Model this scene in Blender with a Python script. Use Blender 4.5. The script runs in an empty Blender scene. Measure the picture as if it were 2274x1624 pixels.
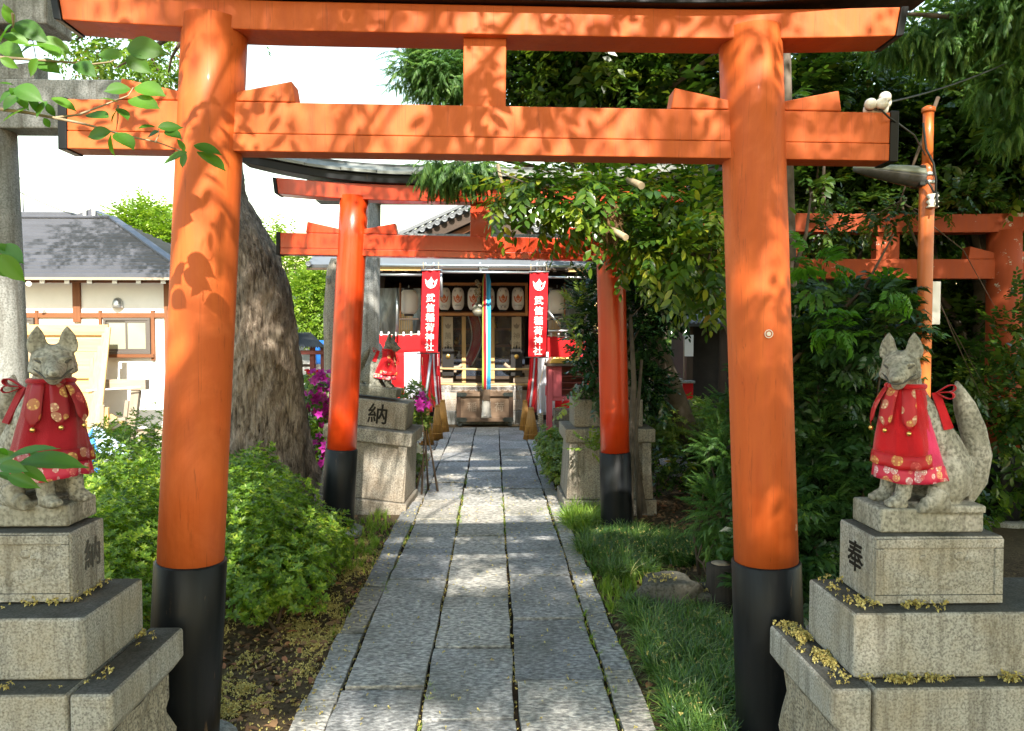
import bpy, bmesh, math, random
import numpy as np
from mathutils import Vector, Matrix, Euler

rad = math.radians
rng = np.random.default_rng(11)
random.seed(11)
sc = bpy.context.scene
col = sc.collection

# ------------------------------------------------------------------ camera, sky, sun, exposure
cam_data = bpy.data.cameras.new('camera')
cam = bpy.data.objects.new('camera', cam_data)
col.objects.link(cam)
cam.location = (0, 0, 1.5)
cam.rotation_euler = (rad(90 - 2.215), 0, rad(-1.45))
cam_data.sensor_width = 36
cam_data.lens = 36 * 1655 / 2274
cam_data.clip_start = 0.05
cam_data.clip_end = 500
sc.camera = cam

SUN_EL, SUN_AZ = 41.0, 7.0          # elevation; degrees to the right of straight behind the viewer
world = bpy.data.worlds.new('World')
sc.world = world
world.use_nodes = True
wn = world.node_tree
bg = wn.nodes['Background']
sky = wn.nodes.new('ShaderNodeTexSky')
sky.sky_type = 'NISHITA'
sky.sun_disc = False
sky.sun_elevation = rad(SUN_EL)
sky.sun_rotation = rad(180 - SUN_AZ)
sky.air_density = 2.3
sky.dust_density = 1.0
sky.ozone_density = 1.0
wn.links.new(sky.outputs[0], bg.inputs[0])
bg.inputs[1].default_value = 0.15

sun_data = bpy.data.lights.new('sun', 'SUN')
sun_data.energy = 4.3
sun_data.angle = rad(0.55)
sun_data.color = (1.0, 0.93, 0.82)
sun = bpy.data.objects.new('sun', sun_data)
col.objects.link(sun)
TO_SUN = Vector((math.sin(rad(SUN_AZ)) * math.cos(rad(SUN_EL)),
                 -math.cos(rad(SUN_AZ)) * math.cos(rad(SUN_EL)), math.sin(rad(SUN_EL))))
sun.rotation_euler = TO_SUN.to_track_quat('Z', 'Y').to_euler()

sc.view_settings.view_transform = 'Standard'
sc.view_settings.look = 'None'
sc.view_settings.gamma = 1
sc.view_settings.use_curve_mapping = False
sc.view_settings.exposure = 1.62
sc.cycles.max_bounces = 8
sc.cycles.transparent_max_bounces = 8

# ------------------------------------------------------------------ helpers: pixels of a 2274-wide view to metres
_f, _cx, _cy, _a, _p = 1655.0, 1137.0, 812.0, rad(1.45), rad(2.215)
_R = np.array([math.cos(_a), -math.sin(_a), 0])
_F = np.array([math.sin(_a) * math.cos(_p), math.cos(_a) * math.cos(_p), -math.sin(_p)])
_U = np.cross(_R, _F)
_C = np.array([0, 0, 1.5])
def _ray(x, y):
    return _F + _R * (x - _cx) / _f + _U * (_cy - y) / _f
def at(x, y, Y):
    """the point on that line of sight Y metres down the path"""
    r = _ray(x, y)
    return _C + r * (Y / r[1])
def gz(x, y, z=0.0):
    r = _ray(x, y)
    return _C + r * ((z - 1.5) / r[2])

# ------------------------------------------------------------------ helpers: objects
ORIGIN = {}
def thing(name, label, cat, loc=(0, 0, 0), rot=(0, 0, 0), group=None):
    o = bpy.data.objects.new(name, None)
    col.objects.link(o)
    o.empty_display_size = 0.1
    o.location = loc
    o.rotation_euler = rot
    o['label'] = label
    o['category'] = cat
    if group:
        o['group'] = group
    ORIGIN[o.name] = np.array(loc, float)
    return o
def tag(o, label=None, cat=None, group=None, kind=None):
    if label: o['label'] = label
    if cat: o['category'] = cat
    if group: o['group'] = group
    if kind: o['kind'] = kind
    return o
def link(name, mesh, parent=None, material=None):
    o = bpy.data.objects.new(name, mesh)
    col.objects.link(o)
    if material is not None and len(mesh.materials) == 0:
        mesh.materials.append(material)
    if parent is not None:
        o.parent = parent
        ORIGIN[o.name] = ORIGIN.get(parent.name, np.zeros(3))
    return o
def dup(root, loc=None, rot=None, label=None, group=None, scale=None):
    def cp(o, parent):
        c = o.copy()
        col.objects.link(c)
        c.parent = parent
        for ch in list(o.children):
            cp(ch, c)
        return c
    r = cp(root, None)
    if loc is not None: r.location = loc
    if rot is not None: r.rotation_euler = rot
    if scale is not None: r.scale = scale
    if label: r['label'] = label
    if group: r['group'] = group
    return r

class MB:
    """collects shapes; build() links them as one mesh object"""
    def __init__(s):
        s.v, s.f, s.sm = [], [], []
    def raw(s, vs, fs, smooth=False):
        b = len(s.v)
        s.v.extend([tuple(map(float, p)) for p in vs])
        s.f.extend([tuple(i + b for i in f) for f in fs])
        s.sm.extend([smooth] * len(fs))
        return s
    def bx(s, x0, x1, y0, y1, z0, z1, mat=None):
        vs = [(x0, y0, z0), (x1, y0, z0), (x1, y1, z0), (x0, y1, z0), (x0, y0, z1), (x1, y0, z1), (x1, y1, z1), (x0, y1, z1)]
        if mat is not None:
            vs = [mat @ Vector(p) for p in vs]
        return s.raw(vs, [(0, 3, 2, 1), (4, 5, 6, 7), (0, 1, 5, 4), (1, 2, 6, 5), (2, 3, 7, 6), (3, 0, 4, 7)])
    def bar(s, p0, p1, w, t, up=(0, 0, 1)):
        """a rectangular bar from p0 to p1, w wide across, t thick along up"""
        p0, p1 = Vector(p0), Vector(p1)
        d = (p1 - p0).normalized()
        u = Vector(up)
        if abs(d.dot(u)) > 0.98: u = Vector((0, 1, 0))
        x = d.cross(u).normalized() * (w / 2)
        y = x.cross(d).normalized() * (t / 2)
        vs = [p0 - x - y, p0 + x - y, p0 + x + y, p0 - x + y, p1 - x - y, p1 + x - y, p1 + x + y, p1 - x + y]
        return s.raw(vs, [(0, 1, 2, 3), (7, 6, 5, 4), (1, 0, 4, 5), (2, 1, 5, 6), (3, 2, 6, 7), (0, 3, 7, 4)])
    def prism(s, poly, y0, y1, axis='y'):
        """outline (a, b) extruded along an axis"""
        n = len(poly)
        if axis == 'y':
            A = [(a, y0, b) for a, b in poly]; B = [(a, y1, b) for a, b in poly]
        elif axis == 'x':
            A = [(y0, a, b) for a, b in poly]; B = [(y1, a, b) for a, b in poly]
        else:
            A = [(a, b, y0) for a, b in poly]; B = [(a, b, y1) for a, b in poly]
        fs = [tuple(range(n)), tuple(range(2 * n - 1, n - 1, -1))]
        fs += [(i, n + i, n + (i + 1) % n, (i + 1) % n) for i in range(n)]
        return s.raw(A + B, fs)
    def tube(s, pts, radii, n=8, caps=True):
        pts = [Vector(p) for p in pts]
        if not hasattr(radii, '__len__'): radii = [radii] * len(pts)
        b = len(s.v)
        ref = Vector((0.13, 0.2, 0.97))
        for i, p in enumerate(pts):
            d = (pts[min(i + 1, len(pts) - 1)] - pts[max(i - 1, 0)]).normalized()
            r0 = ref if abs(d.dot(ref)) < 0.95 else Vector((1, 0, 0))
            x = d.cross(r0).normalized(); y = x.cross(d).normalized()
            ref = y if abs(d.dot(y)) < 0.9 else ref
            for k in range(n):
                a = 2 * math.pi * k / n
                q = p + (x * math.cos(a) + y * math.sin(a)) * radii[i]
                s.v.append((q.x, q.y, q.z))
        for i in range(len(pts) - 1):
            for k in range(n):
                s.f.append((b + i * n + k, b + i * n + (k + 1) % n, b + (i + 1) * n + (k + 1) % n, b + (i + 1) * n + k))
                s.sm.append(True)
        if caps:
            s.f.append(tuple(b + k for k in range(n))[::-1]); s.sm.append(False)
            e = b + (len(pts) - 1) * n
            s.f.append(tuple(e + k for k in range(n))); s.sm.append(False)
        return s
    def lathe(s, prof, n=24, c=(0, 0, 0), sx=1, sy=1, flat=False):
        b = len(s.v)
        for r, z in prof:
            for k in range(n):
                a = 2 * math.pi * k / n
                s.v.append((c[0] + r * math.cos(a) * sx, c[1] + r * math.sin(a) * sy, c[2] + z))
        for i in range(len(prof) - 1):
            for k in range(n):
                s.f.append((b + i * n + k, b + i * n + (k + 1) % n, b + (i + 1) * n + (k + 1) % n, b + (i + 1) * n + k))
                s.sm.append(not flat)
        s.f.append(tuple(b + k for k in range(n))[::-1]); s.sm.append(False)
        e = b + (len(prof) - 1) * n
        s.f.append(tuple(e + k for k in range(n))); s.sm.append(False)
        return s
    def ell(s, c, r, n=16, m=10, rot=None):
        vs, fs = [], []
        for i in range(1, m):
            t = math.pi * i / m
            for k in range(n):
                a = 2 * math.pi * k / n
                p = Vector((r[0] * math.sin(t) * math.cos(a), r[1] * math.sin(t) * math.sin(a), r[2] * math.cos(t)))
                vs.append(p)
        top, bot = len(vs), len(vs) + 1
        vs += [Vector((0, 0, r[2])), Vector((0, 0, -r[2]))]
        for k in range(n):
            fs.append((top, k, (k + 1) % n))
            fs.append((bot, (m - 2) * n + (k + 1) % n, (m - 2) * n + k))
        for i in range(m - 2):
            for k in range(n):
                fs.append((i * n + k, (i + 1) * n + k, (i + 1) * n + (k + 1) % n, i * n + (k + 1) % n))
        if rot is not None: vs = [rot @ p for p in vs]
        c = Vector(c)
        return s.raw([p + c for p in vs], fs, True)
    def grid(s, fn, nu, nv, closed_u=False):
        vs = [fn(i / (nu if closed_u else nu - 1), j / (nv - 1)) for j in range(nv) for i in range(nu)]
        fs = []
        for j in range(nv - 1):
            for i in range(nu if closed_u else nu - 1):
                k = (i + 1) % nu
                fs.append((j * nu + i, j * nu + k, (j + 1) * nu + k, (j + 1) * nu + i))
        return s.raw(vs, fs, True)
    def mesh(s, name, shift=None):
        m = bpy.data.meshes.new(name)
        v = np.array(s.v, float)
        if shift is not None: v = v - shift
        m.from_pydata(v.tolist(), [], s.f)
        m.polygons.foreach_set('use_smooth', s.sm)
        m.update()
        return m
    def build(s, name, material, parent=None, world=False, bev=0, seg=2, solid=0, kind=None):
        m = s.mesh(name, ORIGIN[parent.name] if (world and parent is not None) else None)
        o = link(name, m, parent, material)
        if solid:
            md = o.modifiers.new('solid', 'SOLIDIFY'); md.thickness = solid; md.offset = 0
        if bev:
            md = o.modifiers.new('bevel', 'BEVEL'); md.width = bev; md.segments = seg
            md.limit_method = 'ANGLE'; md.angle_limit = rad(40); md.harden_normals = False
        if kind: o['kind'] = kind
        return o

def fast_mesh(name, V, F, rnd=None, smooth=False):
    """V (n,3), F (m,k) with one k; rnd a per-vertex random number for colour variation"""
    V = np.ascontiguousarray(V, np.float32); F = np.ascontiguousarray(F, np.int32)
    m = bpy.data.meshes.new(name)
    m.vertices.add(len(V)); m.vertices.foreach_set('co', V.ravel())
    k = F.shape[1]
    m.loops.add(F.size); m.loops.foreach_set('vertex_index', F.ravel())
    m.polygons.add(len(F))
    m.polygons.foreach_set('loop_start', np.arange(0, F.size, k, dtype=np.int32))
    m.polygons.foreach_set('loop_total', np.full(len(F), k, np.int32))
    if smooth: m.polygons.foreach_set('use_smooth', np.ones(len(F), bool))
    m.update(calc_edges=True)
    if rnd is not None:
        a = m.attributes.new('rnd', 'FLOAT', 'POINT')
        a.data.foreach_set('value', np.ascontiguousarray(rnd, np.float32))
    return m

def rand_rot(n, tilt=None, up=None):
    """n rotation matrices: random spin, tilted from upright by about tilt radians (None = any way up)"""
    if tilt is None:
        q = rng.normal(size=(n, 4)); q /= np.linalg.norm(q, axis=1, keepdims=True)
        w, x, y, z = q.T
        M = np.empty((n, 3, 3))
        M[:, 0, 0] = 1 - 2 * (y * y + z * z); M[:, 0, 1] = 2 * (x * y - z * w); M[:, 0, 2] = 2 * (x * z + y * w)
        M[:, 1, 0] = 2 * (x * y + z * w); M[:, 1, 1] = 1 - 2 * (x * x + z * z); M[:, 1, 2] = 2 * (y * z - x * w)
        M[:, 2, 0] = 2 * (x * z - y * w); M[:, 2, 1] = 2 * (y * z + x * w); M[:, 2, 2] = 1 - 2 * (x * x + y * y)
        return M
    d = np.tile([0.0, 0, 1], (n, 1)) if up is None else np.array(up, float)
    d = d + rng.normal(size=(n, 3)) * tilt
    return frame_z(d)
def frame_z(d):
    """rotations whose local z is along d, with a random spin about it"""
    d = np.asarray(d, float)
    d = d / np.maximum(np.linalg.norm(d, axis=1, keepdims=True), 1e-6)
    r = rng.normal(size=d.shape)
    x = np.cross(d, r); x /= np.maximum(np.linalg.norm(x, axis=1, keepdims=True), 1e-6)
    y = np.cross(d, x)
    return np.stack([x, y, d], axis=2)
def frame_x(d, up=(0, 0, 1)):
    """rotations whose local x is along d and whose local z stays near up"""
    d = np.asarray(d, float)
    d = d / np.maximum(np.linalg.norm(d, axis=1, keepdims=True), 1e-6)
    y = np.cross(np.tile(np.array(up, float), (len(d), 1)), d)
    y /= np.maximum(np.linalg.norm(y, axis=1, keepdims=True), 1e-6)
    return np.stack([d, y, np.cross(d, y)], axis=2)
def scatter(name, tv, tf, locs, mats, scales, trnd=None, smooth=False, jitter=0.0):
    """copies of a template (tv, tf) as one mesh; each copy and each leaf gets a random number"""
    tv = np.asarray(tv, float); tf = np.asarray(tf, int)
    n, k = len(locs), len(tv)
    sc_ = np.broadcast_to(np.asarray(scales, float).reshape(-1, 1, 1), (n, 1, 1))
    V = np.einsum('nij,kj->nki', mats, tv) * sc_ + np.asarray(locs)[:, None, :]
    F = (tf[None] + (np.arange(n) * k)[:, None, None]).reshape(-1, tf.shape[1])
    base = rng.random((n, 1))
    t = np.zeros((1, k)) if trnd is None else np.asarray(trnd)[None]
    r = np.clip(base * 0.6 + t * 0.4, 0, 1) * np.ones((n, k))
    return fast_mesh(name, V.reshape(-1, 3), F, r.ravel(), smooth)

# ------------------------------------------------------------------ leaf templates (quads)
def leaf4(L=1.0, W=0.4, fold=0.12, droop=0.12):
    """cheap leaf: one folded pair of triangles stored as quads along the midrib"""
    v = [(0, 0, 0), (L * 0.45, W / 2, fold * W), (L, 0, -droop * L), (L * 0.45, -W / 2, fold * W)]
    return v, [(0, 1, 2, 3)]
def leaf6(L=1.0, W=0.4, fold=0.12, droop=0.15):
    xs = [0.0, 0.5, 1.0]; ws = [0.05, 0.46, 0.03]
    v = []
    for x, w in zip(xs, ws):
        z = -droop * L * x * x
        v += [(x * L, w * W, z + fold * w * W), (x * L, 0, z), (x * L, -w * W, z + fold * w * W)]
    f = []
    for i in range(2):
        a, b = i * 3, i * 3 + 3
        f += [(a, a + 1, b + 1, b), (a + 1, a + 2, b + 2, b + 1)]
    return v, f
def leaf8(L=1.0, W=0.4, fold=0.12, droop=0.15):
    """finer leaf, all quads: 3 stations on each side of the midrib"""
    xs = [0.0, 0.28, 0.62, 0.86, 1.0]; ws = [0.02, 0.44, 0.45, 0.22, 0.0]
    v = []
    for x, w in zip(xs, ws):
        z = -droop * L * x * x
        v += [(x * L, w * W, z + fold * w * W), (x * L, 0, z), (x * L, -w * W, z + fold * w * W)]
    f = []
    for i in range(4):
        a, b = i * 3, i * 3 + 3
        f += [(a, a + 1, b + 1, b), (a + 1, a + 2, b + 2, b + 1)]
    return v, f
def sprig(leaves, stem=None):
    """leaves: list of (Matrix 4x4, template) merged into one template; rnd per leaf"""
    V, F, Rn = [], [], []
    for M, (v, f) in leaves:
        b = len(V)
        V += [tuple(M @ Vector(p)) for p in v]
        F += [tuple(i + b for i in q) for q in f]
        Rn += [random.random()] * len(v)
    return np.array(V), np.array(F), np.array(Rn)
def TRS(loc=(0, 0, 0), rot=(0, 0, 0), s=1.0):
    return Matrix.Translation(loc) @ Euler(rot).to_matrix().to_4x4() @ Matrix.Scale(s, 4)
def whorl(n=7, lf=None, spread=0.9, stem=0.35, jitter=0.25):
    """leaves set round the end of a short upright shoot (azalea)"""
    L = []
    for k in range(n):
        a = 2 * math.pi * k / n * 1.0 + random.uniform(-jitter, jitter)
        h = stem * (0.55 + 0.45 * (k % 3) / 2)
        L.append((TRS((0, 0, h), (0, -spread * random.uniform(0.2, 0.75), a), random.uniform(0.75, 1.1)), lf))
    return sprig(L)
def spray(n=9, lf=None, length=1.0, angle=0.9, droop=0.25, s=(0.8, 1.1)):
    """leaves set alternately along a twig that runs along +x"""
    L = []
    for k in range(n):
        t = (k + 0.6) / n
        side = 1 if k % 2 else -1
        x = t * length; z = -droop * t * t * length
        if k == n - 1: side = 0
        L.append((TRS((x, 0, z), (random.uniform(-.5, .5), random.uniform(-.1, .5), side * angle * random.uniform(0.7, 1.2)), random.uniform(*s) * (1.0 - 0.25 * t)), lf))
    return sprig(L)
# ------------------------------------------------------------------ materials
class Mat:
    def __init__(s, name):
        s.m = bpy.data.materials.new(name)
        s.m.use_nodes = True
        s.t = s.m.node_tree
        s.n, s.l = s.t.nodes, s.t.links
        s.b = s.n['Principled BSDF']
        s._co = {}
    def co(s, kind='Object'):
        if kind not in s._co:
            tc = s.n.new('ShaderNodeTexCoord')
            s._co[kind] = tc.outputs[kind]
        return s._co[kind]
    def mapped(s, scale=(1, 1, 1), kind='Object', rot=(0, 0, 0)):
        mp = s.n.new('ShaderNodeMapping')
        s.l.new(s.co(kind), mp.inputs[0])
        mp.inputs['Scale'].default_value = scale
        mp.inputs['Rotation'].default_value = rot
        return mp.outputs[0]
    def noise(s, scale=5, detail=4, rough=0.6, vec=None, out=0, dist=0.0):
        t = s.n.new('ShaderNodeTexNoise')
        s.l.new(vec or s.co(), t.inputs['Vector'])
        t.inputs['Scale'].default_value = scale
        t.inputs['Detail'].default_value = detail
        t.inputs['Roughness'].default_value = rough
        t.inputs['Distortion'].default_value = dist
        return t.outputs[out]
    def voro(s, scale=5, feature='F1', vec=None, out='Distance', rnd=1.0):
        t = s.n.new('ShaderNodeTexVoronoi')
        t.feature = feature
        s.l.new(vec or s.co(), t.inputs['Vector'])
        t.inputs['Scale'].default_value = scale
        t.inputs['Randomness'].default_value = rnd
        return t.outputs[out]
    def ramp(s, fac, stops, interp='LINEAR'):
        r = s.n.new('ShaderNodeValToRGB')
        r.color_ramp.interpolation = interp
        e = r.color_ramp.elements
        while len(e) < len(stops): e.new(0.5)
        for el, (p, c) in zip(e, stops):
            el.position = p
            c = (c, c, c) if not hasattr(c, '__len__') else c
            el.color = tuple(c)[:3] + (1,)
        s.l.new(fac, r.inputs[0])
        return r.outputs[0]
    def mix(s, fac, a, b, mode='MIX'):
        x = s.n.new('ShaderNodeMix'); x.data_type = 'RGBA'; x.blend_type = mode
        for i, val in ((0, fac), (6, a), (7, b)):
            sock = x.inputs[i]
            if hasattr(val, 'is_linked'): s.l.new(val, sock)
            elif hasattr(val, '__len__'): sock.default_value = tuple(val)[:3] + (1,)
            else: sock.default_value = val if i == 0 else (val, val, val, 1)
        return x.outputs[2]
    def math(s, op, a, b=0.0, clamp=False):
        x = s.n.new('ShaderNodeMath'); x.operation = op; x.use_clamp = clamp
        for i, val in enumerate((a, b)):
            if hasattr(val, 'is_linked'): s.l.new(val, x.inputs[i])
            else: x.inputs[i].default_value = val
        return x.outputs[0]
    def sep(s, vec):
        x = s.n.new('ShaderNodeSeparateXYZ'); s.l.new(vec, x.inputs[0])
        return x.outputs
    def geo(s, out='Normal'):
        return s.n.new('ShaderNodeNewGeometry').outputs[out]
    def attr(s, name='rnd', out='Fac'):
        a = s.n.new('ShaderNodeAttribute'); a.attribute_name = name
        return a.outputs[out]
    def obj_random(s):
        return s.n.new('ShaderNodeObjectInfo').outputs['Random']
    def set(s, key, val):
        sock = s.b.inputs[key]
        if hasattr(val, 'is_linked'): s.l.new(val, sock)
        elif hasattr(val, '__len__'): sock.default_value = tuple(val)[:3] + (1,)
        else: sock.default_value = val
        return s
    def bump(s, height, strength=0.3, dist=0.01):
        b = s.n.new('ShaderNodeBump')
        b.inputs['Strength'].default_value = strength
        b.inputs['Distance'].default_value = dist
        s.l.new(height, b.inputs['Height'])
        s.l.new(b.outputs[0], s.b.inputs['Normal'])
        return s

def paint(name, c1, c2, rough, coat=0.0, chips=0.0, chip_col=(0.6, 0.58, 0.55), streak=0.5, grain=0.15, wear=0.0, chipmap=(1, 1, 1.4)):
    m = Mat(name)
    n1 = m.noise(1.7, 5, 0.6)
    v = m.mapped((9, 9, 0.8))
    n2 = m.noise(4, 4, 0.6, v)
    f = m.math('ADD', m.math('MULTIPLY', n1, 1 - streak), m.math('MULTIPLY', n2, streak))
    c = m.ramp(f, [(0.3, c1), (0.7, c2)])
    if chips:
        ch = m.noise(5.0, 8, 0.72, m.mapped(chipmap))
        k = m.ramp(ch, [(chips, 0.0), (chips + 0.012, 1.0)])
        c = m.mix(k, c, chip_col)
    if wear:
        w1 = m.noise(2.6, 7, 0.7, m.mapped((1, 1, 0.6)), dist=0.8)
        c = m.mix(m.math('MULTIPLY', m.ramp(w1, [(0.50, 0.0), (0.70, 1.0)]), wear), c, tuple(min(1, x * 1.15 + 0.02) for x in c2))
        cr = m.noise(2.2, 3, 0.5, m.mapped((16, 16, 0.3)))
        c = m.mix(m.math('MULTIPLY', m.ramp(cr, [(0.594, 0.0), (0.6, 1.0), (0.606, 0.0)]), 0.55), c, tuple(x * 0.25 for x in c1))
        w2 = m.noise(9, 6, 0.75, m.mapped((3, 3, 0.35)))
        c = m.mix(m.math('MULTIPLY', m.ramp(w2, [(0.60, 0.0), (0.72, 1.0)]), wear * 0.7), c, tuple(x * 0.45 for x in c1))
    m.set('Base Color', c)
    r = m.ramp(n2, [(0.3, rough), (0.75, min(1, rough + 0.18))])
    m.set('Roughness', r).set('Specular IOR Level', 0.45)
    if coat:
        m.set('Coat Weight', coat).set('Coat Roughness', 0.12)
    g = m.noise(60, 3, 0.6, m.mapped((1, 1, 0.08)))
    m.bump(m.math('ADD', m.math('MULTIPLY', g, 0.4), n1), grain, 0.004)
    return m.m

M = {}
M['vermilion_faded'] = paint('vermilion_faded', (0.48, 0.072, 0.006), (0.60, 0.128, 0.02), 0.55, 0.03, chips=0.705, chip_col=(0.7, 0.48, 0.36), grain=0.6, wear=0.75)
M['vermilion_gloss'] = paint('vermilion_gloss', (0.48, 0.031, 0.003), (0.60, 0.055, 0.007), 0.28, 0.3, grain=0.08)
M['vermilion_old'] = paint('vermilion_old', (0.3, 0.045, 0.010), (0.4, 0.072, 0.016), 0.65, 0.0, chips=0.635, chip_col=(0.5, 0.5, 0.43))
M['pole_orange'] = paint('pole_orange', (0.52, 0.115, 0.02), (0.6, 0.15, 0.03), 0.35, 0.2)
M['black_paint'] = paint('black_paint', (0.003, 0.004, 0.0055), (0.010, 0.0115, 0.013), 0.34, 0.0, chips=0.635, chip_col=(0.07, 0.045, 0.028), grain=0.4, chipmap=(2.4, 2.4, 0.3))
M['black_paint'].node_tree.nodes['Principled BSDF'].inputs['Specular IOR Level'].default_value = 0.22
M['cabinet_red'] = paint('cabinet_red', (0.36, 0.05, 0.06), (0.48, 0.10, 0.11), 0.6, 0.0, chips=0.68, chip_col=(0.3, 0.18, 0.15))
M['dark_red'] = paint('dark_red', (0.10, 0.015, 0.012), (0.16, 0.03, 0.02), 0.5)

def granite(name, light, dark, scale=170, speck=0.55, grime=0.6, stain=(0.02, 0.022, 0.02), warm=(0.3, 0.24, 0.14), warm_amt=0.5, bump=0.35):
    m = Mat(name)
    a = m.noise(scale, 2, 0.5)
    b = m.voro(scale * 0.9)
    big = m.noise(4, 5, 0.65)
    c = m.ramp(a, [(0.36, dark), (0.5, light), (0.66, tuple(min(1, x * 1.25) for x in light))])
    k = m.ramp(b, [(0.0, 1.0), (0.22, 1.0), (0.34, 0.0)])
    kk = m.math('MULTIPLY', k, m.ramp(m.noise(scale * 0.25, 2), [(0.42, 0.0), (0.55, 1.0)]))
    c = m.mix(m.math('MULTIPLY', kk, speck), c, (0.035, 0.034, 0.032))
    w = m.ramp(big, [(0.42, 0.0), (0.68, 1.0)])
    c = m.mix(m.math('MULTIPLY', w, warm_amt), c, warm, 'MULTIPLY') if False else m.mix(m.math('MULTIPLY', w, warm_amt), c, warm)
    # rain streaks down the faces and black grime lying on the tops
    st = m.noise(3.5, 5, 0.7, m.mapped((7, 7, 0.55)))
    c = m.mix(m.math('MULTIPLY', m.ramp(st, [(0.48, 0.0), (0.70, 1.0)]), 0.7), c, (0.085, 0.076, 0.058))
    nz = m.sep(m.geo('Normal'))[2]
    top = m.ramp(m.math('ADD', nz, m.math('MULTIPLY', m.math('SUBTRACT', big, 0.5), 0.7)), [(0.6, 0.0), (0.95, 1.0)])
    c = m.mix(m.math('MULTIPLY', top, grime), c, stain)
    m.set('Base Color', c).set('Roughness', 0.85).set('Specular IOR Level', 0.25)
    m.bump(m.math('ADD', a, m.math('MULTIPLY', m.noise(scale * 0.35, 3), 1.3)), bump, 0.004)
    return m.m
M['granite'] = granite('granite', (0.35, 0.345, 0.315), (0.2, 0.197, 0.18), 150, 0.5, 0.85)
M['granite_rough'] = granite('granite_rough', (0.33, 0.3, 0.235), (0.16, 0.14, 0.11), 110, 0.7, 0.8, bump=0.8)
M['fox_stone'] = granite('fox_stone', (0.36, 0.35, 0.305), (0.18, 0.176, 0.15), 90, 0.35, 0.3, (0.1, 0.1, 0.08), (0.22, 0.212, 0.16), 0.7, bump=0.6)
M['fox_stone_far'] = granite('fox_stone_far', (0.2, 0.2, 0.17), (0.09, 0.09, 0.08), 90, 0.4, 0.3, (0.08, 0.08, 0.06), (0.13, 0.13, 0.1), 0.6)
M['stone_weathered'] = granite('stone_weathered', (0.27, 0.25, 0.21), (0.15, 0.14, 0.12), 90, 0.4, 0.5, (0.07, 0.07, 0.06), (0.2, 0.13, 0.07), 0.45)
M['stone_grey'] = granite('stone_grey', (0.3, 0.31, 0.3), (0.19, 0.2, 0.19), 120, 0.3, 0.3, (0.1, 0.1, 0.09), (0.22, 0.22, 0.2), 0.6, bump=0.2)
M['boulder'] = granite('boulder', (0.09, 0.087, 0.078), (0.035, 0.035, 0.03), 60, 0.4, 0.2, (0.1, 0.1, 0.07), (0.09, 0.085, 0.06), 0.6, bump=1.0)  # colour darkened to stand in for the shade the boulder lies in

def paving():
    m = Mat('paving')
    a = m.noise(62, 4, 0.62, m.mapped((0.55, 1.0, 1)))
    big = m.noise(2.2, 4, 0.6)
    r = m.obj_random()
    base = m.ramp(a, [(0.34, (0.12, 0.12, 0.12)), (0.5, (0.285, 0.285, 0.28)), (0.64, (0.5, 0.495, 0.47))])
    tint = m.ramp(r, [(0.0, (0.72, 0.74, 0.78)), (0.35, (0.98, 0.99, 1.0)), (0.7, (1.2, 1.15, 1.05)), (1.0, (0.9, 0.84, 0.76))])
    c = m.mix(1.0, base, tint, 'MULTIPLY')
    c = m.mix(m.math('MULTIPLY', m.ramp(big, [(0.42, 0.0), (0.7, 1.0)]), 0.6), c, (0.085, 0.088, 0.066))
    m.set('Base Color', c).set('Roughness', 0.72).set('Specular IOR Level', 0.4)
    m.bump(m.math('ADD', a, m.math('MULTIPLY', m.noise(28, 3), 0.8)), 1.0, 0.010)
    return m.m
M['paving'] = paving()

def simple(name, c, rough=0.6, spec=0.4, metal=0.0, var=0.0, scale=8, bump=0.0, bscale=40, emit=None, coat=0):
    m = Mat(name)
    if var:
        n = m.noise(scale, 4, 0.6)
        m.set('Base Color', m.ramp(n, [(0.3, tuple(x * (1 - var) for x in c)), (0.7, tuple(min(1, x * (1 + var)) for x in c))]))
    else:
        m.set('Base Color', c)
    m.set('Roughness', rough).set('Specular IOR Level', spec).set('Metallic', metal)
    if coat: m.set('Coat Weight', coat)
    if bump: m.bump(m.noise(bscale, 3), bump, 0.004)
    return m.m
M['plaster'] = simple('plaster', (0.78, 0.78, 0.76), 0.85, 0.2, var=0.06, scale=3, bump=0.15)
M['concrete'] = simple('concrete', (0.42, 0.42, 0.38), 0.9, 0.2, var=0.2, scale=4, bump=0.2)
M['gold'] = simple('gold', (0.75, 0.52, 0.16), 0.3, 0.5, 1.0)
M['brass_bell'] = simple('brass_bell', (0.55, 0.42, 0.2), 0.35, 0.5, 1.0, var=0.2)
M['old_bell'] = simple('old_bell', (0.35, 0.34, 0.27), 0.5, 0.5, 0.6, var=0.25, scale=20)
M['steel'] = simple('steel', (0.5, 0.53, 0.55), 0.38, 0.5, 0.85, var=0.1)
M['white_paint'] = simple('white_paint', (0.78, 0.78, 0.76), 0.5)
M['porcelain'] = simple('porcelain', (0.72, 0.68, 0.6), 0.25, 0.5, var=0.08)
M['cable'] = simple('cable', (0.015, 0.018, 0.016), 0.5)
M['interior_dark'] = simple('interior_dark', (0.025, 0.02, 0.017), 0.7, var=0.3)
M['lamp_grey'] = simple('lamp_grey', (0.27, 0.3, 0.25), 0.5, var=0.05)
M['lamp_lens'] = simple('lamp_lens', (0.1, 0.1, 0.1), 0.2, 0.5, var=0.2, scale=30)
M['letter_black'] = simple('letter_black', (0.012, 0.011, 0.01), 0.6)
M['letter_white'] = simple('letter_white', (0.82, 0.8, 0.78), 0.8)
M['letter_red'] = simple('letter_red', (0.6, 0.02, 0.02), 0.7)
M['crest_orange'] = simple('crest_orange', (0.66, 0.16, 0.045), 0.75)
M['carved_dark'] = simple('carved_dark', (0.022, 0.02, 0.017), 0.95, 0.1)  # dark colour stands in for the shade and dirt inside carved grooves
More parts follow.
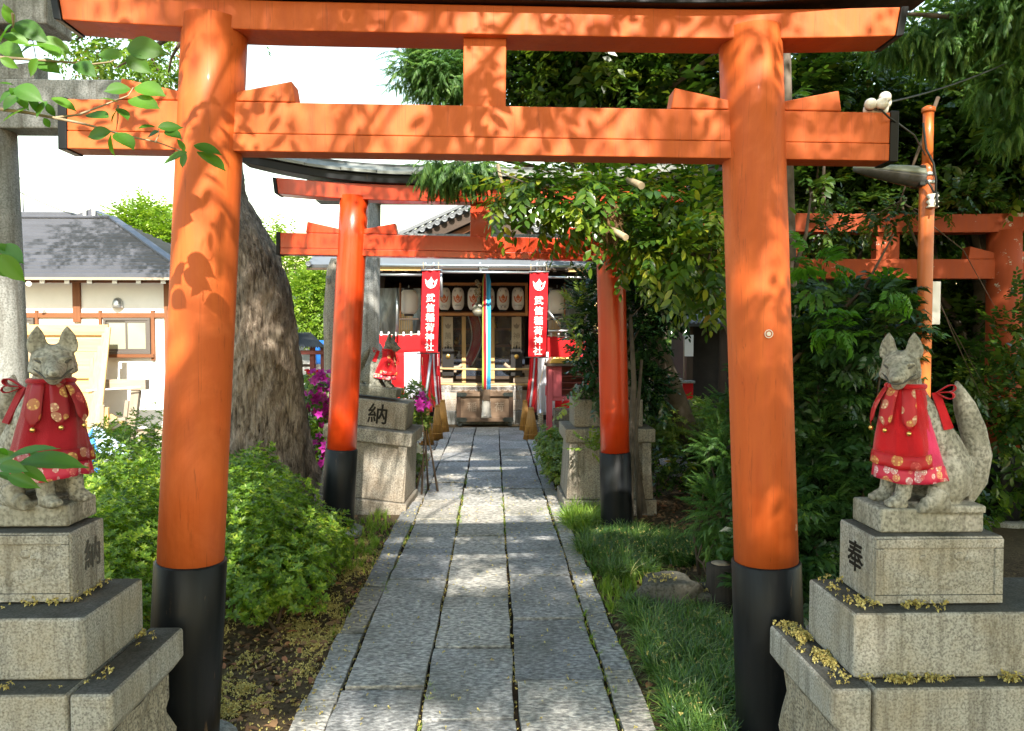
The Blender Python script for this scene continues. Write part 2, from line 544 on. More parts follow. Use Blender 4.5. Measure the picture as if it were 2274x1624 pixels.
M['carved_grey'] = simple('carved_grey', (0.10, 0.098, 0.09), 0.95, 0.1)  # fainter groove shade, also for the fox eyes and mouths
M['blue_tarp'] = simple('blue_tarp', (0.02, 0.16, 0.55), 0.5, var=0.15)
M['plastic_bag'] = simple('plastic_bag', (0.45, 0.58, 0.75), 0.35, 0.5, var=0.2, scale=15)
M['blue_stripe'] = simple('blue_stripe', (0.05, 0.25, 0.7), 0.4)
M['window_frame'] = simple('window_frame', (0.11, 0.095, 0.085), 0.45)
M['fence_far'] = simple('fence_far', (0.5, 0.5, 0.48), 0.8)

def slate(name, c, var=0.25, scale=3):
    m = Mat(name)
    n = m.noise(scale, 5, 0.65)
    c1 = m.ramp(n, [(0.3, tuple(x * (1 - var) for x in c)), (0.75, tuple(x * (1 + var) for x in c))])
    c1 = m.mix(0.5, c1, m.ramp(m.obj_random(), [(0, tuple(x * 0.8 for x in c)), (1, tuple(x * 1.2 for x in c))]))
    m.set('Base Color', c1).set('Roughness', 0.5).set('Specular IOR Level', 0.5)
    m.bump(m.noise(40, 3), 0.15, 0.004)
    return m.m
M['roof_slate'] = slate('roof_slate', (0.075, 0.08, 0.10))
M['kawara'] = slate('kawara', (0.13, 0.14, 0.15))
M['copper_sheet'] = slate('copper_sheet', (0.22, 0.235, 0.22), 0.3, 6)
M['corrugated'] = slate('corrugated', (0.06, 0.068, 0.075))

def wood(name, c1, c2, rough=0.65, along='z', grain=10, dark=None, scale=1.0):
    m = Mat(name)
    s = {'x': (0.9, grain, grain), 'y': (grain, 0.9, grain), 'z': (grain, grain, 0.9)}[along]
    n = m.noise(3.0 * scale, 5, 0.65, m.mapped(s), dist=0.4)
    big = m.noise(1.5, 3)
    c = m.ramp(n, [(0.3, c1), (0.68, c2)])
    c = m.mix(m.math('MULTIPLY', m.ramp(big, [(0.4, 0.0), (0.8, 1.0)]), 0.4), c, dark or tuple(x * 0.5 for x in c1))
    c = m.mix(0.3, c, m.ramp(m.obj_random(), [(0, c1), (1, c2)]))
    m.set('Base Color', c).set('Roughness', rough).set('Specular IOR Level', 0.3)
    m.bump(n, 0.25, 0.003)
    return m.m
M['wood_brown'] = wood('wood_brown', (0.16, 0.06, 0.025), (0.26, 0.105, 0.045))
M['wood_brown_x'] = wood('wood_brown_x', (0.16, 0.06, 0.025), (0.26, 0.105, 0.045), along='x')
M['wood_new'] = wood('wood_new', (0.52, 0.33, 0.13), (0.68, 0.47, 0.22))
M['wood_new_x'] = wood('wood_new_x', (0.5, 0.31, 0.12), (0.66, 0.45, 0.2), along='x')
M['wood_grey'] = wood('wood_grey', (0.2, 0.16, 0.12), (0.34, 0.28, 0.21))
M['wood_grey_x'] = wood('wood_grey_x', (0.26, 0.2, 0.15), (0.42, 0.35, 0.26), along='x')
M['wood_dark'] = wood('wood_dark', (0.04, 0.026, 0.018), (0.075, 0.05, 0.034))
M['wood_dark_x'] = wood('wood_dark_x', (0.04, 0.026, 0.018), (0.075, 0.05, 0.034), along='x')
M['wood_rack'] = wood('wood_rack', (0.42, 0.17, 0.055), (0.56, 0.26, 0.09), along='x')
M['box_wood'] = wood('box_wood', (0.13, 0.085, 0.055), (0.23, 0.155, 0.1), along='x', grain=7)
M['box_dark'] = wood('box_dark', (0.06, 0.035, 0.022), (0.11, 0.065, 0.04))
M['wood_cream'] = wood('wood_cream', (0.48, 0.41, 0.28), (0.58, 0.51, 0.37))
M['bamboo'] = wood('bamboo', (0.5, 0.34, 0.14), (0.64, 0.48, 0.24), 0.4, 'x', 4)
M['bamboo_cone'] = wood('bamboo_cone', (0.24, 0.105, 0.02), (0.44, 0.23, 0.055), 0.45, 'z', 16)
M['box_fitting'] = simple('box_fitting', (0.045, 0.055, 0.05), 0.5, 0.5, 0.4, var=0.3, scale=30)
M['stump_wood'] = wood('stump_wood', (0.018, 0.016, 0.014), (0.05, 0.042, 0.035), 0.9, 'z', 20)

def bark():
    m = Mat('bark')
    v = m.mapped((1.0, 1.0, 0.16))
    n = m.noise(30, 5, 0.65, v, dist=0.9)
    pl = m.noise(13, 6, 0.75, m.mapped((1.0, 1.0, 0.5)), dist=1.2)
    big = m.noise(1.9, 5, 0.65)
    h = m.math('ADD', m.math('MULTIPLY', n, 0.9), m.math('MULTIPLY', pl, 0.7))
    c = m.ramp(h, [(0.6, (0.028, 0.02, 0.014)), (0.72, (0.15, 0.115, 0.085)), (0.86, (0.3, 0.24, 0.185)), (1.0, (0.44, 0.37, 0.29))])
    c = m.mix(m.math('MULTIPLY', m.ramp(big, [(0.46, 0.0), (0.6, 1.0)]), 0.45), c, (0.24, 0.19, 0.14))
    m.set('Base Color', c).set('Roughness', 0.9).set('Specular IOR Level', 0.2)
    m.bump(h, 1.0, 0.05)
    return m.m
M['bark'] = bark()
M['bark_smooth'] = simple('bark_smooth', (0.12, 0.1, 0.08), 0.85, 0.2, var=0.4, scale=9, bump=0.4, bscale=30)
M['twig'] = simple('twig', (0.09, 0.065, 0.045), 0.8, 0.2, var=0.3)
M['twig_pale'] = simple('twig_pale', (0.32, 0.25, 0.16), 0.7, 0.2, var=0.3)

def leafmat(name, stops, rough=0.4, trans=0.35, tcol=1.6, spec=0.5):
    m = Mat(name)
    r = m.attr('rnd')
    c = m.ramp(r, stops)
    m.set('Base Color', c).set('Roughness', rough).set('Specular IOR Level', spec)
    tr = m.n.new('ShaderNodeBsdfTranslucent')
    cc = m.mix(1.0, c, (tcol, tcol * 1.05, tcol * 0.45), 'MULTIPLY')
    m.l.new(cc, tr.inputs[0])
    mx = m.n.new('ShaderNodeMixShader')
    mx.inputs[0].default_value = trans
    m.l.new(m.b.outputs[0], mx.inputs[1]); m.l.new(tr.outputs[0], mx.inputs[2])
    m.l.new(mx.outputs[0], m.n['Material Output'].inputs[0])
    return m.m
M['leaf_azalea'] = leafmat('leaf_azalea', [(0.0, (0.05, 0.11, 0.011)), (0.45, (0.125, 0.235, 0.02)), (0.85, (0.3, 0.41, 0.042)), (0.96, (0.42, 0.5, 0.06)), (1.0, (0.36, 0.2, 0.07))], 0.4, 0.4)
M['leaf_azalea_far'] = leafmat('leaf_azalea_far', [(0.0, (0.07, 0.13, 0.02)), (0.6, (0.15, 0.22, 0.035)), (1.0, (0.3, 0.34, 0.06))])
M['leaf_dark'] = leafmat('leaf_dark', [(0.0, (0.014, 0.038, 0.008)), (0.5, (0.04, 0.09, 0.016)), (0.82, (0.10, 0.165, 0.024)), (0.97, (0.3, 0.34, 0.04)), (1.0, (0.3, 0.16, 0.06))], 0.27, 0.3)  # yellow-green stops stand in for sunlit leaves among the dark ones
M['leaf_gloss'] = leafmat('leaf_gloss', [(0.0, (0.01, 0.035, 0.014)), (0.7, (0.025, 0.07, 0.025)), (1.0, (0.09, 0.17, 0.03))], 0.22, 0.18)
M['leaf_yellow'] = leafmat('leaf_yellow', [(0.0, (0.02, 0.06, 0.01)), (0.45, (0.06, 0.13, 0.016)), (0.75, (0.16, 0.24, 0.022)), (0.97, (0.42, 0.42, 0.04)), (1.0, (0.5, 0.28, 0.1))], 0.3, 0.42)
M['leaf_camphor'] = leafmat('leaf_camphor', [(0.0, (0.05, 0.12, 0.015)), (0.6, (0.14, 0.24, 0.03)), (0.88, (0.26, 0.32, 0.05)), (0.95, (0.38, 0.15, 0.06)), (1.0, (0.45, 0.17, 0.1))], 0.35, 0.45)
M['leaf_bright'] = leafmat('leaf_bright', [(0.0, (0.06, 0.13, 0.012)), (0.5, (0.15, 0.26, 0.025)), (1.0, (0.32, 0.42, 0.05))], 0.45, 0.4)
M['leaf_cherry'] = leafmat('leaf_cherry', [(0.0, (0.04, 0.13, 0.012)), (0.5, (0.07, 0.2, 0.017)), (1.0, (0.12, 0.28, 0.025))], 0.5, 0.4)
M['leaf_nandina'] = leafmat('leaf_nandina', [(0.0, (0.014, 0.045, 0.012)), (0.7, (0.035, 0.085, 0.02)), (0.95, (0.09, 0.17, 0.025)), (1.0, (0.2, 0.22, 0.04))], 0.32, 0.3)
M['leaf_conifer'] = leafmat('leaf_conifer', [(0.0, (0.03, 0.09, 0.02)), (0.55, (0.075, 0.18, 0.032)), (1.0, (0.19, 0.31, 0.05))], 0.55, 0.35)
M['leaf_dead'] = leafmat('leaf_dead', [(0.0, (0.1, 0.055, 0.025)), (0.5, (0.2, 0.11, 0.05)), (1.0, (0.35, 0.2, 0.1))], 0.8, 0.2)
M['grass'] = leafmat('grass', [(0.0, (0.025, 0.07, 0.016)), (0.5, (0.075, 0.16, 0.03)), (0.85, (0.19, 0.29, 0.06)), (1.0, (0.5, 0.46, 0.2))], 0.3, 0.28)
M['grass_lime'] = leafmat('grass_lime', [(0.0, (0.1, 0.2, 0.02)), (0.6, (0.2, 0.32, 0.035)), (1.0, (0.42, 0.45, 0.08))], 0.45, 0.35)  # paler grass; on the sunlit clumps its colour stands in for sun
M['petal'] = leafmat('petal', [(0.0, (0.42, 0.01, 0.3)), (0.6, (0.58, 0.03, 0.45)), (1.0, (0.7, 0.14, 0.55))], 0.6, 0.35, 1.1)
M['petal_white'] = leafmat('petal_white', [(0.0, (0.7, 0.7, 0.66)), (1.0, (0.85, 0.8, 0.82))], 0.6, 0.3, 1.0)
M['blossom_litter'] = leafmat('blossom_litter', [(0.0, (0.34, 0.25, 0.075)), (0.5, (0.5, 0.42, 0.13)), (1.0, (0.62, 0.55, 0.23))], 0.85, 0.15, 1.0)
M['dead_litter'] = leafmat('dead_litter', [(0.0, (0.05, 0.03, 0.018)), (0.35, (0.14, 0.075, 0.035)), (0.7, (0.26, 0.15, 0.07)), (0.9, (0.34, 0.1, 0.05)), (1.0, (0.4, 0.12, 0.1))], 0.75, 0.12, 1.0)

def soil():
    m = Mat('soil')
    a = m.noise(45, 6, 0.75)
    big = m.noise(0.8, 4)
    c = m.ramp(a, [(0.3, (0.03, 0.022, 0.014)), (0.52, (0.085, 0.06, 0.036)), (0.72, (0.2, 0.15, 0.075))])
    c = m.mix(m.ramp(big, [(0.4, 0.0), (0.7, 0.6)]), c, (0.13, 0.1, 0.055))
    m.set('Base Color', c).set('Roughness', 0.95).set('Specular IOR Level', 0.15)
    m.bump(a, 1.0, 0.02)
    return m.m
M['soil'] = soil()
M['joint_soil'] = simple('joint_soil', (0.03, 0.022, 0.014), 0.95, 0.1, var=0.5, scale=30)
def gravel():
    m = Mat('gravel')
    v = m.voro(38, 'F1', out='Color')
    d = m.voro(38, 'F1')
    c = m.ramp(m.sep(v)[0], [(0.0, (0.16, 0.15, 0.14)), (0.5, (0.3, 0.29, 0.27)), (1.0, (0.45, 0.43, 0.4))])
    c = m.mix(m.ramp(d, [(0.35, 0.0), (0.7, 1.0)]), c, (0.06, 0.055, 0.045))
    m.set('Base Color', c).set('Roughness', 0.9)
    m.bump(m.ramp(d, [(0.0, 1.0), (0.7, 0.0)]), 1.0, 0.02)
    return m.m
M['gravel'] = gravel()

def fabric(name, c, var=0.12, rough=0.85, trans=0.0):
    m = Mat(name)
    n = m.noise(6, 3)
    m.set('Base Color', m.ramp(n, [(0.3, tuple(x * (1 - var) for x in c)), (0.7, tuple(min(1, x * (1 + var)) for x in c))]))
    m.set('Roughness', rough).set('Specular IOR Level', 0.2).set('Sheen Weight', 0.25)
    m.bump(m.math('ADD', m.math('MULTIPLY', m.noise(420, 2), 0.25), m.noise(13, 4, 0.55, dist=0.8)), 0.5, 0.012)
    if trans:
        tr = m.n.new('ShaderNodeBsdfTranslucent'); tr.inputs[0].default_value = tuple(c) + (1,)
        mx = m.n.new('ShaderNodeMixShader'); mx.inputs[0].default_value = trans
        m.l.new(m.b.outputs[0], mx.inputs[1]); m.l.new(tr.outputs[0], mx.inputs[2])
        m.l.new(mx.outputs[0], m.n['Material Output'].inputs[0])
    return m.m
M['cloth_red'] = fabric('cloth_red', (0.5, 0.008, 0.014))
M['cloth_pink'] = fabric('cloth_pink', (0.62, 0.03, 0.11))
M['cloth_dark_red'] = fabric('cloth_dark_red', (0.28, 0.006, 0.014))
M['curtain_red'] = fabric('curtain_red', (0.66, 0.014, 0.018), 0.08, 0.8, 0.15)
M['curtain_white'] = fabric('curtain_white', (0.75, 0.76, 0.82), 0.04, 0.8, 0.2)
M['banner_red'] = fabric('banner_red', (0.68, 0.012, 0.02), 0.06, 0.75, 0.2)
M['ribbon_blue'] = fabric('ribbon_blue', (0.05, 0.34, 0.62), 0.06, 0.5)
M['ribbon_red'] = fabric('ribbon_red', (0.66, 0.01, 0.03), 0.06, 0.5)
M['ribbon_yellow'] = fabric('ribbon_yellow', (0.62, 0.46, 0.06), 0.06, 0.5)
M['ribbon_green'] = fabric('ribbon_green', (0.28, 0.46, 0.06), 0.06, 0.5)
M['ribbon_white'] = fabric('ribbon_white', (0.75, 0.76, 0.82), 0.04, 0.5)
M['rope_white'] = fabric('rope_white', (0.62, 0.58, 0.5), 0.2)
M['rope_tan'] = fabric('rope_tan', (0.42, 0.33, 0.2), 0.2)
M['paper'] = fabric('paper', (0.86, 0.79, 0.73), 0.03, 0.75, 0.15)

def brocade(name, ground, flowers, scale=26, size=0.34):
    """woven flower roundels: cells with a petalled disc in each"""
    m = Mat(name)
    d = m.voro(scale, 'F1', rnd=0.75)
    cell = m.voro(scale, 'F1', out='Color', rnd=0.75)
    petal = m.voro(scale * 4.2, 'F1', rnd=0.6)
    pick = m.sep(cell)[0]
    fc = m.ramp(pick, flowers, 'CONSTANT')
    ring = m.ramp(d, [(0.0, 0.0), (0.05, 0.0), (0.07, 1.0), (size, 1.0), (size + 0.03, 0.0)])
    pet = m.ramp(petal, [(0.3, 1.0), (0.42, 0.35)])
    c = m.mix(m.math('MULTIPLY', ring, pet), ground, fc)
    m.set('Base Color', c).set('Roughness', 0.55).set('Specular IOR Level', 0.4)
    m.bump(m.noise(200, 2), 0.2, 0.002)
    return m.m
GOLDS = [(0.0, (0.62, 0.4, 0.12)), (0.35, (0.6, 0.12, 0.1)), (0.5, (0.68, 0.5, 0.3)), (0.75, (0.5, 0.3, 0.32)), (0.88, (0.65, 0.22, 0.05))]
M['brocade'] = brocade('brocade', (0.42, 0.008, 0.014), GOLDS, 24, 0.4)
M['brocade_dark'] = brocade('brocade_dark', (0.25, 0.006, 0.012), GOLDS, 24, 0.4)
M['floral_trim'] = brocade('floral_trim', (0.5, 0.02, 0.06), [(0.0, (0.75, 0.7, 0.62)), (0.3, (0.72, 0.5, 0.2)), (0.5, (0.8, 0.68, 0.7)), (0.8, (0.7, 0.22, 0.18))], 40, 0.46)

def clear_plastic(name, tint, alpha, rough=0.12, streak=0.35):
    m = Mat(name)
    v = m.mapped((1.2, 1.2, 0.35), rot=(0, 0.5, 0))
    n = m.noise(5, 5, 0.6, v, dist=1.2)
    m.set('Base Color', tint).set('Roughness', rough).set('Specular IOR Level', 0.6)
    a = m.ramp(n, [(0.4, alpha), (0.7, min(1, alpha + streak))])
    m.l.new(a, m.b.inputs['Alpha'])
    m.bump(n, 0.6, 0.03)
    return m.m
M['plastic_sheet'] = clear_plastic('plastic_sheet', (0.62, 0.6, 0.58), 0.10)
M['door_glass'] = clear_plastic('door_glass', (0.08, 0.10, 0.14), 0.12, 0.05, 0.22)
M['side_sheet'] = clear_plastic('side_sheet', (0.42, 0.47, 0.48), 0.45, 0.2, 0.5)

def frosted():
    m = Mat('frosted_glass')
    w = m.n.new('ShaderNodeTexWave'); w.inputs['Scale'].default_value = 30
    m.l.new(m.mapped((1, 1, 1), rot=(0, rad(45), 0)), w.inputs[0])
    big = m.noise(2, 2)
    m.set('Base Color', m.mix(m.math('MULTIPLY', w.outputs['Fac'], 0.4), m.ramp(big, [(0.3, (0.2, 0.22, 0.17)), (0.7, (0.36, 0.38, 0.27))]), (0.42, 0.45, 0.36)))
    m.set('Roughness', 0.3)
    return m.m
M['frosted_glass'] = frosted()
# ------------------------------------------------------------------ lettering
_glyph = {}
def glyph(ch, offset=0.0):
    """outline of a character, about 1 high, centred"""
    key = (ch, offset)
    if key not in _glyph:
        c = bpy.data.curves.new('glyph', 'FONT'); c.body = ch; c.resolution_u = 2; c.offset = offset
        o = bpy.data.objects.new('glyph', c); col.objects.link(o)
        bpy.context.view_layer.update()
        m = bpy.data.meshes.new_from_object(o.evaluated_get(bpy.context.evaluated_depsgraph_get()))
        v = np.array([p.co for p in m.vertices]); f = [tuple(p.vertices) for p in m.polygons]
        bpy.data.objects.remove(o); bpy.data.meshes.remove(m); bpy.data.curves.remove(c)
        v -= (v.max(0) + v.min(0)) / 2
        _glyph[key] = (v, f)
    return _glyph[key]
def put_text(mb, chars, size, place, offset=0.0, vertical=True, step=1.12, width=1.0, depth=None):
    """chars one below (or beside) another from the origin; place(a, b) -> point, a to the right, b up.
    offset thickens the strokes with shifted copies, each a hair further out along depth"""
    n = len(chars)
    sh = [(0, 0)] + ([(offset, 0), (-offset, 0), (0, offset), (0, -offset)] if depth is not None and offset else [])
    for i, ch in enumerate(chars):
        if ch == ' ': continue
        v, f = glyph(ch, 0.0)
        dx, dy = (0, -i * size * step) if vertical else ((i - (n - 1) / 2) * size * step, 0)
        for k, (ox, oy) in enumerate(sh):
            pts = [np.array(place((x + ox) * size * width + dx, (y + oy) * size + dy)) for x, y, _ in v]
            if k: pts = [p + np.array(depth) * k for p in pts]
            mb.raw(pts, f)
CREST = [(0, 1.0), (.07, .84), (.17, .70), (.29, .60), (.36, .66), (.44, .74), (.53, .80), (.51, .62), (.47, .46), (.44, .34), (.38, .2), (.28, .08), (.15, .01), (0, -.02)]
CREST = CREST + [(-x, y) for x, y in CREST[-2:0:-1]]
def crest(mb, s, place):
    pts = [place(x * s, (y - 0.45) * s) for x, y in CREST]
    c = place(0, -0.12 * s)
    n = len(pts)
    mb.raw(pts + [c], [(i, (i + 1) % n, n) for i in range(n)])
def crescents(mb, s, place):
    for r, w, cy in ((0.25, 0.075, -0.10), (0.16, 0.055, -0.05)):
        A, B = [], []
        for k in range(13):
            a = math.pi * (1.0 + k / 12)
            th = w * math.sin(math.pi * k / 12)
            A.append(place(r * math.cos(a) * s, (cy + r * math.sin(a)) * s))
            B.append(place((r - th) * math.cos(a) * s, (cy + (r - th) * math.sin(a)) * s))
        mb.raw(A + B, [(k, k + 1, 14 + k, 13 + k) for k in range(12)])
    mb.raw([place(0.05 * math.cos(k * math.pi / 4) * s, (0.07 + 0.05 * math.sin(k * math.pi / 4)) * s) for k in range(8)], [tuple(range(8))])

# ------------------------------------------------------------------ ground, path, gravel
GROUND_Z = -0.03
mb = MB()
mb.raw([(-220, -120, GROUND_Z), (220, -120, GROUND_Z), (220, 320, GROUND_Z), (-220, 320, GROUND_Z)], [(0, 1, 2, 3)])
ground = tag(mb.build('ground', M['soil']), kind='structure')

path = MB().bx(-0.79, 0.63, 1.2, 12.4, GROUND_Z - 0.02, GROUND_Z + 0.003).build('path', M['joint_soil'])
tag(path, kind='structure')
def slab(x0, x1, y0, y1):
    mb = MB()
    h0 = random.uniform(-0.006, 0.006); tx, ty = random.uniform(-.012, .012), random.uniform(-.006, .006)
    skew = [random.uniform(-0.008, 0.008) for _ in range(4)]
    C4 = [(x0 + skew[0], y0 + skew[1]), (x1 + skew[1], y0 + skew[2]), (x1 + skew[2], y1 + skew[3]), (x0 + skew[3], y1 + skew[0])]
    P = []
    for (ax, ay), (bx_, by_) in zip(C4, C4[1:] + C4[:1]):
        n = 4 if abs(bx_ - ax) > abs(by_ - ay) else 7
        for k in range(n):
            w = 0 if k == 0 else random.uniform(-0.005, 0.004)
            f = k / n
            if abs(bx_ - ax) > abs(by_ - ay): P.append((ax + (bx_ - ax) * f, ay + (by_ - ay) * f + w))
            else: P.append((ax + (bx_ - ax) * f + w, ay + (by_ - ay) * f))
    n = len(P); cx, cy = (x0 + x1) / 2, (y0 + y1) / 2
    mb.raw([(x, y, -0.06) for x, y in P] + [(x, y, h0 + tx * (x - cx) + ty * (y - cy)) for x, y in P],
           [tuple(range(n))[::-1], tuple(range(n, 2 * n))] + [(k, (k + 1) % n, n + (k + 1) % n, n + k) for k in range(n)])
    mb.build('paving_slab', M['paving'], path, bev=0.004, seg=2)
def column(x0, x1, cuts, gap=0.022, kind='slab'):
    for a, b in zip(cuts[:-1], cuts[1:]):
        slab(x0, x1, a + gap / 2, b - gap / 2)
def more_cuts(c, end, lo, hi):
    c = list(c)
    while c[-1] < end - hi * 0.6:
        c.append(c[-1] + random.uniform(lo, hi))
    c[-1] = end
    return c
column(-0.785, -0.655, more_cuts([1.3, 2.2, 3.05, 3.75, 4.45, 5.3], 12.3, 0.55, 0.9))
column(-0.64, -0.297, more_cuts([1.3, 2.25, 3.14, 4.57, 5.26, 6.1], 12.3, 0.5, 0.95))
column(-0.28, 0.083, more_cuts([1.3, 2.0, 2.87, 3.56, 4.27, 5.6, 6.6, 7.4], 12.3, 0.5, 0.95))
column(0.10, 0.483, more_cuts([1.3, 2.3, 3.2, 3.91, 4.62, 5.25, 6.2], 12.3, 0.5, 0.95))
column(0.50, 0.62, more_cuts([1.3, 2.6, 3.3, 4.0, 4.8], 12.3, 0.55, 0.95))

g = MB().raw([(-4.2, 9.2, -0.022), (-0.80, 9.2, -0.022), (-0.80, 15, -0.022), (-4.2, 15, -0.022)], [(0, 1, 2, 3)]).build('gravel_bed', M['gravel'])
tag(g, kind='structure')
g = MB().raw([(0.64, 8.0, -0.022), (4.2, 8.0, -0.022), (4.2, 15, -0.022), (0.64, 15, -0.022)], [(0, 1, 2, 3)]).build('gravel_bed', M['gravel'])
tag(g, kind='structure')
# paved yard before the white house
yard = MB().raw([(-9, 6.0, -0.024), (-3.1, 6.0, -0.024), (-3.1, 10.6, -0.024), (-9, 10.6, -0.024)], [(0, 1, 2, 3)]).build('yard_ground', M['concrete'])
tag(yard, kind='structure')
for i, (x, y, w, d, h) in enumerate([(-3.55, 6.1, 1.1, 0.22, 0.14), (-3.3, 7.0, 0.9, 0.3, 0.10), (-2.75, 5.4, 0.8, 0.3, 0.16), (-4.6, 6.4, 0.8, 0.3, 0.12)]):
    k = MB().bx(x - w / 2, x + w / 2, y - d / 2, y + d / 2, -0.03, h).build('edging_stone', M['stone_grey'], bev=0.02)
    tag(k, ['long low stone edging the yard behind the azalea', 'grey stone step in front of the stacked timber', 'pale edging stone beside the left fox statue plinth', 'edging stone at the far left under the fox statue tail'][i], 'kerb stone', 'edging stones of the yard')

# ------------------------------------------------------------------ wooden gates (torii)
def torii(name, label, loc, roll, P, paint_, cap, roofed=True):
    t = thing(name, label, 'torii gate', loc, (0, roll, 0))
    hb, ht, zt, rb, rt = P['half_base'], P['half_top'], P['z_top'], P['r_base'], P['r_top']
    for s in (-1, 1):
        n = 32
        def ring(z):
            f = z / zt
            return s * (hb + (ht - hb) * f), rb + (rt - rb) * f
        mb = MB()
        zs = [P['sleeve'] - 0.03] + [P['sleeve'] + (zt - P['sleeve']) * k / 6 for k in range(1, 7)]
        mb.tube([(ring(z)[0], 0, z) for z in zs], [ring(z)[1] for z in zs], n)
        colu = mb.build('column', paint_, t)
        if P.get('sleeve_on', True):
            mb = MB()
            zs = [GROUND_Z - 0.05, 0.1, P['sleeve'] * 0.5, P['sleeve'] - 0.006, P['sleeve']]
            rr = [ring(z)[1] + 0.010 for z in zs]; rr[-1] -= 0.007
            mb.tube([(ring(z)[0], 0, z) for z in zs], rr, n)
            mb.build('base_sleeve', cap, colu)
            mb = MB()
            mb.lathe([(ring(0)[1] + 0.09, -0.05), (ring(0)[1] + 0.08, 0.0), (ring(0)[1] + 0.03, 0.012)], 20, (ring(0)[0], 0, 0))
            mb.build('footing', M['stone_grey'], colu)
        # wedges driven in beside the column, above the tie beam
        cx, cr = ring(P['nuki'][1])
        for d in (-1, 1):
            z0 = P['nuki'][1] + 0.002
            a = cx + d * (cr - 0.02); b = cx + d * (cr + P['wedge'][0])
            hh0, hh1 = P['wedge'][1], P['wedge'][2]
            poly = [(a, z0), (b, z0), (b + d * -0.012, z0 + hh1), (a, z0 + hh0)]
            if d < 0: poly = poly[::-1]
            MB().prism(poly, -P['nuki_t'] / 2 + 0.006, P['nuki_t'] / 2 - 0.006).build('wedge', paint_, t, bev=0.004)
    # tie beam, of boards laid one on another
    z0, z1 = P['nuki']; L = P['nuki_half']; T = P['nuki_t'] / 2
    hs = P.get('boards', [0.34, 0.66])
    z = z0
    for k, h in enumerate(hs):
        zz = z + (z1 - z0) * h
        MB().bx(-L, L, -T + 0.0015 * k, T - 0.0015 * k, z, zz - 0.0015).build('tie_beam_board', paint_, t, bev=0.003)
        z = zz
    for s in (-1, 1):
        MB().bx(*sorted((s * L * 0.9995, s * (L + 0.03))), -T - 0.004, T + 0.004, z0 - 0.004, z1 + 0.004).build('end_cap', cap, t, bev=0.003)
    # strut
    MB().bx(P['strut'][0] - P['strut'][1] / 2, P['strut'][0] + P['strut'][1] / 2, -T + 0.012, T - 0.012, z1 - 0.001, P['lintel'][0] + 0.02).build('strut', paint_, t, bev=0.003)
    # upper lintel with upswept ends
    def rise(x, amt):
        u = max(0, abs(x) - hb * 0.55) / (P['lintel_half'] - hb * 0.55)
        return amt * u * u
    def swept(half, y0, y1, za, zb, amt, slant, n=33):
        mb = MB(); vs = []; fs = []
        for i in range(n):
            x = -half + 2 * half * i / (n - 1)
            r = rise(x, amt)
            e = slant if i in (0, n - 1) else 0
            sg = -1 if i == 0 else 1
            for (yy, zz, ex) in ((y0, za, 0), (y1, za, 0), (y1, zb, e), (y0, zb, e)):
                vs.append((x + sg * ex, yy, zz + r))
        for i in range(n - 1):
            a = i * 4; b = a + 4
            for k in range(4):
                fs.append((a + k, b + k, b + (k + 1) % 4, a + (k + 1) % 4))
        fs.append((0, 1, 2, 3)); e = (n - 1) * 4; fs.append((e + 3, e + 2, e + 1, e))
        return mb.raw(vs, fs)
    za, zb = P['lintel']; LT = P['lintel_t'] / 2; H = P['lintel_half']; am = P['rise']
    swept(H, -LT, LT, za, zb, am, 0.016).build('lintel', paint_, t, bev=0.004)
    for s in (-1, 1):
        r = rise(H, am)
        mb = MB()
        poly = [(s * (H + 0.001), za + r - 0.005), (s * (H + 0.028), za + r + 0.001), (s * (H + 0.044), zb + r + 0.002), (s * (H + 0.017), zb + r)]
        if s < 0: poly = poly[::-1]
        mb.prism(poly, -LT - 0.005, LT + 0.005).build('end_cap', cap, t, bev=0.003)
    if roofed:
        RH = P['roof_half']
        rt_ = thing  # noqa
        roof = swept(RH, -LT - 0.035, LT + 0.035, zb + 0.003, zb + P['fascia'], P['roof_rise'], 0.05, 41).build('cap_beam', cap, t, bev=0.004)
        # sheet-metal roof of overlapping panels
        n = P.get('panels', 14)
        for sy in (-1, 1):
            for k in range(n):
                xa = -RH - 0.05 + (2 * RH + 0.1) * k / n; xb = -RH - 0.05 + (2 * RH + 0.1) * (k + 1) / n
                mb = MB(); vs = []
                for x in (xa + 0.001, (xa + xb) / 2, xb + 0.008):
                    x_ = max(-RH, min(RH, x)); r = rise(x_, P['roof_rise']) + (0.003 if k % 2 else 0.0)
                    z_e = zb + P['fascia'] + r
                    vs += [(x, sy * (LT + 0.065), z_e + 0.004), (x, sy * (LT + 0.065), z_e + 0.024), (x, sy * 0.03, z_e + P['pitch']), (x, sy * 0.03, z_e + 0.02)]
                fs = []
                for i in (0, 4):
                    for q in range(4):
                        fs.append((i + q, i + 4 + q, i + 4 + (q + 1) % 4, i + (q + 1) % 4))
                fs += [(0, 1, 2, 3), (11, 10, 9, 8)]
                mb.raw(vs, fs).build('roof_panel', M['copper_sheet'], roof)
        swept(RH + 0.05, -0.04, 0.04, zb + P['fascia'] + P['pitch'] - 0.012, zb + P['fascia'] + P['pitch'] + 0.014, P['roof_rise'], 0.02, 41).build('ridge_cap', M['corrugated'], roof, bev=0.004)
    return t

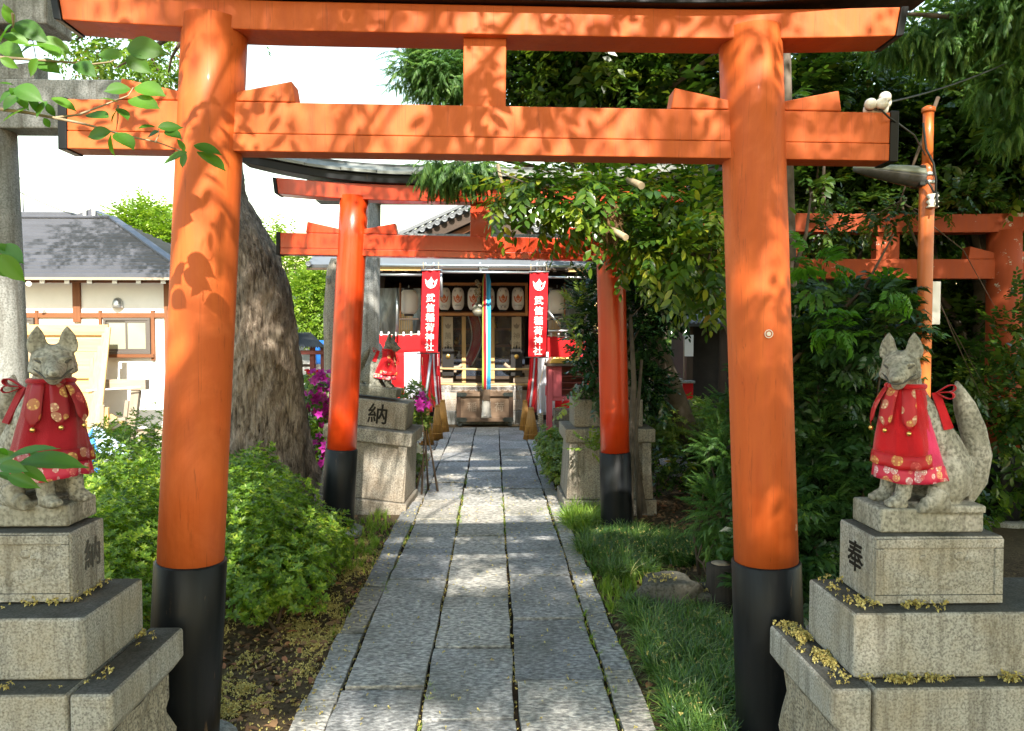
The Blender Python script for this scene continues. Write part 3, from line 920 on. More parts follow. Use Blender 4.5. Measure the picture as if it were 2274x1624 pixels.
P1 = dict(half_base=1.087, half_top=0.951, z_top=2.60, r_base=0.115, r_top=0.110, sleeve=0.685, nuki=(2.14, 2.312), nuki_half=1.445, nuki_t=0.10,
          wedge=(0.195, 0.03, 0.072), boards=[0.36, 0.64], strut=(0.0, 0.15), lintel=(2.548, 2.648), lintel_half=1.442, lintel_t=0.145, rise=0.022,
          roof_half=1.60, fascia=0.07, roof_rise=0.06, pitch=0.10)
gate1 = torii('torii_gate', 'large orange wooden gate nearest the viewer, framing the path', (-0.05, 2.70, 0), rad(0.5), P1, M['vermilion_faded'], M['black_paint'])
P2 = dict(half_base=1.085, half_top=0.975, z_top=2.55, r_base=0.113, r_top=0.108, sleeve=0.622, nuki=(2.098, 2.262), nuki_half=1.52, nuki_t=0.11,
          wedge=(0.235, 0.035, 0.085), boards=[0.3, 0.7], strut=(-0.01, 0.16), lintel=(2.515, 2.632), lintel_half=1.53, lintel_t=0.15, rise=0.035,
          roof_half=1.80, fascia=0.062, roof_rise=0.085, pitch=0.085)
gate2 = torii('torii_gate', 'glossy red-orange wooden gate with grey sheet-metal roof, second along the path', (-0.12, 5.75, 0), rad(0.9), P2, M['vermilion_gloss'], M['black_paint'])
P3 = dict(half_base=1.02, half_top=0.98, z_top=2.36, r_base=0.13, r_top=0.125, sleeve=0.55, nuki=(1.968, 2.126), nuki_half=1.5, nuki_t=0.11,
          wedge=(0.2, 0.05, 0.10), boards=[1.0], strut=(0.0, 0.19), lintel=(2.336, 2.482), lintel_half=1.55, lintel_t=0.16, rise=0.05,
          roof_half=1.7, fascia=0.06, roof_rise=0.08, pitch=0.08)
gate3 = torii('torii_gate', 'weathered dull red gate with peeling paint among the dark trees, behind the lamp post', (3.18, 6.0, 0), 0, P3, M['vermilion_old'], M['black_paint'], roofed=False)

# the round scar on the near right column of the first gate, and a streak of bare wood on the left one
p = at(1699, 736, 2.584)
mb = MB()
for r0, r1 in ((0.0, 0.008), (0.0125, 0.0150)):
    vs = [(p[0] + r * math.cos(a) , p[1], p[2] + r * math.sin(a)) for r in (max(r0, 0.0005), r1) for a in [2 * math.pi * k / 20 for k in range(20)]]
    mb.raw(vs, [(k, (k + 1) % 20, 20 + (k + 1) % 20, 20 + k) for k in range(20)])
c1r = [o for o in gate1.children if o.name.startswith('column')][1]
mb.build('bolt_plug', M['porcelain'], c1r, world=True, solid=0.003)

# stone gates
def stone_torii(label, loc, P, rotz=0):
    t = thing('stone_torii', label, 'torii gate', loc, (0, 0, rotz))
    for s in (-1, 1):
        mb = MB(); zs = [-0.05, 0.8, 1.6, P['lintel'][0]]
        mb.tube([(s * (P['half'] + 0.06 * (1 - z / P['lintel'][0])), 0, z) for z in zs], [P['r'] * (1.06 - 0.08 * z / 3) for z in zs], 28)
        c = mb.build('column', M['stone_grey'], t)
        for d in (-1, 1):
            a = s * P['half'] + d * (P['r'] - 0.02); b = s * P['half'] + d * (P['r'] + P['wl'])
            z0 = P['nuki'][1] + 0.002
            poly = [(a, z0), (b, z0), (b, z0 + 0.085), (a, z0 + 0.06)]
            if d < 0: poly = poly[::-1]
            MB().prism(poly, -0.06, 0.06).build('wedge', M['stone_grey'], t, bev=0.005)
    MB().bx(-P['nl'], P['nl'], -0.075, 0.075, *P['nuki']).build('tie_beam', M['stone_grey'], t, bev=0.008)
    MB().bx(-0.09, 0.09, -0.07, 0.07, P['nuki'][1] + 0.001, P['lintel'][0] - 0.001).build('strut', M['stone_grey'], t, bev=0.006)
    MB().bx(-P['ll'], P['ll'], -0.11, 0.11, *P['lintel']).build('lintel', M['stone_grey'], t, bev=0.01)
    z = P['lintel'][1]
    MB().prism([(-P['ll'] - 0.08, z + 0.05), (-P['ll'] * 0.5, z + 0.002), (P['ll'] * 0.5, z + 0.002), (P['ll'] + 0.08, z + 0.05), (P['ll'] + 0.12, z + 0.2), (P['ll'] * 0.5, z + 0.14), (-P['ll'] * 0.5, z + 0.14), (-P['ll'] - 0.12, z + 0.2)], -0.14, 0.14).build('cap_beam', M['stone_grey'], t, bev=0.01)
    return t
stone_torii('grey stone gate at the upper left corner behind the left fox statue', (-3.42, 3.75, 0), dict(half=0.95, r=0.115, nuki=(2.50, 2.735), nl=1.655, lintel=(2.98, 3.2), ll=1.31, wl=0.15))
stone_torii('pale grey stone gate standing just behind the second wooden gate', (0.0, 8.0, 0), dict(half=1.30, r=0.112, nuki=(2.40, 2.585), nl=1.75, lintel=(2.915, 3.06), ll=1.85, wl=0.15))
# ------------------------------------------------------------------ granite pedestals of the two near foxes
def pedestal(label, side, slab_, mid, block, char):
    """side -1 left of the path, +1 right of it; tiers are (x0, x1, y0, y1, z0, z1)"""
    cx = (block[0] + block[1]) / 2; cy = (block[2] + block[3]) / 2
    t = thing('stone_pedestal', label, 'pedestal', (cx, cy, 0))
    x0, x1, y0, y1, z0, z1 = slab_
    inner = x0 if side > 0 else x1
    j = inner + side * 0.118
    def tier(name, x0, x1, y0, y1, z0, z1, mat_, bev, cham=0.0):
        mb = MB()
        if cham:
            a, b = (x0, x1)
            if side > 0: poly = [(a + cham, z0), (b, z0), (b, z1), (a, z1), (a, z0 + cham * 1.3)]
            else: poly = [(a, z0), (b - cham, z0), (b, z0 + cham * 1.3), (b, z1), (a, z1)]
            mb.prism(poly, y0, y1)
        else:
            mb.bx(x0, x1, y0, y1, z0, z1)
        return mb.build(name, mat_, t, world=True, bev=bev, seg=3)
    # lower tier: a corner stone and a long stone
    if side > 0:
        tier('corner_stone', x0, j - 0.003, y0, y1, z0, z1, M['granite'], 0.014, 0.04)
        tier('long_stone', j + 0.003, x1, y0 + 0.002, y1, z0, z1, M['granite'], 0.012)
    else:
        tier('corner_stone', j + 0.003, x1, y0, y1, z0, z1, M['granite'], 0.014, 0.04)
        tier('long_stone', x0, j - 0.003, y0 + 0.002, y1, z0, z1, M['granite'], 0.012)
    # rough base below it, of irregular outline
    mb = MB(); nx, nz = 14, 8
    bx0, bx1 = (x0 + 0.045, x1) if side > 0 else (x0, x1 - 0.045)
    def wob(a, b): return 0.008 * math.sin(a * 23 + b * 11) + 0.006 * math.sin(a * 51 - b * 37) + random.uniform(-.004, .004)
    pts = [(bx0, y0 + 0.05), (bx1, y0 + 0.05), (bx1, y1 - 0.03), (bx0, y1 - 0.03)]
    ring = []
    for (ax, ay), (bx_, by_) in zip(pts, pts[1:] + pts[:1]):
        for k in range(8):
            ring.append((ax + (bx_ - ax) * k / 8, ay + (by_ - ay) * k / 8))
    n = len(ring); vs = []
    for i in range(nz):
        z = -0.05 + (z0 - 0.002 + 0.05) * i / (nz - 1)
        for k, (x, y) in enumerate(ring):
            w = wob(k * 0.2, z * 3) * (1 if i < nz - 1 else 0.2) - 0.02 * (1 - i / nz)
            vs.append((x + w * (1 if x > cx else -1) * -1, y + w * (1 if y > cy else -1) * -1, z))
    fs = [(i * n + k, i * n + (k + 1) % n, (i + 1) * n + (k + 1) % n, (i + 1) * n + k) for i in range(nz - 1) for k in range(n)]
    fs.append(tuple((nz - 1) * n + k for k in range(n)))
    mb.raw(vs, fs, False)
    mb.build('rough_base', M['granite_rough'], t, world=True)
    tier('middle_step', *mid, M['granite'], 0.010)
    blk = tier('upper_block', *block, M['granite'], 0.008)
    # sunk panel on the front of the block: a raised border round it and worn relief inside
    bx0, bx1, by0, by1, bz0, bz1 = block
    m_ = 0.028
    fr = MB()
    yy0, yy1 = by0 - 0.006, by0 + 0.004
    fr.bx(bx0 + 0.003, bx1 - 0.003, yy0, yy1, bz1 - m_ - 0.006, bz1 - 0.006)
    fr.bx(bx0 + 0.003, bx1 - 0.003, yy0, yy1, bz0 + 0.003, bz0 + m_)
    fr.bx(bx0 + 0.003, bx0 + m_, yy0, yy1, bz0 + m_ + 0.0005, bz1 - m_ - 0.0065)
    fr.bx(bx1 - m_, bx1 - 0.003, yy0, yy1, bz0 + m_ + 0.0005, bz1 - m_ - 0.0065)
    fr.build('panel_border', M['granite'], blk, world=True, bev=0.003)
    rl = MB()
    W = bx1 - bx0; zc = (bz0 + bz1) / 2
    for (a, b, c, d, r) in [(0.3, -0.03, 0.17, 0.02, 14), (0.62, -0.03, 0.2, 0.024, -12), (0.8, 0.02, 0.1, 0.02, 30)]:
        rl.ell((bx0 + a * W, by0 + 0.001, zc + b), (c * W, 0.0035, d), 18, 8, Matrix.Rotation(rad(r), 3, 'Y'))
    for (a, b, r) in [(0.38, 0.035, 0.012), (0.66, 0.04, 0.016), (0.72, 0.03, 0.010), (0.52, -0.04, 0.011)]:
        rl.ell((bx0 + a * W, by0, zc + b), (r, 0.004, r * 0.8), 12, 6)
    rl.build('relief_carving', M['granite'], blk, world=True)
    # the carved character on the side towards the path
    ch = MB()
    fx = (bx0 - 0.0012) if side > 0 else (bx1 + 0.0012)
    yc = (by0 + by1) / 2 + (0.0 if side > 0 else 0.02); zc = (bz0 + bz1) / 2 + 0.012
    put_text(ch, char, 0.098, (lambda a, b: (fx, yc - a, zc + b)) if side > 0 else (lambda a, b: (fx, yc + a, zc + b)), 0.018, depth=(-side * 0.0004, 0, 0))
    ch.build('carved_character', M['carved_dark'] if side > 0 else M['carved_grey'], blk, world=True)
    return t
pedestal('stepped granite pedestal under the right fox statue, carved with a character', 1,
         (0.925, 1.88, 1.98, 2.445, 0.39, 0.536), (1.012, 1.80, 2.034, 2.34, 0.5385, 0.725), (1.095, 1.475, 2.095, 2.31, 0.7275, 0.925), '奉')
pedestal('stepped granite pedestal under the left fox statue, topped with dark grime', -1,
         (-1.98, -1.03, 2.0, 2.475, 0.39, 0.536), (-1.92, -1.142, 2.081, 2.431, 0.5385, 0.715), (-1.63, -1.242, 2.2, 2.391, 0.7175, 0.925), '納')

# ------------------------------------------------------------------ stone foxes
def fox(name, label, loc, rotz, sx, scale, head_yaw, stone, bib=('cloth_red', 'brocade', 'cloth_pink', 'floral_trim'), plinth=None, tilt=(0, 0), detail=True, group=None, xs=1.0, flare=1.0):
    t = thing(name, label, 'fox statue', loc, (tilt[0], tilt[1], rotz), group)
    t.scale = (scale * xs, scale, scale)
    F = lambda p: (sx * p[0], p[1], p[2])
    mb = MB()
    def cap(pts, rs, n=14): mb.tube([F(p) for p in pts], rs, n)
    def ell(c, r): mb.ell(F(c), r, 16, 10)
    # trunk from rump to neck
    cap([(-0.125, 0, 0.03), (-0.115, 0, 0.10), (-0.075, 0, 0.17), (-0.02, 0, 0.24), (0.03, 0, 0.30), (0.052, 0, 0.355), (0.062, 0, 0.41)],
        [0.056, 0.074, 0.071, 0.068, 0.064, 0.054, 0.048])
    ell((0.035, 0, 0.25), (0.058, 0.064, 0.08))
    for s in (-1, 1):
        ell((-0.075, s * 0.055, 0.085), (0.074, 0.038, 0.076))                      # haunch
        cap([(-0.02, s * 0.08, 0.06), (0.0, s * 0.082, 0.02)], [0.034, 0.026])
        cap([(-0.05, s * 0.08, 0.018), (0.035, s * 0.083, 0.016)], [0.024, 0.022])     # hind foot
        cap([(0.05, s * 0.04, 0.26), (0.068, s * 0.044, 0.17), (0.074, s * 0.045, 0.09), (0.083, s * 0.046, 0.03)], [0.042, 0.034, 0.026, 0.024])
        cap([(0.078, s * 0.046, 0.02), (0.122, s * 0.048, 0.014)], [0.026, 0.02])      # front paw
        for q in (-1, 0, 1):
            ell((0.13, s * 0.048 + q * 0.012, 0.012), (0.014, 0.008, 0.012))
    cap([(-0.17, 0, 0.018), (-0.205, 0, 0.075), (-0.213, 0, 0.15), (-0.19, 0, 0.23), (-0.16, 0, 0.30), (-0.137, 0, 0.35), (-0.128, 0, 0.38)], [0.028, 0.036, 0.041, 0.041, 0.035, 0.020, 0.005])
    mb.bx(*sorted((F((-0.178, 0, 0))[0], F((0.05, 0, 0))[0])), -0.09, 0.09, -0.01, 0.014)
    # head
    H = Matrix.Translation(F((0.078, -0.012, 0.425))) @ Euler((0, 0, math.pi - head_yaw if sx < 0 else head_yaw)).to_matrix().to_4x4() @ Euler((0, rad(8), 0)).to_matrix().to_4x4()
    def hp(p): return tuple(H @ Vector(p))
    H3 = H.to_3x3()
    mb.ell(hp((-0.008, 0, 0.0)), (0.056, 0.060, 0.048), 16, 10, H3)
    mb.ell(hp((0.008, 0, -0.02)), (0.046, 0.061, 0.034), 16, 10, H3)
    mb.tube([hp((0.015, 0, -0.008)), hp((0.06, 0, -0.018)), hp((0.098, 0, -0.026))], [0.046, 0.031, 0.021], 14)
    mb.tube([hp((0.02, 0, -0.035)), hp((0.085, 0, -0.044))], [0.032, 0.015], 12)
    mb.ell(hp((0.104, 0, -0.019)), (0.015, 0.016, 0.012), 12, 8, H3)
    for s in (-1, 1):
        ear = [(0.031, -0.0), (0.035, 0.022), (0.026, 0.05), (0.004, 0.078), (-0.012, 0.056), (-0.022, 0.024), (-0.02, -0.004)]
        n = len(ear); vs = []
        for xx in (-0.016, 0.014):
            vs += [hp((xx - 0.012 - (0.006 if xx > 0 else 0) * (z / 0.08), s * (0.034 + y * 0.92), 0.026 + z)) for y, z in ear]
        fs = [tuple(range(n)), tuple(range(2 * n - 1, n - 1, -1))] + [(i, n + i, n + (i + 1) % n, (i + 1) % n) for i in range(n)]
        if s * sx < 0: fs = [f[::-1] for f in fs]
        mb.raw(vs, fs)
        mb.tube([hp((0.026, s * 0.016, 0.024)), hp((0.05, s * 0.027, 0.014)), hp((0.034, s * 0.05, 0.016))], [0.006, 0.0075, 0.005], 6)   # brow
        mb.tube([hp((0.04, s * 0.04, -0.03)), hp((0.016, s * 0.056, -0.026)), hp((-0.01, s * 0.058, -0.008))], [0.007, 0.010, 0.006], 6)   # cheek tuft
    body = mb.build('body', stone, t)
    md = body.modifiers.new('remesh', 'REMESH'); md.mode = 'VOXEL'; md.voxel_size = 0.0048 if detail else 0.007; md.use_smooth_shade = True
    md = body.modifiers.new('smooth', 'SMOOTH'); md.factor = 0.5; md.iterations = 5
    if detail:
        for s in (-1, 1):
            ey = MB()
            ey.tube([hp((0.054, s * 0.021, 0.0)), hp((0.047, s * 0.033, 0.005)), hp((0.034, s * 0.046, 0.010))], [0.002, 0.0048, 0.002], 6)
            ey.build('eye_slit', M['carved_grey'], body)
        mo = MB()
        for s in (-1, 1):
            mo.tube([hp((0.112, 0, -0.034)), hp((0.09, s * 0.0205, -0.034)), hp((0.055, s * 0.034, -0.028)), hp((0.03, s * 0.049, -0.018))], 0.0028, 6)
        mo.build('mouth_line', M['carved_grey'], body)
    if plinth:
        x0, x1, y0, y1, z0, z1 = plinth
        MB().bx(x0, x1, y0, y1, z0, z1).build('plinth', stone, t, bev=0.008, seg=3)
    # bib: neck band, red upper cloth with woven hem, longer cloth below, streamers with bells, bow
    def surf(th, u, g=0.0, long_=False):
        zt, zb = 0.365, (0.125 if not long_ else 0.082)
        if long_: g = g - 0.006
        z = zt + (zb - zt) * u
        cx = 0.052 + 0.002 * u - (0.022 * u if long_ else 0)
        rx = 0.054 + flare * 0.046 * u ** 0.7 + (0.026 * u if long_ else 0)
        ry = 0.056 + flare * 0.044 * u ** 0.7 + (0.008 * u if long_ else 0)
        w = 0.008 * u * math.sin(4 * th + (1.0 if long_ else 0.3) + 2 * u) + 0.005 * u * math.sin(9 * th + 3 * u) + 0.0012 * math.sin(23 * th + 9 * u)
        r = 1.0
        return F((cx + (rx * r + w + g) * math.cos(th), (ry * r + w + g) * math.sin(th), z + 0.006 * u * math.cos(3 * th)))
    a0, a1 = rad(-148), rad(148)
    A = lambda q: a0 + (a1 - a0) * q
    MB().grid(lambda a, b: surf(A(a), b * 0.86), 56, 12).build('upper_cloth', M[bib[0]], t, solid=0.003)
    MB().grid(lambda a, b: surf(A(a), 0.84 + b * 0.16, 0.0025), 56, 4).build('woven_hem', M[bib[1]], t, solid=0.003)
    b0, b1 = rad(-165), rad(165)
    B = lambda q: b0 + (b1 - b0) * q
    MB().grid(lambda a, b: surf(B(a), 0.3 + b * 0.56, 0, True), 56, 8).build('lower_cloth', M[bib[2]], t, solid=0.003)
    MB().grid(lambda a, b: surf(B(a), 0.84 + b * 0.16, 0.002, True), 56, 4).build('flowered_hem', M[bib[3]], t, solid=0.003)
    nb = MB()
    nb.tube([surf(2 * math.pi * k / 24, 0.0, 0.002) for k in range(25)], 0.009, 8).build('neck_band', M[bib[0]], t)
    for k, (th, fl) in enumerate([(rad(-66), 0.006), (rad(-22), 0.014), (rad(14), 0.02)]):
        st = MB(); L = 0.50
        def sp(a, b):
            half = 0.30 * (1 - 0.28 * b) * (1 if b < 0.82 else max(0.02, (1 - b) / 0.18))
            u = 0.02 + L * b
            return surf(th + (a - 0.5) * 2 * half, u, 0.006 + fl * math.sin(b * 2.2))
        st.grid(sp, 5, 14)
        s_ = st.build('streamer', M[bib[1]], t, solid=0.002)
        e = Vector(sp(0.5, 1.0)) + Vector((0, 0, -0.009))
        MB().ell(e, (0.0075, 0.0075, 0.008), 12, 8).build('bell', M['gold'], s_)
    bow = MB()
    bk = (-0.035, -0.03, 0.345)
    for d, l in (((-0.80, -0.35, 0.30), 0.06), ((-0.62, -0.7, -0.12), 0.055)):
        d = Vector(d).normalized(); sd = d.cross(Vector((0, 0, 1))).normalized(); up_ = sd.cross(d)
        def lp_(u, v):
            a = 2 * math.pi * u
            q = Vector(bk) + d * (l / 2 * (1 - math.cos(a))) + up_ * (0.010 * math.sin(a) * (1 - math.cos(a)) / 1.3) + sd * (0.024 * (v - 0.5) * (0.35 + 0.65 * (1 - math.cos(a)) / 2))
            return F(q)
        bow.grid(lp_, 20, 3)
    for ex, ey_ in ((-0.065, -0.06), (-0.05, -0.075)):
        bow.bar(F(bk), F((ex, ey_, 0.24)), 0.026, 0.004, (0, 1, 0))
    bow.build('bow', M[bib[0]], t, solid=0.003)
    return t
fox('fox_statue', 'stone fox statue in a red and pink bib, tail raised, on the right pedestal', (1.283, 2.205, 0.995), 0, -1, 0.98, rad(-50), M['fox_stone'], xs=0.88,
    plinth=(-0.176, 0.182, -0.075, 0.10, -0.071, 0.002))
fox('fox_statue', 'stone fox statue in a wide dark red bib with gold streamers, on the left pedestal', (-1.392, 2.325, 0.994), rad(-26), 1, 1.02, rad(-34), M['fox_stone'],
    bib=('cloth_dark_red', 'brocade_dark', 'cloth_dark_red', 'floral_trim'), flare=1.0)
lf = [o for o in bpy.data.objects if o.get('label', '').startswith('stone fox statue in a wide')][0]
pl = MB().bx(-0.165, 0.115, -0.075, 0.085, -0.063, 0.002).build('plinth', M['fox_stone'], lf, bev=0.008, seg=3)
pl.matrix_local = Matrix.Rotation(rad(26), 4, 'Z')

# ------------------------------------------------------------------ the second pair, on tall pedestals
def tall_pedestal(label, loc, rot, side, char=None):
    t = thing('stone_pedestal', label, 'pedestal', loc, rot)
    MB().bx(-0.40, 0.40, -0.33, 0.33, -0.08, 0.105).build('base_stone', M['stone_weathered'], t, bev=0.012)
    mb = MB()
    for (h, z) in (((0.375, 0.305), 0.106), ((0.345, 0.275), 0.595)): pass
    vs = []
    for hx, hy, z in ((0.375, 0.305, 0.107), (0.345, 0.28, 0.595)):
        vs += [(-hx, -hy, z), (hx, -hy, z), (hx, hy, z), (-hx, hy, z)]
    mb.raw(vs, [(3, 2, 1, 0), (4, 5, 6, 7)] + [(k, (k + 1) % 4, 4 + (k + 1) % 4, 4 + k) for k in range(4)])
    sh = mb.build('shaft', M['stone_weathered'], t, bev=0.01)
    for s in (-1, 1):
        MB().bx(*sorted((s * 0.275, s * 0.352)), -0.315, -0.29, 0.109, 0.592).build('corner_pilaster', M['stone_weathered'], sh, bev=0.006)
    MB().bx(-0.385, 0.385, -0.325, 0.325, 0.597, 0.715).build('cap_slab', M['stone_weathered'], t, bev=0.012)
    b = MB().bx(-0.30, 0.30, -0.2, 0.2, 0.717, 0.955).build('upper_block', M['stone_weathered'], t, bev=0.01)
    if char:
        c = MB()
        put_text(c, char, 0.185, lambda a, z: (0.045 + a, -0.2015, 0.838 + z), 0.014, depth=(0, -0.0005, 0))
        c.build('carved_character', M['carved_dark'], b)
    return t
tall_pedestal('leaning stone pedestal with a carved character, behind the second gate on the left', (-1.135, 6.72, 0), (0, rad(6.3), rad(-3)), -1, '納')
tall_pedestal('stone pedestal half hidden behind the right column of the second gate', (1.0, 6.62, 0), (0, 0, 0), 1)
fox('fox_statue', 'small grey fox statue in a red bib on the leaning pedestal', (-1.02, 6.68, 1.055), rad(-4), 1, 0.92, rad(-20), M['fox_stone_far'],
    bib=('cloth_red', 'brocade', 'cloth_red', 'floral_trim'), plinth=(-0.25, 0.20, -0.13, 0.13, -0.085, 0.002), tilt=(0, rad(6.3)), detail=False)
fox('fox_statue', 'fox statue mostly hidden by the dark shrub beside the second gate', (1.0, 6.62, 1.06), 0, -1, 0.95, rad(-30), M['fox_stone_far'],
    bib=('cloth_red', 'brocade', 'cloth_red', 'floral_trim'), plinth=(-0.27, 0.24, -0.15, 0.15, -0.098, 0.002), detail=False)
# ------------------------------------------------------------------ white house on the left
HX, HY = -4.46, 10.5
h = thing('white_house', 'low white plaster house with brown timbers and grey hipped roof', 'house', (-6.9, 12.0, 0))
def hb(mb, name, mat_, parent=None, **k): return mb.build(name, mat_, parent or h, world=True, **k)
hb(MB().bx(-11, HX, HY, 13.6, 0.215, 2.36), 'wall', M['plaster'])
hb(MB().bx(-11.02, HX + 0.02, HY - 0.02, 13.62, -0.03, 0.13), 'foundation', M['concrete'])
hb(MB().bx(-11.01, HX + 0.012, HY - 0.012, 13.61, 0.1305, 0.2145), 'sill_beam', M['wood_grey_x'])
fy = HY - 0.03
for x0, x1, z0, z1 in ((-5.807, -5.703, 1.70, 2.30), (-4.56, -4.44, 1.0, 2.30), (-6.325, -6.285, 1.62, 1.865), (-5.46, -5.42, 1.62, 1.865), (-4.745, -4.695, 1.17, 1.865), (-7.3, -7.2, 1.7, 2.3)):
    hb(MB().bx(x0, x1, fy - 0.006, HY + 0.02, z0, z1), 'timber_post', M['wood_brown'], bev=0.004)
hb(MB().bx(-11, HX - 0.02, fy, HY + 0.02, 1.762, 1.83), 'timber_rail', M['wood_brown_x'], bev=0.004)
hb(MB().bx(-11, HX + 0.02, fy - 0.01, HY + 0.03, 2.245, 2.34), 'wall_plate', M['wood_brown_x'], bev=0.004)
def sash_window(x0, x1, z0, z1):
    w = hb(MB().bx(x0, x1, HY - 0.05, HY - 0.012, z1 - 0.035, z1).bx(x0, x1, HY - 0.05, HY - 0.012, z0, z0 + 0.035)
           .bx(x0, x0 + 0.035, HY - 0.05, HY - 0.012, z0 + 0.035, z1 - 0.035).bx(x1 - 0.035, x1, HY - 0.05, HY - 0.012, z0 + 0.035, z1 - 0.035), 'window', M['window_frame'], bev=0.003)
    mid = (x0 + x1) / 2
    for a, b, y in ((x0 + 0.037, mid + 0.02, HY - 0.03), (mid - 0.02, x1 - 0.037, HY - 0.042)):
        hb(MB().bx(a, a + 0.028, y, y + 0.012, z0 + 0.037, z1 - 0.037).bx(b - 0.028, b, y, y + 0.012, z0 + 0.037, z1 - 0.037)
           .bx(a + 0.028, b - 0.028, y, y + 0.012, z0 + 0.037, z0 + 0.07).bx(a + 0.028, b - 0.028, y, y + 0.012, z1 - 0.065, z1 - 0.037), 'sash', M['window_frame'], w)
        hb(MB().bx(a + 0.03, b - 0.03, y + 0.004, y + 0.008, z0 + 0.072, z1 - 0.067), 'pane', M['frosted_glass'], w)
    hb(MB().bx(x0 - 0.02, x1 + 0.05, HY - 0.065, HY - 0.002, z0 - 0.05, z0 - 0.002), 'window_sill', M['wood_brown_x'], w, bev=0.003)
sash_window(-5.39, -4.75, 1.26, 1.758)
sash_window(-7.15, -6.335, 1.26, 1.758)
v = MB(); v.lathe([(0.075, 0), (0.072, 0.05), (0.065, 0.09), (0.045, 0.125), (0.015, 0.14)], 20, (-5.2, HY - 0.012, 1.90), 1, 0.9)
hb(v, 'vent_hood', M['steel'])
hb(MB().tube([(-4.40, HY - 0.06, 2.2), (-4.40, HY - 0.06, 0.1)], 0.03, 12), 'downpipe', M['window_frame'])
# eaves lamp
lm = MB().tube([(-6.17, 10.1, 2.21), (-6.14, 10.05, 2.2)], [0.02, 0.035], 12)
hb(lm, 'eaves_lamp', M['white_paint'])
# roof: hipped, of overlapping strips
eX, eY, eZ, rX, rY, rZ, bY = -4.02, 10.1, 2.31, -6.02, 12.0, 3.36, 13.9
roof = hb(MB().raw([(-11, eY, eZ - 0.03), (eX, eY, eZ - 0.03), (rX, rY, rZ - 0.03), (-11, rY, rZ - 0.03), (eX, bY, eZ - 0.03), (-11, bY, eZ - 0.03)],
                   [(0, 1, 2, 3), (1, 4, 2), (4, 5, 3, 2)]), 'roof', M['cable'])
n = 18
for k in range(n):
    t0, t1 = k / n, (k + 0.80) / n
    def P_(x_, t, dz): return (x_, eY + (rY - eY) * t, eZ + (rZ - eZ) * t + dz)
    xa, xb = eX + (rX - eX) * t0, eX + (rX - eX) * t1
    vs = [P_(-11, t0, 0.036), P_(xa, t0, 0.036), P_(xb, t1, 0.004), P_(-11, t1, 0.004), P_(-11, t0, -0.02), P_(xa, t0, -0.02), P_(xb, t1, -0.02), P_(-11, t1, -0.02)]
    hb(MB().raw(vs, [(0, 1, 2, 3), (7, 6, 5, 4), (0, 4, 5, 1), (1, 5, 6, 2), (2, 6, 7, 3), (3, 7, 4, 0)]), 'roof_strip', M['roof_slate'], roof)
    def Q_(y_, t, dz): return (eX + (rX - eX) * t, y_, eZ + (rZ - eZ) * t + dz)
    ya, yb = eY + (rY - eY) * t0, eY + (rY - eY) * t1
    za, zb = bY - (bY - rY) * t0, bY - (bY - rY) * t1
    vs = [Q_(ya, t0, 0.036), Q_(za, t0, 0.036), Q_(zb, t1, 0.004), Q_(yb, t1, 0.004), Q_(ya, t0, -0.02), Q_(za, t0, -0.02), Q_(zb, t1, -0.02), Q_(yb, t1, -0.02)]
    hb(MB().raw(vs, [(0, 1, 2, 3), (7, 6, 5, 4), (0, 4, 5, 1), (1, 5, 6, 2), (2, 6, 7, 3), (3, 7, 4, 0)]), 'roof_strip', M['roof_slate'], roof)
hb(MB().bar((eX, eY, eZ + 0.02), (rX, rY, rZ + 0.03), 0.13, 0.035), 'hip_cap', M['roof_slate'], roof, bev=0.008)
hb(MB().bar((-11, rY, rZ + 0.02), (rX, rY, rZ + 0.02), 0.16, 0.04), 'ridge_cap', M['roof_slate'], roof, bev=0.008)
hb(MB().bx(-11, eX + 0.01, eY - 0.02, eY + 0.02, eZ - 0.055, eZ - 0.022), 'gutter_board', M['wood_grey_x'], roof)
for px in (-37, 19, 75, 131, 182, 239, 293, 349, 392):
    q = at(px, 618, 9.97)
    hb(MB().bar((q[0], 10.16, 2.235), (q[0], 10.5, 2.32), 0.062, 0.045), 'rafter', M['wood_brown'], roof)
    hb(MB().bx(q[0] - 0.032, q[0] + 0.032, 10.146, 10.157, 2.21, 2.26), 'rafter_end', M['white_paint'], roof)

# ------------------------------------------------------------------ timber stacked against the house
tp = thing('timber_hoarding', 'pale yellow timber hoarding panel leaning on the white house', 'timber panel', (-6.0, 9.9, 0))
q0, q1 = at(20, 722, 10.12), at(238, 722, 10.12)
for k in range(9):
    a, b = k / 9, (k + 1) / 9
    z0, z1 = 1.66 - 1.62 * b, 1.66 - 1.62 * a
    y0, y1 = 10.14 - 0.34 * b, 10.14 - 0.34 * a
    x1 = q1[0] - 0.03 * k * 0.3
    MB().raw([(-7.3, y0, z0 + 0.004), (x1, y0, z0 + 0.004), (x1, y1, z1), (-7.3, y1, z1), (-7.3, y0 + 0.03, z0 + 0.004), (x1, y0 + 0.03, z0 + 0.004), (x1, y1 + 0.03, z1), (-7.3, y1 + 0.03, z1)],
             [(0, 1, 2, 3), (7, 6, 5, 4), (0, 4, 5, 1), (1, 5, 6, 2), (2, 6, 7, 3), (3, 7, 4, 0)]).build('board', M['wood_new_x'], tp, world=True, bev=0.003)
for zt in (1.52, 0.95, 0.4):
    yy = 10.14 - 0.34 * (1.66 - zt) / 1.62
    MB().bx(-7.3, q1[0] + 0.01, yy - 0.045, yy - 0.006, zt, zt + 0.05).build('rail', M['wood_new_x'], tp, world=True, bev=0.003)
for xx in (-6.9, -6.25):
    MB().bar((xx, 9.735, 0.02), (xx, 10.04, 1.50), 0.05, 0.03, (0, -1, 0)).build('upright', M['wood_new'], tp, world=True, bev=0.003)
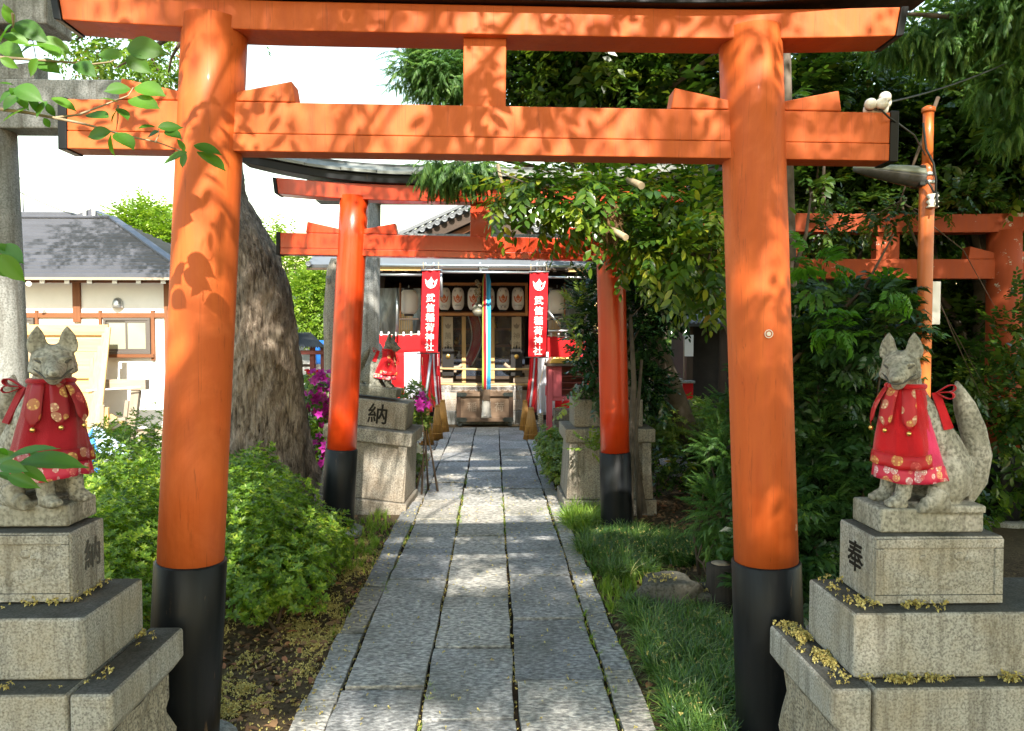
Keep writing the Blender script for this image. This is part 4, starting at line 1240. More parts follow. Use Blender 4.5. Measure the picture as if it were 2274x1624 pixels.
for i, (xt, xb, zt, w, mt) in enumerate([(243, 203, 1.62, 0.07, 'wood_new'), (236, 196, 1.55, 0.05, 'wood_grey'), (229, 190, 1.38, 0.06, 'wood_grey'), (221, 186, 1.30, 0.045, 'wood_grey'), (213, 178, 1.22, 0.05, 'wood_new'), (80, 66, 1.3, 0.04, 'wood_grey')]):
    T = at(xt, 740, 9.98); B = at(xb, 1008, 9.35)
    p = MB().bar((B[0], 9.42 + 0.03 * i, -0.02), (T[0], 9.95 - 0.02 * i, zt), w, 0.028, (0, -1, 0)).build('plank', M[mt], bev=0.003)
    tag(p, ['broad pale plank leaning outermost at the edge of the yellow timber panel', 'grey plank leaning second from the outer edge of the yellow timber panel', 'grey plank leaning third from the outer edge of the yellow timber panel', 'narrow grey plank leaning fourth from the outer edge of the timber panel', 'shortest pale plank of the row leaning on the yellow timber panel', 'grey pole leaning across the face of the yellow timber panel'][i], 'plank', 'planks leaning by the white house')
fr = thing('old_gatepost', 'old weathered post and crossbeam frame leaning below the house window', 'timber frame', (-4.9, 9.9, 0))
a, b = at(232, 855, 9.9), at(326, 855, 9.9)
MB().bx(a[0], b[0], 9.86, 9.98, a[2] - 0.065, a[2] + 0.07).build('crossbeam', M['wood_grey_x'], fr, world=True, bev=0.006)
a, b = at(303, 866, 9.92), at(285, 1010, 9.75)
MB().bar((b[0], 9.75, -0.02), (a[0], 9.92, a[2]), 0.11, 0.08, (0, -1, 0)).build('post', M['wood_grey'], fr, world=True, bev=0.006)
a, b = at(283, 890, 9.85), at(270, 990, 9.7)
MB().bar((b[0], 9.7, 0.02), (a[0], 9.85, a[2]), 0.05, 0.04, (0, -1, 0)).build('brace', M['wood_grey'], fr, world=True, bev=0.004)
for i, (x0, y0, x1, y1) in enumerate([(228, 900, 226, 985), (237, 905, 238, 985), (240, 935, 280, 930), (243, 922, 282, 945), (245, 948, 278, 928), (236, 975, 276, 978), (234, 960, 262, 972)]):
    a, b = at(x0, y0, 9.55 + 0.03 * i), at(x1, y1, 9.6)
    p = MB().bar(a, b, 0.05, 0.04).build('wood_offcut', M['wood_new_x' if i % 2 else 'wood_grey'], bev=0.003)
    tag(p, 'short timber offcut heaped inside the old post frame', 'offcut', 'timber offcuts below the house window')
p = at(192, 868, 9.7); q = at(312, 860, 9.8)
st = MB().tube([p, q], 0.012, 8).build('white_pole', M['white_paint'])
tag(st, 'thin white pole laid across the leaning timber and frame', 'pole')
bag = thing('plastic_bag', 'crumpled pale blue plastic bag on the ground below the house', 'plastic bag', tuple(gz(240, 1012)))
mb = MB()
def bagf(a, b):
    th = a * 2 * math.pi; r = 0.27 * (1 - b) ** 0.7 * (1 + 0.16 * math.sin(5 * th + b * 3)) + 0.015
    return (r * math.cos(th) * 1.1 - 0.16 * b, r * 0.5 * math.sin(th), 0.36 * b + 0.02 * math.sin(3 * th))
mb.grid(bagf, 30, 10, True).build('bag', M['plastic_bag'], bag)
MB().grid(lambda a, b: tuple(np.array(bagf(0.62 + 0.11 * a, b * 0.93)) * np.array([1.05, 1.25, 1.01])), 4, 9).build('stripe', M['blue_stripe'], bag)
p = gz(120, 1068)
t = MB().grid(lambda a, b: (p[0] - 0.15 + 0.45 * a, p[1] + 0.5 * b, 0.02 + 0.16 * math.sin(a * 3.1) * (0.6 + 0.4 * math.sin(b * 7))), 12, 8).build('blue_sheet', M['blue_tarp'], solid=0.004)
tag(t, 'bright blue plastic sheet on the ground seen between the left fox legs', 'plastic sheet')

# ------------------------------------------------------------------ buildings beyond
fb = thing('flat_roofed_building', 'pale modern building with a grey parapet beyond the white house roof', 'building', (-14, 25, 0))
def wb(mb, name, mat_, parent, **k): return mb.build(name, mat_, parent, world=True, **k)
a, b, c = at(-60, 472, 24), at(236, 492, 24), at(165, 470, 24)
wb(MB().bx(a[0], b[0], 24, 31, 0, at(0, 478, 24)[2]), 'wall', M['plaster'], fb)
wb(MB().bx(a[0], c[0], 23.8, 24.2, at(0, 488, 24)[2], at(0, 472, 24)[2]), 'parapet', M['roof_slate'], fb, bev=0.03)
wb(MB().prism([(c[0] + 0.05, at(0, 484, 24)[2]), (b[0] - 0.3, at(0, 466, 24)[2]), (b[0] + 0.4, at(0, 496, 24)[2]), (b[0] + 0.4, at(0, 500, 24)[2]), (c[0] + 0.05, at(0, 500, 24)[2])], 23.7, 30), 'sloping_roof', M['roof_slate'], fb)
for px in (188, 208):
    a = at(px, 470, 23.6); wb(MB().tube([(a[0], 23.6, 4.9), (a[0], 23.6, 5.9)], 0.05, 8), 'roof_pipe', M['white_paint'], fb)
an = thing('television_antenna', 'thin television aerial mast above the far left roof', 'aerial', tuple(at(52, 470, 24)))
a = at(52, 470, 24)
MB().tube([(0, 0, 0), (0, 0, 1.15)], 0.022, 6).build('mast', M['steel'], an)
MB().tube([(-0.45, 0, 1.02), (0.42, 0, 1.05)], 0.018, 6).build('boom', M['steel'], an)
for k in range(5): MB().tube([(-0.4 + 0.2 * k, -0.25, 1.03), (-0.4 + 0.2 * k, 0.25, 1.03)], 0.012, 5).build('element', M['steel'], an)
w0, w1 = at(20, 415, 22), at(420, 508, 17)
wr = MB().tube([np.array(w0) * (1 - k / 12) + np.array(w1) * k / 12 - np.array([0, 0, 0.35 * math.sin(math.pi * k / 12)]) for k in range(13)], 0.012, 5).build('overhead_wire', M['cable'])
tag(wr, 'thin overhead wire sloping across the pale sky at far left', 'wire')
ch = thing('cream_house', 'cream walled house with dark tiled eave behind the tree trunk', 'house', (-5.2, 17, 0))
a, b = at(640, 690, 17), at(705, 760, 17)
wb(MB().bx(a[0] - 1.5, b[0], 17, 20, 0, at(0, 690, 17)[2]), 'wall', M['concrete'], ch)
q = at(655, 668, 16.6)
wb(MB().raw([(a[0] - 1.6, 16.4, q[2] + 0.75), (q[0] + 0.15, 16.4, q[2] - 0.12), (q[0] + 0.15, 19, q[2] - 0.12), (a[0] - 1.6, 19, q[2] + 0.75)], [(0, 1, 2, 3)]), 'roof', M['roof_slate'], ch, solid=0.1)
wb(MB().tube([(q[0] + 0.18, 16.4, q[2] - 0.16), (q[0] + 0.18, 19, q[2] - 0.16)], 0.06, 8), 'gutter', M['cable'], ch)
a = at(678, 700, 16.96)
wb(MB().bx(a[0] - 0.2, a[0] + 0.2, 16.9, 16.99, a[2] - 0.2, a[2] + 0.18), 'window', M['window_frame'], ch)

pv = thing('small_pavilion', 'little open shelter with corrugated roof and red posts behind the trunk', 'shelter', (-3.2, 11.5, 0))
a, b, c, d = at(652, 739, 11.0), at(690, 741, 12.0), at(660, 770, 10.7), at(722, 772, 10.7)
vs = []
nn = 15
for k in range(nn * 2 + 1):
    u = k / (nn * 2)
    dz = 0.018 * (1 if k % 2 else -1)
    xl = np.array([at(640, 739, 11.6)[0] + (at(690, 741, 11.6)[0] - at(640, 739, 11.6)[0]) * u, 11.6, at(0, 740, 11.6)[2] + dz])
    xe = np.array([at(640, 771, 10.8)[0] + (at(722, 772, 10.8)[0] - at(640, 771, 10.8)[0]) * u, 10.8, at(0, 771, 10.8)[2] + dz])
    vs += [xl, xe]
wb(MB().raw(vs, [(2 * k, 2 * k + 2, 2 * k + 3, 2 * k + 1) for k in range(nn * 2)]), 'corrugated_roof', M['corrugated'], pv, solid=0.01)
for px, Y in ((694, 10.95), (718, 10.95), (658, 11.4)):
    a = at(px, 770, Y); wb(MB().bx(a[0] - 0.035, a[0] + 0.035, Y - 0.035, Y + 0.035, -0.03, at(0, 772, Y)[2] + 0.03), 'post', M['dark_red'], pv, bev=0.004)
a, b = at(650, 783, 10.9), at(724, 783, 10.9)
wb(MB().bx(a[0], b[0], 10.87, 10.91, a[2] - 0.03, a[2] + 0.03), 'rail', M['dark_red'], pv, bev=0.004)
for yy in (812, 838):
    a, b = at(655, yy, 11.1), at(719, yy, 11.1)
    wb(MB().bx(a[0], b[0], 11.08, 11.12, a[2] - 0.02, a[2] + 0.02), 'rail', M['wood_dark_x'], pv)
# paper fortunes tied on the rails
mb = MB()
for k in range(46):
    yy = random.choice((812, 838)); a = at(random.uniform(690, 718), yy, 11.05)
    mb.bar((a[0], 11.03, a[2] + 0.02), (a[0] + random.uniform(-.03, .03), 11.0, a[2] - 0.06), 0.022, 0.004, (0, -1, 0))
wb(mb, 'tied_papers', M['white_paint'], pv, kind='stuff')
a = at(716, 770, 11.9)
t = MB().grid(lambda u, v: (a[0] - 0.12 + 0.3 * u, 11.9 + 0.06 * math.sin(u * 9 + v * 3), a[2] + 0.1 - 0.55 * v), 10, 8).build('blue_tarp', M['blue_tarp'], solid=0.006)
tag(t, 'blue tarpaulin hanging behind the little corrugated shelter', 'tarpaulin')
rb = thing('red_bucket_stand', 'small red box stand below the tied papers in the shelter', 'box', tuple(at(700, 832, 11.6)))
MB().bx(-0.12, 0.16, -0.1, 0.1, -0.12, 0.06).build('box', M['curtain_red'], rb, bev=0.01)
MB().bx(-0.14, 0.18, -0.12, 0.12, 0.061, 0.085).build('lid', M['curtain_red'], rb, bev=0.006)
fw = MB().bx(-12, -2.6, 14.0, 14.12, -0.03, 1.05).build('boundary_wall', M['fence_far'])
tag(fw, 'pale boundary wall behind the little shelter', 'wall')
gp = thing('granite_post', 'short granite post with pointed top beside the tree trunk', 'stone post', tuple(gz(684, 985)))
MB().bx(-0.09, 0.09, -0.09, 0.09, -0.03, 0.78).build('shaft', M['stone_grey'], gp, bev=0.008)
MB().raw([(-.09, -.09, .781), (.09, -.09, .781), (.09, .09, .781), (-.09, .09, .781), (0, 0, .85)], [(0, 1, 4), (1, 2, 4), (2, 3, 4), (3, 0, 4)]).build('pointed_top', M['stone_grey'], gp)
# ------------------------------------------------------------------ the shrine hall at the end of the path
SX = -0.17
sh = thing('shrine_hall', 'wooden shrine hall with grey tiled gable roof at the end of the path', 'shrine', (SX, 13.5, 0))
def sb(mb, name, mat_, parent=None, **k): return mb.build(name, mat_, parent or sh, world=True, **k)
# steps and veranda
sb(MB().bx(-1.0, 0.72, 12.95, 13.5, -0.03, 0.20), 'stone_step', M['stone_grey'], bev=0.01)
sb(MB().bx(-0.92, 0.62, 13.08, 13.5, 0.2015, 0.38), 'wooden_step', M['wood_grey_x'], bev=0.006)
sb(MB().bx(-0.92, 0.62, 13.2, 13.5, 0.3815, 0.54), 'wooden_step', M['wood_grey_x'], bev=0.006)
sb(MB().bx(-2.1, 1.8, 13.3, 16.5, 0.60, 0.68), 'veranda_floor', M['wood_grey_x'], bev=0.006)
sb(MB().bx(-2.1, 1.8, 13.36, 13.42, 0.30, 0.595), 'veranda_fascia', M['wood_dark_x'])
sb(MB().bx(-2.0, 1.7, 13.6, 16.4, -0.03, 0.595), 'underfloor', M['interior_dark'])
for x in (-2.0, -1.2, 0.85, 1.65):
    sb(MB().bx(x - 0.06, x + 0.06, 13.45, 13.57, 0.681, 2.75), 'pillar', M['wood_dark'], bev=0.008)
sb(MB().bx(-2.2, 1.9, 15.9, 16.0, 0.68, 3.2), 'back_wall', M['wood_dark'])
for x in (-2.15, 1.8):
    sb(MB().bx(x - 0.03, x + 0.03, 13.57, 15.9, 0.68, 2.9), 'side_wall', M['wood_dark'])
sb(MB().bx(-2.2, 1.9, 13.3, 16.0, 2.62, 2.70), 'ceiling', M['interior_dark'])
sb(MB().bx(-1.14, 0.79, 13.48, 13.56, 2.05, 2.25), 'beam', M['wood_dark_x'], bev=0.006)
# doors: pale posts, brown head rail, glass
for px in (1030, 1094, 985, 1150):
    a = at(px, 760, 13.3)
    sb(MB().bx(a[0] - 0.035, a[0] + 0.035, 13.28, 13.33, 0.681, 1.86), 'door_post', M['wood_new'], bev=0.004)
sb(MB().bx(-1.12, 0.78, 13.27, 13.34, 1.862, 1.95), 'door_head', M['wood_brown_x'], bev=0.004)
xs = [at(px, 760, 13.3)[0] for px in (960, 985, 1030, 1094, 1150, 1170)]
for a, b in zip(xs[:-1], xs[1:]):
    d = sb(MB().bx(a + 0.037, b - 0.037, 13.30, 13.306, 0.80, 1.858), 'door_pane', M['door_glass'])
    sb(MB().bx(a + 0.037, b - 0.037, 13.29, 13.32, 0.682, 0.797), 'door_panel', M['wood_dark_x'], d)
# furniture seen through the doors
al = thing('altar_table', 'dark altar table with shelves and offerings inside the shrine', 'altar', (SX, 14.9, 0.68))
for z in (0.35, 0.62, 0.95):
    MB().bx(-0.75, 0.75, -0.2, 0.2, z, z + 0.04).build('shelf', M['wood_brown_x'], al, bev=0.004)
for x in (-0.7, 0.7):
    MB().bx(x - 0.03, x + 0.03, -0.18, 0.18, 0, 0.95).build('leg', M['wood_brown'], al)
for i, (x, z, m_) in enumerate([(-0.5, 0.39, 'white_paint'), (0.55, 0.66, 'white_paint'), (-0.55, 0.66, 'gold'), (0.2, 0.99, 'gold'), (0.1, 0.66, 'steel')]):
    o = thing('offering_vessel', ['white vessel low on the left of the altar inside the shrine', 'white vessel on the right of the middle altar shelf', 'gilt vessel on the left of the middle altar shelf', 'gilt vessel on the top altar shelf inside the shrine', 'silver vessel at the centre of the middle altar shelf'][i], 'vessel', (SX + x, 14.75, 0.68 + z), group='vessels on the altar')
    MB().lathe([(0.03, 0), (0.05, 0.04), (0.045, 0.08), (0.018, 0.1), (0.022, 0.13)], 14).build('vessel', M[m_], o)
    MB().lathe([(0.026, 0.131), (0.012, 0.145)], 10).build('stopper', M[m_], o)
sash = thing('ceremonial_cloth', 'hanging crimson cloth sash with white edges inside the glass doors', 'sash', tuple(at(1047, 730, 13.9)))
def sashf(w, off):
    def f(a, b):
        x = 0.10 * math.sin(b * 3.2) + 0.03 - 0.13 * b * b
        return (x + (a - 0.5) * w + off, 0.02 * math.sin(a * 3), -0.95 * b + 0.25)
    return f
MB().grid(sashf(0.17, 0), 5, 18).build('cloth', M['cloth_red'], sash, solid=0.006)
for o_ in (-0.095, 0.095): MB().grid(sashf(0.02, o_), 3, 18).build('edging', M['white_paint'], sash, solid=0.008)
# railing and bamboo bars in front
for px0, px1 in ((975, 1006), (1140, 1185)):
    a, b = at(px0, 826, 13.18), at(px1, 826, 13.18)
    r = thing('veranda_railing', 'short grey railing with post at the %s of the shrine steps' % ('left' if px0 < 1000 else 'right'), 'railing', (a[0], 13.18, 0.6))
    MB().bx(0, b[0] - a[0] + 0.06, -0.03, 0.03, 0.26, 0.305).build('top_rail', M['wood_grey_x'], r, bev=0.004)
    MB().bx(0, b[0] - a[0], -0.04, 0.04, 0.085, 0.185).build('bottom_rail', M['wood_grey_x'], r, bev=0.004)
    k = 0.12 if px0 < 1000 else 0.2
    MB().bx(k, k + 0.09, -0.035, 0.035, 0.187, 0.40).build('post', M['wood_grey'], r, bev=0.004)
    MB().tube([(-0.1, -0.01, 0.345), (0.2, 0, 0.35), (b[0] - a[0] + 0.1, 0, 0.36), (b[0] - a[0] + 0.16, 0, 0.40)] if px0 < 1000 else [(-0.16, 0, 0.42), (-0.08, 0, 0.36), (0.3, 0, 0.35)], [0.026, 0.028, 0.03, 0.034] if px0 < 1000 else [0.034, 0.03, 0.027], 10).build('hand_rail', M['wood_grey_x'], r)
for yy, x0, x1, lab in ((819, 976, 1178, 'upper bamboo pole across the shrine steps'), (853, 976, 1178, 'lower bamboo pole across the shrine steps')):
    a, b = at(x0, yy, 13.05), at(x1, yy + 1, 13.05)
    tag(MB().tube([a, (a + b) / 2 + np.array([0, 0, -0.01]), b], 0.02, 10).build('bamboo_pole', M['bamboo']), lab, 'bamboo pole', 'bamboo poles across the steps')
a, b = at(965, 856, 12.98), at(1160, 940, 12.9)
pls = MB().grid(lambda u, v: (a[0] + (b[0] - a[0]) * u, 12.99 - 0.07 * v + 0.03 * math.sin(u * 17 + v * 5) + 0.02 * math.sin(u * 41), a[2] + (0.05 - a[2]) * v), 40, 12).build('plastic_sheet', M['plastic_sheet'])
tag(pls, 'clear crinkled plastic sheet covering the shrine steps', 'plastic sheet')

# roof: lower eave with tile ends, and gable above
EZ, EY = 2.60, 11.72
rf = sb(MB().raw([(-2.9, EY, EZ), (2.5, EY, EZ), (2.5, 13.3, 3.24), (-2.9, 13.3, 3.24)], [(0, 1, 2, 3)]), 'eave_roof', M['kawara'], solid=0.05)
for k in range(46):
    x = -2.86 + k * 0.118
    sb(MB().lathe([(0.042, 0.0), (0.044, 0.014), (0.033, 0.016), (0.030, 0.011), (0.012, 0.012), (0.011, 0.016)], 14), 'round_tile_end', M['kawara'], rf)
    o = bpy.data.objects[-1] if False else rf.children[-1]
    o.matrix_local = Matrix.Translation(np.array([x, EY - 0.03, EZ + 0.03]) - ORIGIN[sh.name]) @ Matrix.Rotation(rad(90), 4, 'X')
    o.data.transform(Matrix.Translation(Vector(ORIGIN[sh.name])))
    sb(MB().tube([(x, EY - 0.025, EZ + 0.028), (x, 13.25, 3.27)], 0.036, 8), 'tile_row', M['kawara'], rf)
sb(MB().bx(-2.9, 2.5, EY - 0.012, EY + 0.03, EZ - 0.062, EZ - 0.028), 'eave_board', M['wood_dark_x'], rf)
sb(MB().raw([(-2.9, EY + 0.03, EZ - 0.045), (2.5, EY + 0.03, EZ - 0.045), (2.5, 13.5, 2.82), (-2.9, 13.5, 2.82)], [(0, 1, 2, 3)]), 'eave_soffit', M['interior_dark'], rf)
for k in range(24):
    x = -2.4 + k * 0.2
    sb(MB().bar((x, 12.1, 2.575), (x, 13.3, 2.70), 0.05, 0.05), 'rafter', M['wood_dark'], rf)
    sb(MB().bx(x - 0.026, x + 0.026, 12.088, 12.098, 2.548, 2.598), 'rafter_end', M['white_paint'], rf)
PX, PY, PZ, SL, HW = -0.225, 12.55, 3.735, 0.459, 2.3
for s in (-1, 1):
    g = sb(MB().raw([(PX, PY, PZ + 0.02), (PX + s * HW, PY, PZ - SL * HW + 0.02), (PX + s * HW, 16, PZ - SL * HW + 0.02), (PX, 16, PZ + 0.02)], [(0, 1, 2, 3)]), 'gable_roof', M['kawara'], solid=0.05)
    sb(MB().prism([(PX, PZ - 0.06), (PX + s * HW, PZ - SL * HW - 0.06), (PX + s * HW, PZ - SL * HW - 0.24), (PX, PZ - 0.24)][::s], PY + 0.06, PY + 0.12), 'bargeboard', M['wood_dark_x'], g)
    sb(MB().prism([(PX, PZ - 0.26), (PX + s * HW, PZ - SL * HW - 0.26), (PX + s * HW, PZ - SL * HW - 0.36), (PX, PZ - 0.36)][::s], PY + 0.2, PY + 0.26), 'inner_bargeboard', M['wood_brown_x'], g)
    for k in range(17):
        d = 0.08 + k * 0.125
        c = np.array([PX + s * d, PY - 0.02, PZ - SL * d - 0.01])
        t = sb(MB().lathe([(0.05, 0.0), (0.052, 0.02), (0.04, 0.022), (0.036, 0.014), (0.015, 0.016), (0.013, 0.022)], 14), 'round_tile_end', M['kawara'], g)
        t.data.transform(Matrix.Translation(Vector(ORIGIN[sh.name])))
        t.matrix_local = Matrix.Translation(c - ORIGIN[sh.name]) @ Matrix.Rotation(rad(90), 4, 'X')
        # rows of cover tiles running along the ridge direction, stepping down the slope
        sb(MB().tube([(c[0] + s * 0.06, PY + 0.02, c[2] + 0.045), (c[0] + s * 0.06, 15.9, c[2] + 0.045)], 0.045, 8), 'tile_row', M['kawara'], g)
    sb(MB().bar((PX, PY + 0.0, PZ + 0.09), (PX + s * HW, PY + 0.0, PZ - SL * HW + 0.09), 0.07, 0.05, (0, 0, 1)), 'verge_tile_row', M['kawara'], g)
sb(MB().bx(PX - 0.12, PX + 0.12, PY - 0.02, 16, PZ + 0.03, PZ + 0.24), 'ridge', M['kawara'], bev=0.02)
sb(MB().raw([(PX, 12.85, PZ - 0.1), (PX - HW, 12.85, PZ - SL * HW - 0.1), (PX + HW, 12.85, PZ - SL * HW - 0.1)], [(0, 1, 2)]), 'gable_wall', M['wood_dark'])
rib_roof = thing('far_roof', 'pale corrugated roof glimpsed left of the shrine gable', 'roof', (-2.0, 17, 3.3))
a, b = at(862, 506, 18), at(945, 530, 18)
for k in range(9):
    z0 = at(0, 506, 18)[2] - k * 0.12
    MB().bx(a[0], b[0] + 1, 18 - k * 0.12, 18.1 - k * 0.12, z0 - 0.09, z0).build('roof_strip', M['copper_sheet'], rib_roof, world=True)

# ------------------------------------------------------------------ scaffold of steel pipes before the hall
scf = thing('pipe_scaffold', 'galvanised steel pipe frame in front of the shrine eaves', 'scaffold', (SX, 11.62, 0))
def pipe(p0, p1, r=0.02): MB().tube([p0, p1], r, 10).build('pipe', M['steel'], scf, world=True)
def A(px, py, Y=11.62): return at(px, py, Y)
pipe(A(815, 589), A(1345, 592)); pipe(A(845, 610, 11.7), A(940, 611, 11.7)); pipe(A(975, 604), A(1190, 606)); pipe(A(1215, 616, 11.7), A(1330, 617, 11.7))
pipe(A(979, 598, 11.7), A(981, 660, 11.7), 0.024)
pipe(A(1066, 583, 11.65), A(1068, 606, 11.65), 0.024); pipe(A(1068, 596, 11.66), A(1085, 596, 11.66), 0.03)
pipe(A(882, 640, 12.2), A(882, 738, 12.2)); pipe(A(1217, 690, 12.1), A(1246, 727, 12.1))
pipe(A(1217, 735, 12.3), A(1275, 735, 12.3))
for px in (945, 963, 1193, 1209): pipe(A(px, 583, 11.66), A(px, 603, 11.66), 0.022)
for px0, px1, py in ((830, 935, 597), (1262, 1340, 600)):
    a, b = A(px0, py, 11.68), A(px1, py, 11.68)
    MB().bx(a[0], b[0], 11.66, 11.7, a[2] - 0.03, a[2] + 0.03).build('timber_batten', M['wood_new_x'], scf, world=True, bev=0.003)
# slatted side screens and sheets
for px0, px1, py0, py1, lab in ((886, 917, 697, 738, 'pale wooden slat screen below the big left lantern'), (1219, 1245, 705, 736, 'pale wooden slat screen below the big right lantern')):
    a, b = at(px0, py0, 12.9), at(px1, py1, 12.9)
    t = thing('slat_screen', lab, 'screen', ((a[0] + b[0]) / 2, 12.9, b[2]))
    n = 8
    for k in range(n):
        x0 = a[0] + (b[0] - a[0]) * k / n
        MB().bx(x0 + 0.004, x0 + (b[0] - a[0]) / n - 0.008, 12.88, 12.91, b[2] - 0.1, a[2]).build('slat', M['wood_new'], t, world=True)
    MB().bx(a[0], b[0], 12.912, 12.93, b[2], b[2] + 0.04).build('rail', M['wood_grey_x'], t, world=True)
a, b = at(826, 640, 13.2), at(935, 745, 13.2)
t = MB().grid(lambda u, v: (a[0] + (b[0] - a[0]) * u, 13.2 + 0.04 * math.sin(u * 8 + v * 4), a[2] + (b[2] - a[2]) * v), 24, 12).build('plastic_screen', M['side_sheet'])
tag(t, 'hanging translucent plastic screen left of the shrine', 'plastic screen')
a, b = at(1217, 640, 13.2), at(1320, 745, 13.2)
t = MB().grid(lambda u, v: (a[0] + (b[0] - a[0]) * u, 13.2 + 0.04 * math.sin(u * 8 + v * 4), a[2] + (b[2] - a[2]) * v), 24, 12).build('plastic_screen', M['side_sheet'])
tag(t, 'hanging translucent plastic screen right of the shrine', 'plastic screen')

# ------------------------------------------------------------------ lanterns and their rack
rk = thing('lantern_rack', 'orange wooden frame holding the row of paper lanterns', 'lantern rack', (-0.2, 12.8, 1.9))
a, b = at(958, 631, 12.8), at(1172, 631, 12.8)
c, d = at(958, 698, 12.8), at(1172, 698, 12.8)
MB().bx(a[0], b[0], 12.78, 12.83, a[2] - 0.025, a[2] + 0.025).build('top_rail', M['wood_rack'], rk, world=True, bev=0.003)
MB().bx(a[0], b[0], 12.78, 12.83, c[2] - 0.025, c[2] + 0.025).build('bottom_rail', M['wood_rack'], rk, world=True, bev=0.003)
for x in (a[0], b[0] - 0.045):
    MB().bx(x, x + 0.045, 12.782, 12.828, c[2] + 0.0255, a[2] - 0.0255).build('upright', M['wood_rack'], rk, world=True, bev=0.003)
def lantern(label, p, r, hgt, texts, crest_=True, group=None, red_disc=False, rotz=0, cords=True):
    t = thing('paper_lantern', label, 'lantern', p, (0, 0, rotz), group)
    pr = []
    nrib = 16
    for k in range(nrib * 2 + 1):
        u = k / (nrib * 2)
        a = (u - 0.5) * 2
        rr = r * (1 - abs(a) ** 4.0 * 0.42)
        pr.append((rr + (0.0025 if k % 2 else -0.0015), (u - 0.5) * hgt))
    body = MB().lathe(pr, 28).build('paper_body', M['paper'], t)
    for s in (-1, 1):
        MB().lathe([(r * 0.52, s * hgt / 2 - 0.004), (r * 0.52, s * hgt / 2 + s * 0.03)], 20).build('rim', M['letter_black'], t)
    MB().tube([(0, 0, hgt / 2 + 0.03), (0, 0, hgt / 2 + 0.09)], 0.008, 6).build('hanger', M['steel'], t)
    def on(a_, b_):
        u = max(-1, min(1, b_ / (hgt / 2)))
        rr = r * (1 - abs(u) ** 4.0 * 0.42) + 0.005
        th = a_ / r
        return (rr * math.sin(th), -rr * math.cos(th), b_)
    if crest_:
        m1 = MB(); crest(m1, r * 1.36, lambda x, z: on(x, z * 1.05 + hgt * 0.0)); m1.build('crest', M['crest_orange'], body, solid=0.001)
        m2 = MB(); crescents(m2, r * 1.25, lambda x, z: tuple(np.array(on(x, z - hgt * 0.02)) * np.array([1.03, 1.03, 1]))); m2.build('crest_rings', M['letter_white'], body)
        m3 = MB()
        put_text(m3, '天', r * 0.34, lambda x, z: on(x - r * 0.48, z + hgt * 0.35), 0.01)
        put_text(m3, '光', r * 0.34, lambda x, z: on(x + r * 0.48, z + hgt * 0.35), 0.01)
        for i, s_ in enumerate(texts):
            put_text(m3, s_, r * (0.20 if len(s_) > 3 else 0.3), lambda x, z: on(x, z - hgt * (0.30 + 0.075 * i)), 0.01, vertical=False)
        m3.build('lettering', M['letter_black'], body)
    if red_disc:
        MB().raw([on(0.036 * math.cos(k * math.pi / 10) + 0.01, 0.036 * math.sin(k * math.pi / 10) - hgt * 0.31) for k in range(20)], [tuple(range(20))]).build('red_disc', M['letter_red'], body)
    return t
LN = [(987, ['株式会社', '石崎八百寺'], 'first from the left, half behind the banner'), (1017, ['山崎整骨院'], 'second from left, one line of text'), (1052, [], 'third from the left, with a red disc'),
      (1085, ['みやい'], 'fourth from the left, behind the coloured ribbons'), (1117, ['社会福祉法人', '盟 親'], 'fifth from the left, with two lines of text'), (1150, ['大文字株式会社'], 'sixth and last on the right')]
for px, tx, lab in LN:
    p = at(px, 664, 12.8)
    lantern('white paper lantern with orange flame crest, ' + lab, tuple(p), 0.104, 0.375, tx, group='lanterns on the rack', red_disc=(px == 1052))
lantern('big plain paper lantern hanging left of the red banner', tuple(at(908, 671, 12.5)), 0.155, 0.40, [], False, 'big lanterns at the eave corners')
lantern('big plain paper lantern half hidden by the shrub right of the banner', tuple(at(1237, 671, 12.5)), 0.155, 0.40, [], False, 'big lanterns at the eave corners')
for px, lab in ((889, 'left'), (1254, 'right')):
    a, b = at(px, 628, 12.3), at(px, 708, 12.3)
    t = thing('lantern_bracket', 'thin red-brown bracket holding the big %s lantern' % lab, 'bracket', tuple((a + b) / 2))
    MB().tube([a, b], 0.015, 8).build('bar', M['wood_brown'], t, world=True)
    MB().bx(b[0] - 0.02, b[0] + 0.3 * (1 if px < 1000 else -1), 12.28, 12.5, b[2] - 0.02, b[2] + 0.01).build('foot', M['wood_dark_x'], t, world=True)

